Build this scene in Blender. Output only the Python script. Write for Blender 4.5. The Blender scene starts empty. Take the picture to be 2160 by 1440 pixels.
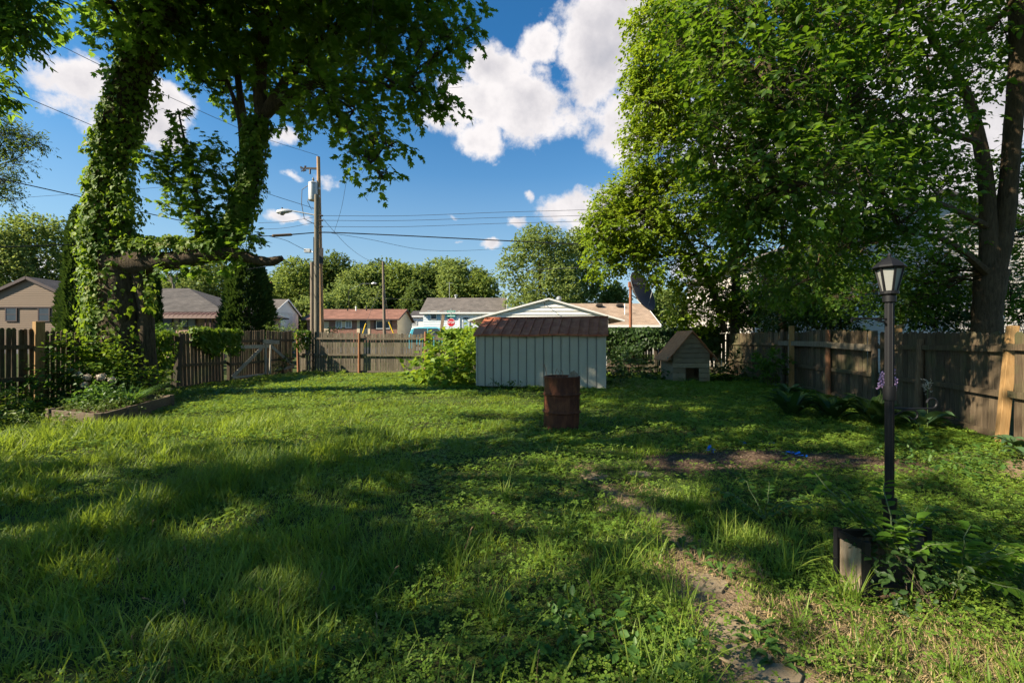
import bpy, math, random
import numpy as np
from mathutils import Vector, Matrix

random.seed(7)
RNG = np.random.default_rng(11)
SC = bpy.context.scene
COL = SC.collection
R = math.radians
H0, F, CX, CY = 1.43, 960.0, 1080.0, 720.0     # eye height, focal length and centre of the 2160 px wide photograph


def P(px, py, Y):
    """World point seen at photo pixel (px,py) at distance Y in front of the camera."""
    return Vector(((px - CX) / F * Y, Y, H0 + (CY - py) / F * Y))


def G(px, py):
    Y = H0 * F / (py - CY)
    return ((px - CX) / F * Y, Y)


# ---------------------------------------------------------------- value noise
def vnoise(x, y, s, seed=0):
    x = np.asarray(x, float) / s + 137.3
    y = np.asarray(y, float) / s + 91.7
    n = 256
    tab = np.random.default_rng(1000 + seed).random((n, n))
    xi = np.floor(x).astype(int); yi = np.floor(y).astype(int)
    fx = x - xi; fy = y - yi
    fx = fx * fx * (3 - 2 * fx); fy = fy * fy * (3 - 2 * fy)
    a = tab[xi % n, yi % n]; b = tab[(xi + 1) % n, yi % n]
    c = tab[xi % n, (yi + 1) % n]; d = tab[(xi + 1) % n, (yi + 1) % n]
    return (a * (1 - fx) + b * fx) * (1 - fy) + (c * (1 - fx) + d * fx) * fy


def gz(x, y):
    x = np.asarray(x, float); y = np.asarray(y, float)
    t = np.clip((y - 24) / 28, 0, 1)
    t = t * t * (3 - 2 * t)
    yard = np.clip((40 - np.abs(y)) / 20, 0, 1)
    return 1.3 * t + yard * ((vnoise(x, y, 1.3, 1) - .5) * .07 + (vnoise(x, y, .45, 2) - .5) * .025)


def gzf(x, y):
    return float(gz(x, y))


# ---------------------------------------------------------------- mesh collecting
class MB:
    def __init__(self):
        self.v = []; self.f = []; self.mi = []; self.cur = 0

    def add(self, vs, fs):
        b = len(self.v)
        self.v += [Vector(p) for p in vs]
        for f in fs:
            self.f.append(tuple(i + b for i in f)); self.mi.append(self.cur)
        return self

    def frame(self, c, size, X=(1, 0, 0), Y=(0, 1, 0), Z=(0, 0, 1)):
        c = Vector(c); X = Vector(X) * size[0] / 2; Y = Vector(Y) * size[1] / 2; Z = Vector(Z) * size[2] / 2
        vs = [c + X * a + Y * b + Z * d for d in (-1, 1) for b in (-1, 1) for a in (-1, 1)]
        return self.add(vs, [(0, 2, 3, 1), (4, 5, 7, 6), (0, 1, 5, 4), (2, 6, 7, 3), (0, 4, 6, 2), (1, 3, 7, 5)])

    def box(self, c, size, rz=0.0):
        X = (math.cos(rz), math.sin(rz), 0); Y = (-math.sin(rz), math.cos(rz), 0)
        return self.frame(c, size, X, Y)

    def bar(self, p0, p1, w, h, up=(0, 0, 1)):
        p0 = Vector(p0); p1 = Vector(p1); a = p1 - p0; L = a.length; a.normalize()
        s = a.cross(Vector(up))
        if s.length < 1e-4: s = a.cross(Vector((0, 1, 0)))
        s.normalize(); u = s.cross(a)
        return self.frame((p0 + p1) / 2, (L, w, h), a, s, u)

    def tube(self, pts, rad, n=8, cap=True, jit=0.0):
        pts = [Vector(p) for p in pts]
        if not hasattr(rad, '__len__'): rad = [rad] * len(pts)
        b = len(self.v); m = len(pts); ref = None
        for i, p in enumerate(pts):
            t = (pts[min(i + 1, m - 1)] - pts[max(i - 1, 0)])
            if t.length < 1e-9: t = Vector((0, 0, 1))
            t.normalize()
            if ref is None:
                ref = t.cross(Vector((0, 1, 0)) if abs(t.y) < .9 else Vector((1, 0, 0))).normalized()
            ref = (ref - t * ref.dot(t)).normalized(); o = t.cross(ref)
            for k in range(n):
                a = 2 * math.pi * k / n
                r = rad[i] * (1 + (random.uniform(-jit, jit) if jit else 0))
                self.v.append(p + (ref * math.cos(a) + o * math.sin(a)) * r)
        for i in range(m - 1):
            for k in range(n):
                k2 = (k + 1) % n
                self.f.append((b + i * n + k, b + i * n + k2, b + (i + 1) * n + k2, b + (i + 1) * n + k)); self.mi.append(self.cur)
        if cap:
            self.f.append(tuple(b + k for k in reversed(range(n)))); self.mi.append(self.cur)
            self.f.append(tuple(b + (m - 1) * n + k for k in range(n))); self.mi.append(self.cur)
        return self

    def lathe(self, prof, c=(0, 0, 0), n=24, a0=0.0):
        c = Vector(c); b = len(self.v)
        for (r, z) in prof:
            for k in range(n):
                a = a0 + 2 * math.pi * k / n
                self.v.append(c + Vector((r * math.cos(a), r * math.sin(a), z)))
        for i in range(len(prof) - 1):
            for k in range(n):
                k2 = (k + 1) % n
                self.f.append((b + i * n + k, b + i * n + k2, b + (i + 1) * n + k2, b + (i + 1) * n + k)); self.mi.append(self.cur)
        return self

    def prism(self, poly, d, o=(0, 0, 0), U=(1, 0, 0), V=(0, 0, 1), W=None):
        """poly in (u,v) extruded by d along W from o"""
        o = Vector(o); U = Vector(U); V = Vector(V)
        W = Vector(W) if W is not None else U.cross(V)
        n = len(poly)
        vs = [o + U * a + V * b_ for a, b_ in poly] + [o + U * a + V * b_ + W * d for a, b_ in poly]
        fs = [tuple(range(n)), tuple(reversed(range(n, 2 * n)))]
        fs += [(i, i + n, (i + 1) % n + n, (i + 1) % n) for i in range(n)]
        return self.add(vs, fs)

    def build(self, name, mats, parent=None, smooth=False, bevel=0.0):
        if not isinstance(mats, (list, tuple)): mats = [mats]
        me = bpy.data.meshes.new(name)
        org = origin(parent)
        me.from_pydata([tuple(p - org) for p in self.v], [], self.f)
        for m in mats: me.materials.append(m)
        if len(mats) > 1: me.polygons.foreach_set('material_index', self.mi)
        # uv in metres on each face's own plane
        uv = me.uv_layers.new(name='UVMap')
        co = [0.0] * (2 * len(me.loops))
        for p in me.polygons:
            nrm = p.normal
            u = Vector((0, 0, 1)).cross(nrm)
            if u.length < .05: u = Vector((1, 0, 0))
            u.normalize(); w = nrm.cross(u)
            for li in p.loop_indices:
                q = me.vertices[me.loops[li].vertex_index].co
                co[2 * li] = q.dot(u); co[2 * li + 1] = q.dot(w)
        uv.data.foreach_set('uv', co)
        if smooth: me.polygons.foreach_set('use_smooth', [True] * len(me.polygons))
        o = bpy.data.objects.new(name, me); COL.objects.link(o)
        if parent is not None: o.parent = parent
        if bevel:
            md = o.modifiers.new('bev', 'BEVEL'); md.width = bevel; md.segments = 2; md.limit_method = 'ANGLE'
        if smooth:
            try: me.set_sharp_from_angle(angle=R(40))
            except Exception: pass
        return o


def origin(o):
    v = Vector((0, 0, 0))
    while o is not None:
        v = v + Vector(o.location); o = o.parent
    return v


def tag(o, label=None, cat=None, group=None, kind=None):
    if label: o['label'] = label
    if cat: o['category'] = cat
    if group: o['group'] = group
    if kind: o['kind'] = kind
    return o


def thing(name, loc, label, cat, group=None):
    o = bpy.data.objects.new(name, None); COL.objects.link(o)
    o.location = loc; o.empty_display_size = .1
    return tag(o, label, cat, group)


def copy_tree(o, parent=None):
    c = o.copy(); COL.objects.link(c)
    if parent is not None: c.parent = parent
    for ch in list(o.children): copy_tree(ch, c)
    return c


# ---------------------------------------------------------------- big scattered meshes
def scatter(name, tv, tf, pos, A, B, C, s, mat, parent=None, extra=None):
    """One mesh: template tv/tf placed at pos with axes A,B,C (N,3) and scale s (N) or (N,3)."""
    tv = np.asarray(tv, np.float32); N = len(pos); V = len(tv)
    s = np.asarray(s, np.float32)
    if s.ndim == 1: s = np.repeat(s[:, None], 3, 1)
    co = (pos[:, None, :] + tv[None, :, 0, None] * (A * s[:, :1])[:, None, :]
          + tv[None, :, 1, None] * (B * s[:, 1:2])[:, None, :]
          + tv[None, :, 2, None] * (C * s[:, 2:3])[:, None, :]).astype(np.float32)
    return np_mesh(name, co.reshape(-1, 3), *tile(tf, N, V), mat, parent, extra)


def tile(tf, N, V):
    idx = np.concatenate([np.asarray(f) for f in tf]); tot = np.array([len(f) for f in tf])
    loops = (idx[None, :] + (np.arange(N) * V)[:, None]).ravel()
    tots = np.tile(tot, N)
    return loops, tots


def np_mesh(name, co, loops, tots, mat, parent=None, extra=None):
    if extra:                                  # further (co, loops, tots) chunks in the same mesh
        cs, ls, ts = [co], [loops], [tots]; off = len(co)
        for (c2, l2, t2) in extra:
            cs.append(c2.astype(np.float32)); ls.append(l2 + off); ts.append(t2); off += len(c2)
        co = np.concatenate(cs); loops = np.concatenate(ls); tots = np.concatenate(ts)
    org = np.array(origin(parent), np.float32)
    co = co - org[None, :]
    me = bpy.data.meshes.new(name)
    me.vertices.add(len(co)); me.vertices.foreach_set('co', co.ravel())
    me.loops.add(len(loops)); me.loops.foreach_set('vertex_index', loops.astype(np.int32))
    me.polygons.add(len(tots))
    st = np.concatenate([[0], np.cumsum(tots)[:-1]]).astype(np.int32)
    me.polygons.foreach_set('loop_start', st)
    me.update(calc_edges=True)
    me.materials.append(mat)
    o = bpy.data.objects.new(name, me); COL.objects.link(o)
    if parent is not None: o.parent = parent
    return o


def nrm(a):
    return a / np.maximum(np.linalg.norm(a, axis=1, keepdims=True), 1e-9)


def rvec(n, s=1.0):
    return RNG.normal(0, s, (n, 3))


LEAF = ([(0, 0, 0), (-.30, .32, .07), (-.22, .68, .05), (0, 1, -.1), (.22, .68, .05), (.30, .32, .07)],
        [(0, 3, 2, 1), (0, 5, 4, 3)])
LEAF_LONG = ([(0, 0, 0), (-.17, .32, .04), (-.13, .7, .03), (0, 1, -.12), (.13, .7, .03), (.17, .32, .04)],
             [(0, 3, 2, 1), (0, 5, 4, 3)])
MAPLE = ([(0, 0, 0), (-.22, .02, .03), (-.52, .30, .02), (-.27, .36, .05), (-.40, .78, .0), (-.15, .62, .03), (0, 1, -.08),
          (.15, .62, .03), (.40, .78, .0), (.27, .36, .05), (.52, .30, .02), (.22, .02, .03), (0, .5, 0)],
         [(0, 12, 3, 2, 1), (12, 6, 5, 4, 3), (0, 11, 10, 9, 12), (12, 9, 8, 7, 6)])
IVY = ([(0, 0, 0), (-.34, .12, .04), (-.45, .36, .0), (-.2, .6, .03), (0, 1, -.06), (.2, .6, .03), (.45, .36, 0), (.34, .12, .04)],
       [(0, 4, 3, 2, 1), (0, 7, 6, 5, 4)])
CLUMP = ([(-.5, 0, 0), (0, -.42, .12), (.5, 0, 0), (0, .5, .1)], [(0, 1, 2), (0, 2, 3)])
TWIG = ([(-.5, 0, -.29), (.5, 0, -.29), (0, 0, .58), (0, 1, 0)], [(0, 1, 3), (1, 2, 3), (2, 0, 3)])


def axes(tip, normal):
    B = nrm(tip); C = normal - B * np.sum(normal * B, 1, keepdims=True); C = nrm(C)
    return np.cross(B, C), B, C


def spray_leaves(cen, out, L, k, droop=.25, up=1.0, spread=.8):
    """Sprays of k leaves each on twigs starting at cen and growing along out."""
    M = len(cen)
    a = nrm(out * .8 + rvec(M, .45) + np.array([0, 0, -droop * .6]))
    b = nrm(np.cross(a, np.array([[0, 0, 1.0]])) + rvec(M, .15))
    t = (np.arange(k)[None, :] + RNG.random((M, k))) / k
    side = np.where(np.arange(k) % 2 == 0, 1, -1)[None, :] * np.ones((M, 1))
    sc = L * (.7 + .6 * RNG.random((M, 1)))
    pos = cen[:, None, :] + a[:, None, :] * (t * sc)[..., None] + rvec(M * k, L * .06).reshape(M, k, 3)
    tip = a[:, None, :] * .6 + b[:, None, :] * (side * spread)[..., None] + np.array([0, 0, -droop]) + rvec(M * k, .28).reshape(M, k, 3)
    no = np.array([0, 0, up]) + rvec(M * k, .42).reshape(M, k, 3) + (out * .35)[:, None, :]
    return pos.reshape(-1, 3), tip.reshape(-1, 3), no.reshape(-1, 3), a, sc


def blob_points(c, r, n, inner=.4):
    d = nrm(rvec(n))
    u = inner + (1 - inner) * np.sqrt(RNG.random((n, 1)))
    lump = .82 + .36 * vnoise(d[:, 0] * 3 + c[0], d[:, 2] * 3 + d[:, 1] * 2 + c[2], .9, 5)[:, None]
    rr = np.array(r)[None, :]
    return np.array(c)[None, :] + d * rr * u * lump, nrm(d / rr)


def crown(name, blobs, mat, parent, tmpl=LEAF, size=.08, L=.45, k=9, dens=200, droop=.25, twigmat=None, inner=.4, up=1.0):
    """blobs: (centre, radius or (rx,ry,rz)); dens sprays per m2 of r^2."""
    cs, os_ = [], []
    for bl in blobs:
        c, r = bl[0], bl[1]
        rr = (r, r, r * .8) if not hasattr(r, '__len__') else r
        n = int(dens * (rr[0] * rr[1] + rr[0] * rr[2] + rr[1] * rr[2]) / 3 * (bl[2] if len(bl) > 2 else 1)) + 4
        p, o = blob_points(c, rr, n, inner)
        cs.append(p); os_.append(o)
    cen = np.concatenate(cs); out = np.concatenate(os_)
    pos, tip, no, a, sc = spray_leaves(cen, out, L, k, droop, up)
    A, B, C = axes(tip, no)
    s = size * (.5 + .95 * RNG.random(len(pos)))
    ob = scatter(name, tmpl[0], tmpl[1], pos, A, B, C, s, mat, parent)
    if twigmat is not None:
        A2, B2, C2 = axes(a, rvec(len(a)))
        back = cen - a * (sc * .8)
        th = np.full(len(a), L * .018)
        scatter('twigs', TWIG[0], TWIG[1], back, A2, B2, C2, np.stack([th, (sc[:, 0] * 1.8), th], 1), twigmat, parent)
    return ob


def curve_pts(p0, p1, n=6, sag=0.0, wob=.06):
    p0 = Vector(p0); p1 = Vector(p1); L = (p1 - p0).length; out = []
    for i in range(n + 1):
        t = i / n
        p = p0.lerp(p1, t)
        p.z += sag * L * 4 * t * (1 - t)
        if 0 < i < n: p += Vector((random.uniform(-1, 1), random.uniform(-1, 1), random.uniform(-1, 1))) * L * wob
        out.append(p)
    return out


def spline(pts, m=6):
    """Catmull-Rom through points given as 4-tuples (x,y,z,r)."""
    q = [np.array(p, float) for p in pts]; q = [2 * q[0] - q[1]] + q + [2 * q[-1] - q[-2]]
    out = []
    for i in range(1, len(q) - 2):
        for j in range(m):
            t = j / m
            out.append(.5 * (2 * q[i] + (q[i + 1] - q[i - 1]) * t + (2 * q[i - 1] - 5 * q[i] + 4 * q[i + 1] - q[i + 2]) * t * t
                             + (3 * q[i] - q[i - 1] - 3 * q[i + 1] + q[i + 2]) * t ** 3))
    out.append(q[-2])
    return [Vector(p[:3]) for p in out], [max(float(p[3]), .004) for p in out]

# ================================================================ materials
def newmat(name):
    m = bpy.data.materials.new(name); m.use_nodes = True
    nt = m.node_tree; nt.nodes.clear()
    out = nt.nodes.new('ShaderNodeOutputMaterial')
    return m, nt, out


def nd(nt, t, **kw):
    n = nt.nodes.new(t)
    for k, v in kw.items():
        if k in n.inputs: n.inputs[k].default_value = v
        else: setattr(n, k, v)
    return n


def ramp(nt, fac, stops):
    r = nt.nodes.new('ShaderNodeValToRGB')
    cr = r.color_ramp
    while len(cr.elements) > 1: cr.elements.remove(cr.elements[-1])
    cr.elements[0].position = stops[0][0]; cr.elements[0].color = (*stops[0][1], 1)
    for p, c in stops[1:]:
        e = cr.elements.new(p); e.color = (*c, 1)
    nt.links.new(fac, r.inputs[0])
    return r.outputs[0]


def mixc(nt, a, b, fac, mode='MIX'):
    n = nt.nodes.new('ShaderNodeMix'); n.data_type = 'RGBA'; n.blend_type = mode
    def put(sock, v):
        if hasattr(v, 'is_linked'): nt.links.new(v, sock)
        elif isinstance(v, (int, float)): sock.default_value = v
        else: sock.default_value = (*v, 1)
    put(n.inputs[0], fac); put(n.inputs[6], a); put(n.inputs[7], b)
    return n.outputs[2]


def coords(nt, kind='Object', scale=(1, 1, 1), rot=(0, 0, 0)):
    tc = nt.nodes.new('ShaderNodeTexCoord'); mp = nt.nodes.new('ShaderNodeMapping')
    mp.inputs['Scale'].default_value = scale; mp.inputs['Rotation'].default_value = rot
    nt.links.new(tc.outputs[kind], mp.inputs[0])
    return mp.outputs[0]


def noise(nt, vec, scale, detail=4, rough=.6, dist=0.0):
    n = nd(nt, 'ShaderNodeTexNoise'); n.inputs['Scale'].default_value = scale; n.inputs['Detail'].default_value = detail
    n.inputs['Roughness'].default_value = rough; n.inputs['Distortion'].default_value = dist
    nt.links.new(vec, n.inputs['Vector'])
    return n.outputs['Fac']


def bump(nt, h, strength=.4, dist=.02):
    b = nt.nodes.new('ShaderNodeBump'); b.inputs['Strength'].default_value = strength; b.inputs['Distance'].default_value = dist
    nt.links.new(h, b.inputs['Height'])
    return b.outputs[0]


def finish(nt, out, col, rough=.7, nor=None, metal=0.0, spec=.4):
    p = nt.nodes.new('ShaderNodeBsdfPrincipled')
    if hasattr(col, 'is_linked'): nt.links.new(col, p.inputs['Base Color'])
    else: p.inputs['Base Color'].default_value = (*col, 1)
    if hasattr(rough, 'is_linked'): nt.links.new(rough, p.inputs['Roughness'])
    else: p.inputs['Roughness'].default_value = rough
    p.inputs['Metallic'].default_value = metal
    p.inputs['Specular IOR Level'].default_value = spec
    if nor is not None: nt.links.new(nor, p.inputs['Normal'])
    nt.links.new(p.outputs[0], out.inputs[0])
    return p


def island(nt):
    return nt.nodes.new('ShaderNodeNewGeometry').outputs['Random Per Island']


def leafmat(name, stops, trans=(.25, .35, .05), tfac=.4, rough=.5, spec=.35, patch=None, ps=.5):
    """Leaf / blade: colour varies per leaf and softly by place; part of the light passes through."""
    m, nt, out = newmat(name)
    v = coords(nt)
    r = island(nt)
    n = noise(nt, v, ps, 3)
    mx = nd(nt, 'ShaderNodeMath', operation='MULTIPLY_ADD'); nt.links.new(r, mx.inputs[0]); mx.inputs[1].default_value = .55
    sub = nd(nt, 'ShaderNodeMath', operation='MULTIPLY_ADD'); nt.links.new(n, sub.inputs[0]); sub.inputs[1].default_value = 1.3; sub.inputs[2].default_value = -.42
    nt.links.new(sub.outputs[0], mx.inputs[2])
    col = ramp(nt, mx.outputs[0], stops)
    p = nt.nodes.new('ShaderNodeBsdfPrincipled'); nt.links.new(col, p.inputs['Base Color'])
    p.inputs['Roughness'].default_value = rough; p.inputs['Specular IOR Level'].default_value = spec
    t = nt.nodes.new('ShaderNodeBsdfTranslucent')
    tc = mixc(nt, col, trans, .6); nt.links.new(tc, t.inputs[0])
    ms = nt.nodes.new('ShaderNodeMixShader'); ms.inputs[0].default_value = tfac
    nt.links.new(p.outputs[0], ms.inputs[1]); nt.links.new(t.outputs[0], ms.inputs[2])
    nt.links.new(ms.outputs[0], out.inputs[0])
    return m


def woodmat(name, c0, c1, c2, rough=.85, grain=(9, 9, .7), moss=None, per=.5, bstr=.5):
    """Weathered boards with the grain along Z (or as scaled), each board its own tint."""
    m, nt, out = newmat(name)
    v = coords(nt, 'Object', grain)
    n = noise(nt, v, 6, 6, .65, .4)
    v2 = coords(nt); n2 = noise(nt, v2, 1.7, 4)
    col = ramp(nt, n, [(.25, c0), (.5, c1), (.78, c2)])
    isl = island(nt)
    tint = ramp(nt, isl, [(0, (1 - per,) * 3), (.5, (1, .97, .93)), (1, (1 + per * .7, 1 + per * .62, 1 + per * .5))])
    col = mixc(nt, col, tint, 1.0, 'MULTIPLY')
    if moss:
        f = ramp(nt, n2, [(.48, (0, 0, 0)), (.72, (.75, .75, .75))])
        col = mixc(nt, col, moss, f)
    finish(nt, out, col, rough, bump(nt, n, bstr, .01), 0, .2)
    return m


def plain(name, col, rough=.6, metal=0.0, var=.15, scale=3, bstr=.1, spec=.4, bscale=40):
    m, nt, out = newmat(name)
    v = coords(nt); n = noise(nt, v, scale, 5)
    c = mixc(nt, tuple(max(0, x * (1 - var)) for x in col), tuple(min(1, x * (1 + var)) for x in col), n)
    n2 = noise(nt, v, bscale, 3)
    finish(nt, out, c, rough, bump(nt, n2, bstr, .005), metal, spec)
    return m


def brickmat(name, c1, c2, mortar, w=.2, h=.067, ms=.01):
    m, nt, out = newmat(name)
    v = coords(nt, 'UV')
    b = nd(nt, 'ShaderNodeTexBrick'); nt.links.new(v, b.inputs['Vector'])
    b.inputs['Color1'].default_value = (*c1, 1); b.inputs['Color2'].default_value = (*c2, 1); b.inputs['Mortar'].default_value = (*mortar, 1)
    b.inputs['Scale'].default_value = 1; b.inputs['Brick Width'].default_value = w; b.inputs['Row Height'].default_value = h
    b.inputs['Mortar Size'].default_value = ms
    n = noise(nt, coords(nt), 2.5, 5)
    c = mixc(nt, b.outputs['Color'], ramp(nt, n, [(.3, (.72, .72, .72)), (.7, (1.15, 1.12, 1.1))]), 1.0, 'MULTIPLY')
    finish(nt, out, c, .85, bump(nt, b.outputs['Fac'], -.4, .01), 0, .2)
    return m


def shinglemat(name, c1, c2, w=.33, h=.15):
    m, nt, out = newmat(name)
    v = coords(nt, 'UV')
    b = nd(nt, 'ShaderNodeTexBrick'); nt.links.new(v, b.inputs['Vector'])
    b.inputs['Color1'].default_value = (*c1, 1); b.inputs['Color2'].default_value = (*c2, 1)
    b.inputs['Mortar'].default_value = (*[x * .6 for x in c1], 1)
    b.inputs['Scale'].default_value = 1; b.inputs['Brick Width'].default_value = w; b.inputs['Row Height'].default_value = h
    b.inputs['Mortar Size'].default_value = .006; b.inputs['Bias'].default_value = -.1
    n = noise(nt, coords(nt), 1.1, 6)
    c = mixc(nt, b.outputs['Color'], ramp(nt, n, [(.3, (.7, .7, .7)), (.7, (1.2, 1.18, 1.16))]), 1.0, 'MULTIPLY')
    n3 = noise(nt, coords(nt), 60, 2)
    finish(nt, out, c, .9, bump(nt, n3, .4, .01), 0, .15)
    return m


def glassmat(name, col=(.03, .04, .05)):
    m, nt, out = newmat(name)
    n = noise(nt, coords(nt), 1.3, 3)
    c = mixc(nt, col, tuple(x * 2.2 for x in col), n)
    finish(nt, out, c, .15, None, 0, .15)
    return m


def rustmat(name, c0, c1, c2, rough=.8, scale=5, bands=None, metal=.2):
    m, nt, out = newmat(name)
    v = coords(nt, 'Object', (1, 1, .6)); n = noise(nt, v, scale, 8, .7, .6)
    n2 = noise(nt, coords(nt, 'Object', (14, 14, .8)), 2, 4)
    f = nd(nt, 'ShaderNodeMath', operation='MULTIPLY_ADD'); nt.links.new(n2, f.inputs[0]); f.inputs[1].default_value = .35; nt.links.new(n, f.inputs[2])
    col = ramp(nt, f.outputs[0], [(.42, c0), (.62, c1), (.86, c2)])
    finish(nt, out, col, rough, bump(nt, n, .35, .006), metal, .3)
    return m


def barkmat(name, c0, c1, sc=(7, 7, 1.2), bstr=.9):
    m, nt, out = newmat(name)
    v = coords(nt, 'Object', sc)
    n = noise(nt, v, 3, 7, .7, .8)
    n2 = noise(nt, coords(nt), 1.2, 4)
    c = ramp(nt, n, [(.3, c0), (.7, c1)])
    c = mixc(nt, c, ramp(nt, n2, [(.3, (.7, .72, .65)), (.7, (1.15, 1.1, 1.05))]), 1.0, 'MULTIPLY')
    finish(nt, out, c, .9, bump(nt, n, bstr, .04), 0, .15)
    return m


M = {}
M['grass'] = leafmat('lawn_grass', [(.0, (.034, .070, .014)), (.3, (.082, .148, .020)), (.6, (.160, .236, .030)), (.86, (.24, .30, .05)), (1, (.36, .28, .13))], (.42, .54, .04), .45, .5, .25, ps=.35)
M['clover'] = leafmat('clover', [(0, (.045, .095, .014)), (.5, (.112, .195, .024)), (1, (.22, .30, .045))], (.42, .54, .04), .4, .5, .25, ps=.7)
M['weed'] = leafmat('weed_leaf', [(0, (.03, .08, .016)), (.5, (.055, .125, .022)), (1, (.11, .18, .035))], (.18, .32, .03), .4, .5, .35)
M['maple'] = leafmat('maple_leaf', [(0, (.028, .074, .010)), (.5, (.056, .122, .015)), (1, (.115, .185, .026))], (.32, .50, .03), .56, .5, .2, ps=.4)
M['ivy'] = leafmat('ivy_leaf', [(0, (.040, .095, .010)), (.45, (.080, .155, .016)), (.85, (.15, .21, .03)), (1, (.22, .20, .055))], (.30, .42, .02), .4, .55, .16, ps=1.0)
M['rightleaf'] = leafmat('hackberry_leaf', [(0, (.014, .044, .008)), (.5, (.052, .112, .013)), (1, (.15, .205, .028))], (.24, .42, .015), .42, .5, .2, ps=.5)
M['fineleaf'] = leafmat('fine_leaf', [(0, (.065, .125, .009)), (.5, (.125, .20, .014)), (1, (.21, .28, .025))], (.40, .52, .02), .45, .55, .15, ps=.4)
M['locust'] = leafmat('locust_leaf', [(0, (.035, .075, .010)), (.5, (.07, .115, .016)), (1, (.12, .16, .03))], (.24, .32, .03), .42, .55, .15, ps=.4)
M['fartree'] = leafmat('far_tree_leaf', [(0, (.085, .135, .030)), (.5, (.14, .20, .042)), (1, (.22, .27, .065))], (.38, .46, .08), .45, .6, .2, ps=.12)
M['fartree2'] = leafmat('far_tree_leaf_pale', [(0, (.11, .16, .042)), (.5, (.17, .23, .06)), (1, (.25, .30, .095))], (.40, .48, .10), .45, .6, .2, ps=.12)
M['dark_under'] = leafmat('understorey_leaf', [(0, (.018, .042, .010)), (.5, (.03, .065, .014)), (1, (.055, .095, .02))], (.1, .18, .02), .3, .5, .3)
M['arbor'] = leafmat('arborvitae_leaf', [(0, (.020, .050, .010)), (.5, (.035, .075, .014)), (1, (.065, .11, .02))], (.1, .16, .02), .2, .6, .2, ps=1.2)
M['hosta'] = leafmat('hosta_leaf', [(0, (.04, .085, .035)), (.5, (.06, .115, .05)), (1, (.09, .15, .065))], (.14, .24, .06), .25, .35, .45)
M['fartree3'] = leafmat('far_tree_leaf_dark', [(0, (.045, .085, .020)), (.5, (.08, .125, .028)), (1, (.14, .18, .045))], (.26, .34, .06), .4, .6, .2, ps=.12)
M['hedge'] = leafmat('hedge_leaf', [(0, (.05, .09, .012)), (.5, (.09, .14, .018)), (1, (.14, .19, .03))], (.2, .28, .04), .3, .5, .3)
M['fence'] = woodmat('weathered_fence', (.035, .025, .016), (.080, .060, .038), (.145, .113, .076), moss=(.075, .085, .035))
M['fence_gray'] = woodmat('gray_fence', (.060, .050, .036), (.145, .125, .092), (.26, .23, .18), per=.4)
M['fence_dark'] = woodmat('dark_fence', (.03, .024, .018), (.07, .055, .04), (.12, .10, .075), moss=(.05, .06, .03))
M['newpost'] = woodmat('new_cedar_post', (.19, .11, .042), (.28, .17, .07), (.36, .235, .11), per=.12, bstr=.3)
M['redpost'] = woodmat('red_cedar_post', (.13, .06, .03), (.22, .105, .055), (.31, .17, .10), per=.2)
M['brownpost'] = woodmat('brown_post', (.07, .045, .025), (.13, .085, .05), (.21, .15, .09), per=.2)
M['graywood'] = woodmat('bare_gray_board', (.17, .15, .125), (.30, .27, .225), (.42, .39, .33), per=.25, grain=(5, 5, 5))
M['bedwood'] = woodmat('raised_bed_wood', (.06, .045, .032), (.12, .092, .066), (.2, .165, .125), grain=(2, 2, 14), per=.2)
M['dogwood'] = woodmat('doghouse_board', (.16, .12, .075), (.27, .21, .135), (.37, .30, .205), grain=(1.2, 1.2, 12), per=.3)
M['pole'] = woodmat('utility_pole_wood', (.21, .12, .058), (.33, .21, .115), (.44, .30, .18), grain=(8, 8, .35), per=.05)
M['pole_gray'] = woodmat('old_pole_wood', (.075, .068, .05), (.14, .125, .095), (.22, .2, .16), grain=(8, 8, .35), per=.05)
M['pole_brown'] = woodmat('stub_pole_wood', (.09, .07, .055), (.165, .135, .105), (.25, .21, .17), grain=(8, 8, .35), per=.05)
M['bark'] = barkmat('maple_bark', (.022, .016, .011), (.115, .087, .058))
M['bark2'] = barkmat('hackberry_bark', (.035, .026, .016), (.12, .088, .055))
M['twig'] = plain('twig', (.06, .045, .028), .9)
M['stem'] = plain('green_stem', (.07, .10, .03), .7)
M['drystem'] = plain('dry_stem', (.16, .11, .055), .85)
M['dirt'] = plain('bare_soil', (.20, .14, .09), .95, 0, .35, 6, .6, .1, 45)
M['slab'] = plain('paving_stone', (.20, .155, .10), .9, 0, .3, 7, .5, .2, 60)
M['mulch'] = plain('mulch', (.10, .065, .045), .95, 0, .4, 25, 1.0, .1, 90)
M['black_metal'] = plain('black_metal', (.007, .007, .008), .5, .0, .2, 6, .08, .25)
M['dark_metal'] = plain('dark_metal', (.04, .035, .032), .5, .3)
M['galv'] = plain('galvanised_metal', (.42, .43, .43), .45, .5)
M['cable'] = plain('cable_black', (.012, .012, .013), .6)
M['cable_thin'] = plain('cable_gray', (.06, .06, .065), .6)
M['white'] = plain('white_paint', (.74, .73, .70), .6, 0, .07, 2)
M['siding_white'] = plain('white_siding', (.80, .79, .75), .6, 0, .07, 1.5)
M['siding_gray'] = plain('pale_siding', (.46, .43, .39), .6, 0, .08, 1.5)
M['siding_tan'] = plain('tan_siding', (.145, .098, .062), .7, 0, .1, 1.5)
M['siding_blue'] = plain('pale_blue_siding', (.60, .66, .70), .65, 0, .06, 1.5)
M['tanpanel'] = plain('tan_panel', (.52, .42, .29), .7, 0, .08, 1.5)
M['brick_red'] = brickmat('red_brick', (.20, .075, .05), (.27, .11, .075), (.25, .2, .17))
M['brick_pink'] = brickmat('pink_brick', (.40, .27, .19), (.48, .33, .24), (.36, .29, .23), .3, .1)
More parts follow.
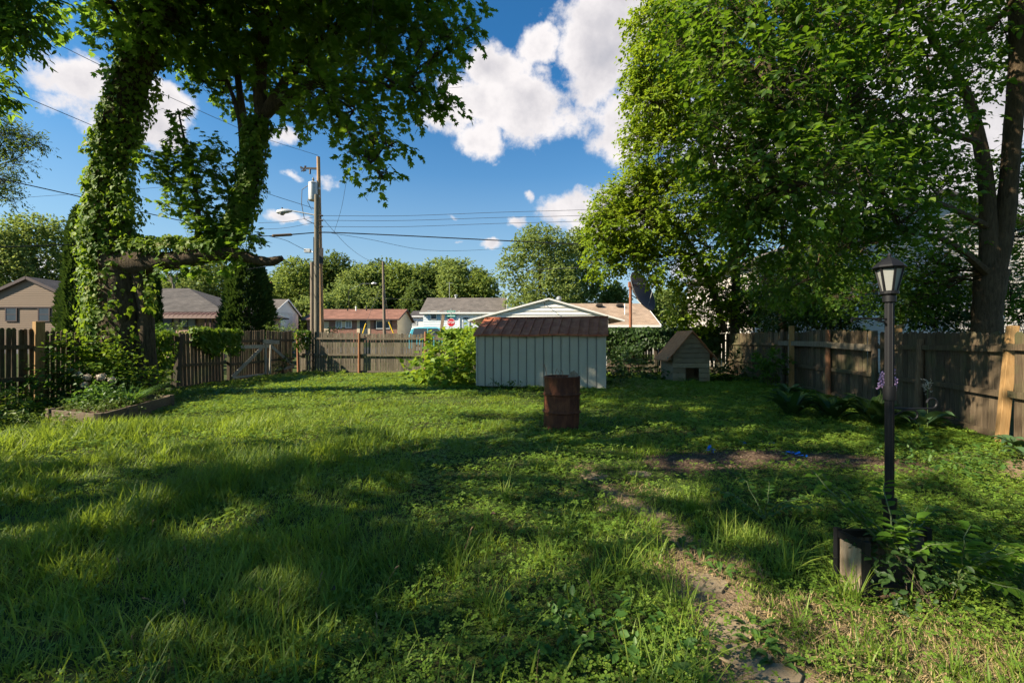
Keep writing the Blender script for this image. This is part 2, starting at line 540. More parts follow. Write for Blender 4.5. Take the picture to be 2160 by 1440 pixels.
M['shingle_gray'] = shinglemat('gray_shingle', (.105, .095, .088), (.145, .13, .12))
M['shingle_mid'] = shinglemat('mid_gray_shingle', (.07, .065, .062), (.10, .092, .088))
M['shingle_dark'] = shinglemat('dark_shingle', (.055, .052, .055), (.085, .08, .082))
M['shingle_brown'] = shinglemat('brown_shingle', (.17, .085, .062), (.22, .115, .085))
M['shingle_tan'] = shinglemat('tan_shingle', (.25, .185, .135), (.32, .245, .185))
M['trim_dark'] = plain('dark_trim', (.045, .026, .024), .6)
M['trim_white'] = plain('white_trim', (.72, .72, .70), .55, 0, .05)
M['awning'] = plain('brown_awning', (.07, .030, .022), .7, 0)
M['teal'] = plain('teal_door', (.10, .36, .40), .6)
M['shutter'] = plain('blue_shutter', (.28, .42, .52), .6)
M['glass'] = glassmat('window_glass')
M['glass_pale'] = glassmat('curtained_glass', (.16, .17, .17))
M['glass_blue'] = glassmat('blue_window', (.015, .03, .10))
M['door_dark'] = plain('dark_door', (.03, .028, .027), .5)
M['shed_metal'] = plain('shed_gray_paint', (.385, .365, .295), .55, .0, .13, 2.2, .08, .3, 3.0)
M['shed_seam'] = plain('shed_seam', (.15, .15, .13), .6)
M['rust_roof'] = rustmat('rusty_roof', (.17, .044, .022), (.29, .085, .042), (.42, .165, .085), .8, 4, None, 0)
M['rust_barrel'] = rustmat('rusty_barrel', (.040, .013, .007), (.085, .026, .011), (.17, .058, .022), .8, 6, None, 0)
M['rust_dark'] = rustmat('rust_dark', (.025, .012, .008), (.05, .02, .012), (.1, .04, .02), .9, 6)
M['rust_pole'] = rustmat('rusty_pole', (.10, .045, .03), (.20, .08, .045), (.32, .14, .07), .8, 5)
M['dogroof'] = rustmat('doghouse_roofing', (.22, .075, .032), (.35, .135, .06), (.48, .22, .10), .9, 9, None, 0)
M['dish'] = plain('dish_mesh', (.05, .048, .05), .6, .3)
M['dish_back'] = plain('dish_back', (.45, .44, .42), .5, .2)
M['lamp_glass'] = plain('frosted_lamp_glass', (.21, .215, .20), .35, 0, .08, 9, .2)
M['plywood'] = woodmat('bleached_plywood', (.11, .08, .05), (.225, .175, .12), (.31, .26, .195), per=.05, bstr=.3, grain=(5, 5, .9))
M['terracotta'] = plain('terracotta', (.085, .045, .034), .85, 0, .2, 8)
M['blueplastic'] = plain('blue_plastic', (.01, .11, .42), .4)
M['stop_red'] = plain('stop_red', (.55, .012, .018), .4, 0, .04)
M['sign_green'] = plain('sign_green', (.0, .22, .14), .4, 0, .05)
M['signwhite'] = plain('sign_white', (.85, .85, .85), .4, 0, .02)
M['carpaint'] = plain('cyan_car_paint', (.10, .46, .58), .25, .2, .05, 2, 0)
M['rubber'] = plain('rubber', (.015, .015, .015), .8)
M['yellow'] = plain('yellow_guard', (.75, .48, .02), .5)
M['flower_white'] = plain('white_petal', (.42, .36, .28), .7, 0, .15, 20)
M['flower_mauve'] = plain('mauve_petal', (.42, .27, .46), .7, 0, .15, 20)
M['grape'] = leafmat('grape_leaf', [(0, (.07, .14, .012)), (.5, (.13, .22, .02)), (1, (.22, .30, .035))], (.40, .52, .03), .42, .5, .2)
M['straw'] = leafmat('dry_straw', [(0, (.20, .14, .07)), (.5, (.32, .24, .12)), (1, (.44, .35, .19))], (.4, .3, .15), .25, .6, .2)
M['chip'] = leafmat('wood_chip', [(0, (.05, .032, .022)), (.5, (.10, .068, .045)), (1, (.22, .16, .11))], (.1, .06, .04), .02, .9, .1)
M['crumb'] = leafmat('soil_crumb', [(0, (.10, .07, .042)), (.5, (.19, .14, .09)), (1, (.32, .26, .19))], (.1, .06, .04), .02, .9, .1)
M['sucker'] = leafmat('maple_sucker_leaf', [(0, (.04, .10, .010)), (.5, (.075, .155, .016)), (1, (.14, .22, .03))], (.28, .44, .02), .42, .5, .2)
M['ground'] = None

# ================================================================ camera, sun, sky
SUN_AZ = R(69)          # to the left of straight behind the camera
SUN_EL = R(35)
S = Vector((-math.sin(SUN_AZ) * math.cos(SUN_EL), -math.cos(SUN_AZ) * math.cos(SUN_EL), math.sin(SUN_EL)))   # towards the sun
cam = bpy.data.cameras.new('camera'); cam.lens = 16; cam.sensor_width = 36; cam.sensor_fit = 'HORIZONTAL'
cam.clip_start = .05; cam.clip_end = 2000
co = bpy.data.objects.new('camera', cam); COL.objects.link(co); co.location = (0, 0, H0); co.rotation_euler = (R(90), 0, 0)
SC.camera = co
sl = bpy.data.lights.new('sun', 'SUN'); sl.energy = 5.0; sl.angle = R(.53); sl.color = (1, .87, .68)
so = bpy.data.objects.new('sun', sl); COL.objects.link(so)
so.rotation_euler = S.to_track_quat('Z', 'Y').to_euler()

w = bpy.data.worlds.new('World'); SC.world = w; w.use_nodes = True
nt = w.node_tree; nt.nodes.clear()
wo = nt.nodes.new('ShaderNodeOutputWorld'); bg = nt.nodes.new('ShaderNodeBackground')
sky = nt.nodes.new('ShaderNodeTexSky'); sky.sky_type = 'NISHITA'; sky.sun_disc = False
sky.sun_elevation = SUN_EL; sky.sun_rotation = math.atan2(S.x, S.y); sky.altitude = 200
sky.air_density = 1.0; sky.dust_density = .8; sky.ozone_density = 2.0
hs = nd(nt, 'ShaderNodeHueSaturation'); hs.inputs['Saturation'].default_value = 1.1; hs.inputs['Value'].default_value = 1.0
nt.links.new(sky.outputs[0], hs.inputs['Color'])
tc = nt.nodes.new('ShaderNodeTexCoord'); DIR = tc.outputs['Generated']


def vmath(op, a, b=None):
    n = nd(nt, 'ShaderNodeVectorMath', operation=op)
    for i, q in ((0, a), (1, b)):
        if q is None: continue
        if hasattr(q, 'is_linked'): nt.links.new(q, n.inputs[i])
        else: n.inputs[i].default_value = q
    return n


def fmath(op, a, b=None, c=None):
    n = nd(nt, 'ShaderNodeMath', operation=op)
    for i, q in ((0, a), (1, b), (2, c)):
        if q is None: continue
        if hasattr(q, 'is_linked'): nt.links.new(q, n.inputs[i])
        else: n.inputs[i].default_value = q
    return n.outputs[0]


# cumulus: directions (as seen from the yard), angular half-widths across and upwards, weight
CLOUDS = [((945, 250), .085, .045, 1.15), ((1010, 290), .08, .05, 1.1), ((1000, 215), .125, .060, 1.0), ((1090, 225), .145, .085, 1.1), ((1050, 150), .080, .055, 1.0), ((1180, 250), .110, .070, .9), 
          ((1140, 95), .055, .040, .9), ((1260, 110), .09, .12, 1.1), ((1300, 20), .12, .12, 1.2), ((1230, 180), .07, .06, .9), ((1380, 250), .16, .12, 1.0),
          ((1200, 440), .10, .055, 1.1), ((1300, 460), .14, .075, 1.1), ((1120, 415), .022, .020, .8), ((1095, 465), .03, .02, .8), ((1040, 515), .035, .018, .8), ((960, 457), .025, .009, .65),
          ((970, 515), .02, .009, .7), ((175, 180), .085, .05, 1.1), ((210, 235), .10, .055, 1.0), ((300, 235), .08, .06, 1.0), ((360, 215), .06, .035, .9), ((350, 280), .04, .035, .8),
          ((105, 165), .02, .016, .7), ((595, 285), .055, .03, .9), ((690, 385), .035, .022, .75), ((600, 457), .045, .024, .95), ((640, 465), .03, .018, .8), ((620, 375), .03, .012, .55),
          ((60, 560), .16, .05, .9), ((150, 530), .06, .04, .9), ((480, 425), .03, .02, .7), ((470, 290), .04, .02, .6), ((880, 295), .02, .012, .6),
          ((1500, 300), .2, .2, .8), ((1700, 300), .25, .2, 1.0), ((2000, 250), .22, .3, 1.1), ((2150, 420), .15, .2, 1.0), ((1950, 480), .12, .1, .9), ((1450, 560), .12, .05, .8), ((780, 30), .07, .05, .7), ((450, 60), .1, .05, .6)]
n1 = nd(nt, 'ShaderNodeTexNoise'); n1.inputs['Scale'].default_value = 7.5; n1.inputs['Detail'].default_value = 9; n1.inputs['Roughness'].default_value = .66
nt.links.new(DIR, n1.inputs['Vector'])
n0 = nd(nt, 'ShaderNodeTexNoise'); n0.inputs['Scale'].default_value = 22; n0.inputs['Detail'].default_value = 6
nt.links.new(DIR, n0.inputs['Vector'])
wob = vmath('SUBTRACT', n0.outputs['Color'], (.5, .5, .5)).outputs[0]
wv = vmath('SCALE', wob); wv.inputs['Scale'].default_value = .05
DIRW = vmath('ADD', DIR, wv.outputs[0]).outputs[0]


def cloud_field(dirsock, clouds):
    acc = None
    for (px, py), hw, vw, wt in clouds:
        c = Vector(((px - CX) / F, 1, (CY - py) / F)).normalized()
        e = Vector((0, 0, 1)).cross(c).normalized(); u = c.cross(e)
        d = vmath('SUBTRACT', dirsock, tuple(c)).outputs[0]
        a = vmath('DOT_PRODUCT', d, tuple(e / hw)).outputs['Value']
        b = vmath('DOT_PRODUCT', d, tuple(u / vw)).outputs['Value']
        g = vmath('DOT_PRODUCT', d, tuple(c / .25)).outputs['Value']
        q = fmath('ADD', fmath('ADD', fmath('MULTIPLY', a, a), fmath('MULTIPLY', b, b)), fmath('MULTIPLY', g, g))
        v = fmath('MULTIPLY', fmath('POWER', math.e, fmath('MULTIPLY', q, -1.0)), wt)
        acc = v if acc is None else fmath('MAXIMUM', acc, v)
    return acc


base = cloud_field(DIRW, CLOUDS)
# behind the viewer: loose broken cloud for the light of the whole sky
sep = nt.nodes.new('ShaderNodeSeparateXYZ'); nt.links.new(DIR, sep.inputs[0])
back = fmath('MULTIPLY', fmath('LESS_THAN', sep.outputs['Y'], -.1), .34)
base = fmath('MAXIMUM', base, back)
dens = fmath('ADD', fmath('MULTIPLY', n1.outputs['Fac'], 2.1), fmath('SUBTRACT', fmath('MULTIPLY', base, 1.15), 1.62))
mr = nd(nt, 'ShaderNodeMapRange', interpolation_type='SMOOTHSTEP'); nt.links.new(dens, mr.inputs[0]); mr.inputs[1].default_value = .0; mr.inputs[2].default_value = .42
mask = mr.outputs[0]
# body shading: thicker and lower parts greyer
n2 = nd(nt, 'ShaderNodeTexNoise'); n2.inputs['Scale'].default_value = 9; n2.inputs['Detail'].default_value = 6
off = vmath('ADD', DIR, (.035, .0, -.05)).outputs[0]; nt.links.new(off, n2.inputs['Vector'])
sh = fmath('ADD', fmath('MULTIPLY', n2.outputs['Fac'], .9), fmath('MULTIPLY', dens, .38))
ccol = ramp(nt, sh, [(.28, (6.9, 6.6, 6.6)), (.55, (6.3, 6.0, 6.05)), (.78, (4.7, 4.5, 4.7)), (1.0, (3.6, 3.6, 3.9))])
# ramp colours clamp at 1, so the cloud brightness is scaled here
CLOUD_V = nd(nt, 'ShaderNodeVectorMath', operation='SCALE'); CLOUD_V.inputs['Scale'].default_value = 1.0
ccol2 = ramp(nt, sh, [(.30, (.96, .92, .91)), (.55, (.86, .82, .82)), (.78, (.62, .60, .63)), (1.0, (.47, .47, .52))])
nt.links.new(ccol2, CLOUD_V.inputs[0]); CLOUD_V.inputs['Scale'].default_value = 7.2
# deeper blue overhead, as the photograph's sky
grade = ramp(nt, sep.outputs['Z'], [(0, (1.0, 1.04, 1.04)), (.2, (.70, 1.04, 1.10)), (.5, (.34, .88, 1.12)), (1, (.30, .80, 1.05))])
skyc = mixc(nt, hs.outputs[0], grade, 1.0, 'MULTIPLY')
pale = fmath('MULTIPLY', ramp(nt, sep.outputs['Z'], [(0, (.72, .72, .72)), (.14, (.42, .42, .42)), (.34, (.06, .06, .06)), (.5, (0, 0, 0))]), 1.0)
skyc = mixc(nt, skyc, (3.1, 3.7, 4.3), pale)
final = mixc(nt, skyc, CLOUD_V.outputs[0], mask)
nt.links.new(final, bg.inputs[0]); bg.inputs[1].default_value = .056
nt.links.new(bg.outputs[0], wo.inputs[0])
w.cycles.sampling_method = 'MANUAL'; w.cycles.sample_map_resolution = 512

vs = SC.view_settings; vs.view_transform = 'Standard'; vs.look = 'None'; vs.exposure = 1.5; vs.gamma = 1.0
cy = SC.cycles
cy.max_bounces = 7; cy.diffuse_bounces = 3; cy.glossy_bounces = 2; cy.transmission_bounces = 4; cy.transparent_max_bounces = 8
cy.use_denoising = True; cy.caustics_reflective = False; cy.caustics_refractive = False
cy.use_adaptive_sampling = True; cy.adaptive_threshold = .02; cy.sample_clamp_indirect = 4

PATH = [G(*q) for q in ((1700, 1500), (1600, 1410), (1550, 1325), (1492, 1235), (1440, 1150), (1395, 1105), (1330, 1060), (1280, 1030), (1235, 985))]
MULCH = [(1.95, 5.35), (2.5, 5.5), (3.2, 5.6), (3.9, 5.5), (4.5, 5.3)]
SOIL2 = [(5.6, 5.0), (6.1, 5.35), (6.7, 5.4)]
SOIL3 = [(-2.0, 13.3), (-1.5, 13.2), (-1.0, 13.1)]
SOIL4 = [(1.55, 2.35), (1.9, 2.1), (2.3, 1.9)]
SOIL5 = [(1.05, 2.75), (1.25, 2.9), (1.45, 2.95)]

def segdist(x, y, pts):
    d = np.full(len(x), 1e9)
    for (ax, ay), (bx, by) in zip(pts[:-1], pts[1:]):
        vx, vy = bx - ax, by - ay; L2 = vx * vx + vy * vy
        t = np.clip(((x - ax) * vx + (y - ay) * vy) / L2, 0, 1)
        d = np.minimum(d, np.hypot(x - ax - t * vx, y - ay - t * vy))
    return d


def bareness(x, y):
    b_ = np.clip(1 - segdist(x, y, PATH) / np.where(y < 3.1, .36, .24), 0, 1) * np.where(y < 3.1, .7 + .6 * vnoise(x, y, .35, 61), .22 + .85 * vnoise(x, y, .35, 61))
    b_ = np.maximum(b_, np.clip(1 - segdist(x, y, MULCH) / .52, 0, 1) * 1.35)
    b_ = np.maximum(b_, np.clip(1 - segdist(x, y, SOIL2) / .35, 0, 1) * 1.4)
    b_ = np.maximum(b_, np.clip(1 - segdist(x, y, SOIL3) / .4, 0, 1) * 1.5)
    b_ = np.maximum(b_, np.clip(1 - segdist(x, y, SOIL4) / .34, 0, 1) * .5)
    b_ = np.maximum(b_, np.clip(1 - segdist(x, y, SOIL5) / .3, 0, 1) * .55)
    return b_


# ================================================================ ground
m, nt, out = newmat('ground')
v = coords(nt)
a = noise(nt, v, 1.6, 6); b = noise(nt, v, 14, 6)
c1 = ramp(nt, b, [(.3, (.026, .030, .012)), (.55, (.05, .055, .02)), (.8, (.10, .085, .045))])
c2 = ramp(nt, b, [(.3, (.025, .045, .010)), (.7, (.06, .095, .02))])
col = mixc(nt, c1, c2, ramp(nt, a, [(.4, (0, 0, 0)), (.6, (1, 1, 1))]))
at = nt.nodes.new('ShaderNodeAttribute'); at.attribute_name = 'bare'
at2 = nt.nodes.new('ShaderNodeAttribute'); at2.attribute_name = 'mulch'
nf = noise(nt, v, 9, 7, .7); nfine = noise(nt, v, 70, 4)
def thr(sock):
    q = nt.nodes.new('ShaderNodeMath'); q.operation = 'MULTIPLY_ADD'; nt.links.new(nf, q.inputs[0]); q.inputs[1].default_value = 1.1; nt.links.new(sock, q.inputs[2])
    return ramp(nt, q.outputs[0], [(.78, (0, 0, 0)), (1.0, (1, 1, 1))])
soil = ramp(nt, nfine, [(.3, (.13, .088, .05)), (.5, (.21, .15, .09)), (.7, (.30, .225, .145))])
mul = ramp(nt, nfine, [(.3, (.04, .026, .018)), (.5, (.085, .055, .038)), (.72, (.16, .115, .08))])
col = mixc(nt, col, soil, thr(at.outputs['Fac'])); col = mixc(nt, col, mul, thr(at2.outputs['Fac']))
finish(nt, out, col, .95, bump(nt, nfine, .8, .02), 0, .1)
M['ground'] = m
xs = np.unique(np.concatenate([np.linspace(-400, -30, 24), np.arange(-30, -9.9, .4), np.arange(-9.9, -3, .2), np.arange(-3, 7.4, .08), np.arange(7.4, 30.01, .4), np.linspace(30, 400, 24)]))
ys = np.unique(np.concatenate([np.linspace(-60, -6, 10), np.arange(-6, 1, .4), np.arange(1, 7, .08), np.arange(7, 26, .25), np.linspace(26, 60, 30), np.linspace(60, 600, 24)]))
XX, YY = np.meshgrid(xs, ys); ZZ = gz(XX, YY)
nx, ny = len(xs), len(ys)
ii = (np.arange(ny - 1)[:, None] * nx + np.arange(nx - 1)[None, :]).ravel()
loops = np.stack([ii, ii + 1, ii + nx + 1, ii + nx], 1).ravel()
g = np_mesh('ground', np.stack([XX.ravel(), YY.ravel(), ZZ.ravel()], 1).astype(np.float32), loops, np.full(len(ii), 4), m)
g.data.polygons.foreach_set('use_smooth', [True] * len(g.data.polygons))
GA = {}
for nm_, val in (('bare', np.clip(bareness(XX.ravel(), YY.ravel()) - np.clip(1 - segdist(XX.ravel(), YY.ravel(), MULCH) / .6, 0, 1) * 3, 0, 1.2)), ('mulch', np.clip(1 - segdist(XX.ravel(), YY.ravel(), MULCH) / .62, 0, 1) * 1.15)):
    GA[nm_] = val
    at_ = g.data.attributes.new(nm_, 'FLOAT', 'POINT'); at_.data.foreach_set('value', val.astype(np.float32))
tag(g, 'grassy yard soil reaching under the fences to the street', 'ground', kind='structure')


def bare_sheet(name, near, label, cat):
    """the trodden or mulched part of the ground as a sheet of its own, 4 mm proud, same soil material"""
    vx = np.stack([XX.ravel(), YY.ravel(), ZZ.ravel() + .004], 1); q = loops.reshape(-1, 4); kf = q[near[q].all(1)]
    used = np.unique(kf); remap = np.full(len(vx), -1); remap[used] = np.arange(len(used))
    o_ = np_mesh(name, vx[used].astype(np.float32), remap[kf].ravel(), np.full(len(kf), 4), m)
    for nm2, vals in GA.items():
        a2 = o_.data.attributes.new(nm2, 'FLOAT', 'POINT'); a2.data.foreach_set('value', vals[used].astype(np.float32))
    o_.data.polygons.foreach_set('use_smooth', [True] * len(o_.data.polygons))
    return tag(o_, label, cat, kind='structure')


bare_sheet('path', (segdist(XX.ravel(), YY.ravel(), PATH) < np.where(YY.ravel() < 3.6, .27, .16)), 'worn bare soil footpath through the grass', 'path')
bare_sheet('mulch_patch', (segdist(XX.ravel(), YY.ravel(), MULCH) < .42), 'bare dark mulched patch in the lawn beside blue scraps', 'bare patch')


def strip(name, pts, halfw, mat, label, cat, lift=.012, jag=.25, seed=0):
    """Irregular sheet along pts, laid on the terrain."""
    rnd = random.Random(seed); vs_, fs = [], []
    P2 = [Vector((p[0], p[1])) for p in pts]
    dense = []
    for i in range(len(P2) - 1):
        k = max(2, int((P2[i + 1] - P2[i]).length / .12))
        dense += [P2[i].lerp(P2[i + 1], j / k) for j in range(k)]
    dense.append(P2[-1])
    nacross = 5
    for i, p in enumerate(dense):
        t = (dense[min(i + 1, len(dense) - 1)] - dense[max(i - 1, 0)]).normalized(); n = Vector((-t.y, t.x))
        f = i / (len(dense) - 1); hw = halfw(f) if callable(halfw) else halfw
        wl = hw * (1 + rnd.uniform(-jag, jag)); wr = hw * (1 + rnd.uniform(-jag, jag))
        for j in range(nacross):
            q = p + n * (-wl + (wl + wr) * j / (nacross - 1))
            edge = .02 if j in (0, nacross - 1) else 0
            vs_.append((q.x, q.y, gzf(q.x, q.y) + lift - edge))
    for i in range(len(dense) - 1):
        for j in range(nacross - 1):
            a_ = i * nacross + j
            fs.append((a_, a_ + 1, a_ + nacross + 1, a_ + nacross))
    mb = MB(); mb.add(vs_, fs); o = mb.build(name, mat, smooth=True)
    return tag(o, label, cat, kind='structure')


road = strip('road', [(-60, 38.5), (-20, 38.5), (20, 38.5), (60, 38.5)], 3.2, plain('asphalt', (.05, .05, .052), .9, 0, .2, 8), 'asphalt street running past the far houses', 'road', .03, 0)


# ================================================================ lawn
FENCE_R = [(5.4, 1.0), (6.0, 3.2), (6.95, 6.4), (7.75, 8.6), (8.0, 10.0), (8.1, 11.6), (8.7, 14.4), (9.0, 19.0)]


def fence_r_x(y):
    return np.interp(y, [p[1] for p in FENCE_R], [p[0] for p in FENCE_R])


BED = [Vector((-7.98, 7.87)), Vector((-6.67, 7.35)), Vector((-7.39, 9.85)), Vector((-8.75, 10.3))]
SHED0 = Vector((-1.08, 14.0)); SHEDX = Vector((3.79, -.80)).normalized(); SHEDY = Vector((-SHEDX.y, SHEDX.x))


def yard_ok(x, y):
    ok = (x > -9.9) & (x < fence_r_x(y) - .05) & (y < 20.9)
    sx = (x - SHED0.x) * SHEDX.x + (y - SHED0.y) * SHEDX.y; sy = (x - SHED0.x) * SHEDY.x + (y - SHED0.y) * SHEDY.y
    ok &= ~((sx > -.02) & (sx < 3.9) & (sy > -.03) & (sy < 2.4))
    ok &= ~((x > 5.5) & (x < 6.86) & (y > 15.6) & (y < 17.0))
    ok &= np.hypot(x - .81, y - 7.45) > .3
    ok &= ~((x > 2.0) & (x < 2.48) & (y > 2.56) & (y < 2.74))
    inside = np.ones(len(x), bool)
    for i in range(4):
        p, q = BED[i], BED[(i + 1) % 4]
        inside &= ((q.x - p.x) * (y - p.y) - (q.y - p.y) * (x - p.x)) > 0
    return ok & ~inside


def clover_zone(x, y):
    """1 where low clover takes over from the grass"""
    c = np.clip((vnoise(x, y, 1.1, 21) - .38) * 3.0, 0, 1)
    c = np.maximum(c, np.clip(1.15 - np.hypot((x - .3) / 1.3, (y - 1.9) / 1.15), 0, 1) * 1.6 * (vnoise(x, y, .5, 22) * .8 + .4))
    c = np.maximum(c, np.clip((x - 1.6) / 1.5, 0, 1) * np.clip((y - 3.2) / 1.0, 0, 1) * (.45 + .6 * vnoise(x, y, .8, 23)))
    c = np.where((x < -1.0) & (y < 9), c * .35, c)
    return np.clip(c, 0, 1)


def sample_yard(y0, y1, per):
    n = int((1.35 * (y1 + y0) + 3.0) * (y1 - y0) * per)
    y = RNG.uniform(y0, y1, n); x = RNG.uniform(-1, 1, n) * (1.35 * y + 1.5)
    k = yard_ok(x, y)
    return x[k], y[k]


def blade(curve, lean):
    """narrow blade of unit length, bending over towards +Z(template) with height"""
    ts = (0, .34, .68, 1); wd = (.5, .46, .30, 0)
    vs_ = []
    for t, w_ in zip(ts, wd):
        yv = t * (1 - .30 * curve * t); zv = lean * t + curve * t * t * .75
        if w_: vs_ += [(-w_, yv, zv), (w_, yv, zv)]
        else: vs_.append((0, yv, zv))
    return vs_, [(0, 1, 3, 2), (2, 3, 5, 4), (4, 5, 6)]


CH = []          # grass chunks


def add_blades(x, y, h, wid, lean_dir=None, curve=.5):
    n = len(x)
    if n == 0: return
    z = gz(x, y) - .01
    th = RNG.uniform(0, 2 * np.pi, n) if lean_dir is None else lean_dir + RNG.normal(0, .5, n)
    C = np.stack([np.cos(th), np.sin(th), np.zeros(n)], 1)
    B = nrm(np.stack([RNG.normal(0, .13, n), RNG.normal(0, .13, n), np.ones(n)], 1))
    C = nrm(C - B * np.sum(C * B, 1, keepdims=True)); A = np.cross(B, C)
    grp = RNG.integers(0, 4, n)
    for g_, (cu, le) in enumerate(((.25, .1), (curve, .2), (curve * 1.3, .35), (curve * 1.7, .15))):
        k = grp == g_
        tv, tf = blade(cu, le); tv = np.asarray(tv, np.float32)
        s3 = np.stack([wid[k], h[k], h[k]], 1).astype(np.float32)
        pos = np.stack([x[k], y[k], z[k]], 1)
        cc = (pos[:, None, :] + tv[None, :, 0, None] * (A[k] * s3[:, :1])[:, None, :] + tv[None, :, 1, None] * (B[k] * s3[:, 1:2])[:, None, :]
              + tv[None, :, 2, None] * (C[k] * s3[:, 2:3])[:, None, :])
        CH.append((cc.reshape(-1, 3).astype(np.float32), *tile(tf, int(k.sum()), len(tv))))


def height_map(x, y):
    hh = .05 + .135 * np.clip((vnoise(x, y, .9, 31) - .30) * 1.9, 0, 1)
    lush = np.clip((-x + .2) / 2.2, 0, 1) * np.clip((9.5 - y) / 2.5, 0, 1)
    hh = hh * (.55 + .85 * lush)
    hh *= 1 - .62 * clover_zone(x, y)
    hh *= np.clip(1.15 - .55 * bareness(x, y), .25, 1)
    return hh


for (y0, y1, per, wd) in ((.75, 2.0, 5200, .0060), (2.0, 3.4, 3900, .0066), (3.4, 5.5, 2400, .0080), (5.5, 9, 1300, .0105), (9, 14, 800, .0145), (14, 21, 560, .020)):
    x, y = sample_yard(y0, y1, per)
    keep = RNG.random(len(x)) > np.clip(bareness(x, y) * .98, 0, .97)
    keep &= RNG.random(len(x)) > clover_zone(x, y) * (.62 if y0 < 6 else .4)
    clump = vnoise(x, y, .16, 33)
    keep &= RNG.random(len(x)) < .35 + .95 * clump
    x, y = x[keep], y[keep]
    hh = height_map(x, y) * (.55 + .8 * RNG.random(len(x))) * (.8 + .45 * vnoise(x, y, .16, 33))
    hh = np.maximum(hh, .03)
    ld = np.where(RNG.random(len(x)) < .45, 2 * np.pi * vnoise(x, y, .7, 35) * 1.5, RNG.uniform(0, 6.283, len(x)))
    add_blades(x, y, hh, np.full(len(x), wd) * (.6 + .9 * RNG.random(len(x)) ** 2), ld, .5)
# taller tufts
T = []
for (y0, y1, per) in ((1.2, 3.5, 5.0), (3.5, 7, 2.2), (7, 13, .8), (13, 20.5, .5)):
    x, y = sample_yard(y0, y1, per); k = bareness(x, y) < .45
    T += list(zip(x[k], y[k]))
T += [(-.95, 2.55), (-1.0, 2.6), (.62, 2.75), (.66, 2.7), (.86, 2.35), (.55, 1.95), (1.9, 1.95), (2.2, 1.95), (2.6, 2.0), (1.7, 2.1), (2.9, 2.3), (1.35, 3.0), (-2.0, 4.5), (-2.3, 4.4),
      (.25, 3.3), (-.2, 3.2), (.9, 3.7), (-6.2, 7.2), (-5.4, 7.0), (-7.9, 7.2), (1.2, 4.6), (.5, 4.9)]
tx, ty, thh, tw = [], [], [], []
for (cx, cy_) in T:
    n = random.randint(16, 42); rr = random.uniform(.03, .12)
    hgt = random.uniform(.16, .33) * (1 if cy_ < 8 else .9)
    if cx > 2.5 and cy_ > 3: hgt *= .6
    for _ in range(n):
        a = random.uniform(0, 6.283); q = rr * math.sqrt(random.random())
        tx.append(cx + q * math.cos(a)); ty.append(cy_ + q * math.sin(a)); thh.append(hgt * random.uniform(.5, 1.1)); tw.append(random.uniform(.0045, .0085) * (1 + max(0, cy_ - 4) * .12))
tx, ty = np.array(tx), np.array(ty); k = yard_ok(tx, ty)
add_blades(tx[k], ty[k], np.array(thh)[k], np.array(tw)[k], None, .6)
# coarse broad blades close to the lens
x, y = sample_yard(1.3, 2.6, 130); k = (RNG.random(len(x)) < np.where(x < .1, .9, .25)) & (bareness(x, y) < .3); x, y = x[k], y[k]
add_blades(x, y, RNG.uniform(.10, .26, len(x)), RNG.uniform(.007, .012, len(x)), None, .7)
dry = []
for (qx, qy, rr_, n_) in ((1.75, 2.2, .5, 2600), (1.2, 2.85, .3, 900), (2.3, 1.95, .4, 1200), (.95, 4.3, .4, 500)):
    a_ = RNG.uniform(0, 6.283, n_); q_ = rr_ * np.sqrt(RNG.random(n_)); dry.append(np.stack([qx + q_ * np.cos(a_) * 1.3, qy + q_ * np.sin(a_) * .8], 1))
dry = np.concatenate(dry); k = yard_ok(dry[:, 0], dry[:, 1]); dry = dry[k]; keepCH = CH; CH = []
add_blades(dry[:, 0], dry[:, 1], RNG.uniform(.03, .085, len(dry)), RNG.uniform(.003, .006, len(dry)), None, 1.1)
dg_ = np_mesh('dry_grass', *CH[0], M['straw'], None, CH[1:]); tag(dg_, 'dry straw-coloured grass round the lower footpath', 'dry grass', kind='stuff'); CH = keepCH
CHIP = ([(-.5, -.2, 0), (.5, -.16, .04), (.44, .2, .02), (-.46, .18, .05), (0, 0, .3)], [(0, 1, 4), (1, 2, 4), (2, 3, 4), (3, 0, 4)])


def litter(name, pts, wd, n, s0, s1, mat, label, cat):
    pts = np.array(pts); k = RNG.integers(0, len(pts) - 1, n); t = RNG.random((n, 1)); q = pts[k] * (1 - t) + pts[k + 1] * t + RNG.normal(0, wd, (n, 2))
    C = nrm(np.stack([RNG.normal(0, .3, n), RNG.normal(0, .3, n), np.ones(n)], 1)); A = nrm(np.cross(C, rvec(n))); B = np.cross(C, A)
    ss = RNG.uniform(s0, s1, n); pos = np.stack([q[:, 0], q[:, 1], gz(q[:, 0], q[:, 1]) + .004], 1)
    tag(scatter(name, CHIP[0], CHIP[1], pos, A, B, C, np.stack([ss, ss * RNG.uniform(.3, .9, n), ss * .6], 1), mat), label, cat, kind='stuff')


litter('wood_chips', MULCH, .26, 4200, .012, .05, M['chip'], 'brown wood chips scattered over the mulched bare patch', 'mulch')
litter('soil_crumbs', PATH, .10, 3200, .005, .018, M['crumb'], 'soil crumbs and grit on the worn footpath', 'soil')
lawn = np_mesh('grass', *CH[0], M['grass'], None, CH[1:])
tag(lawn, 'long shaggy lawn grass growing over the whole yard', 'grass', kind='stuff')

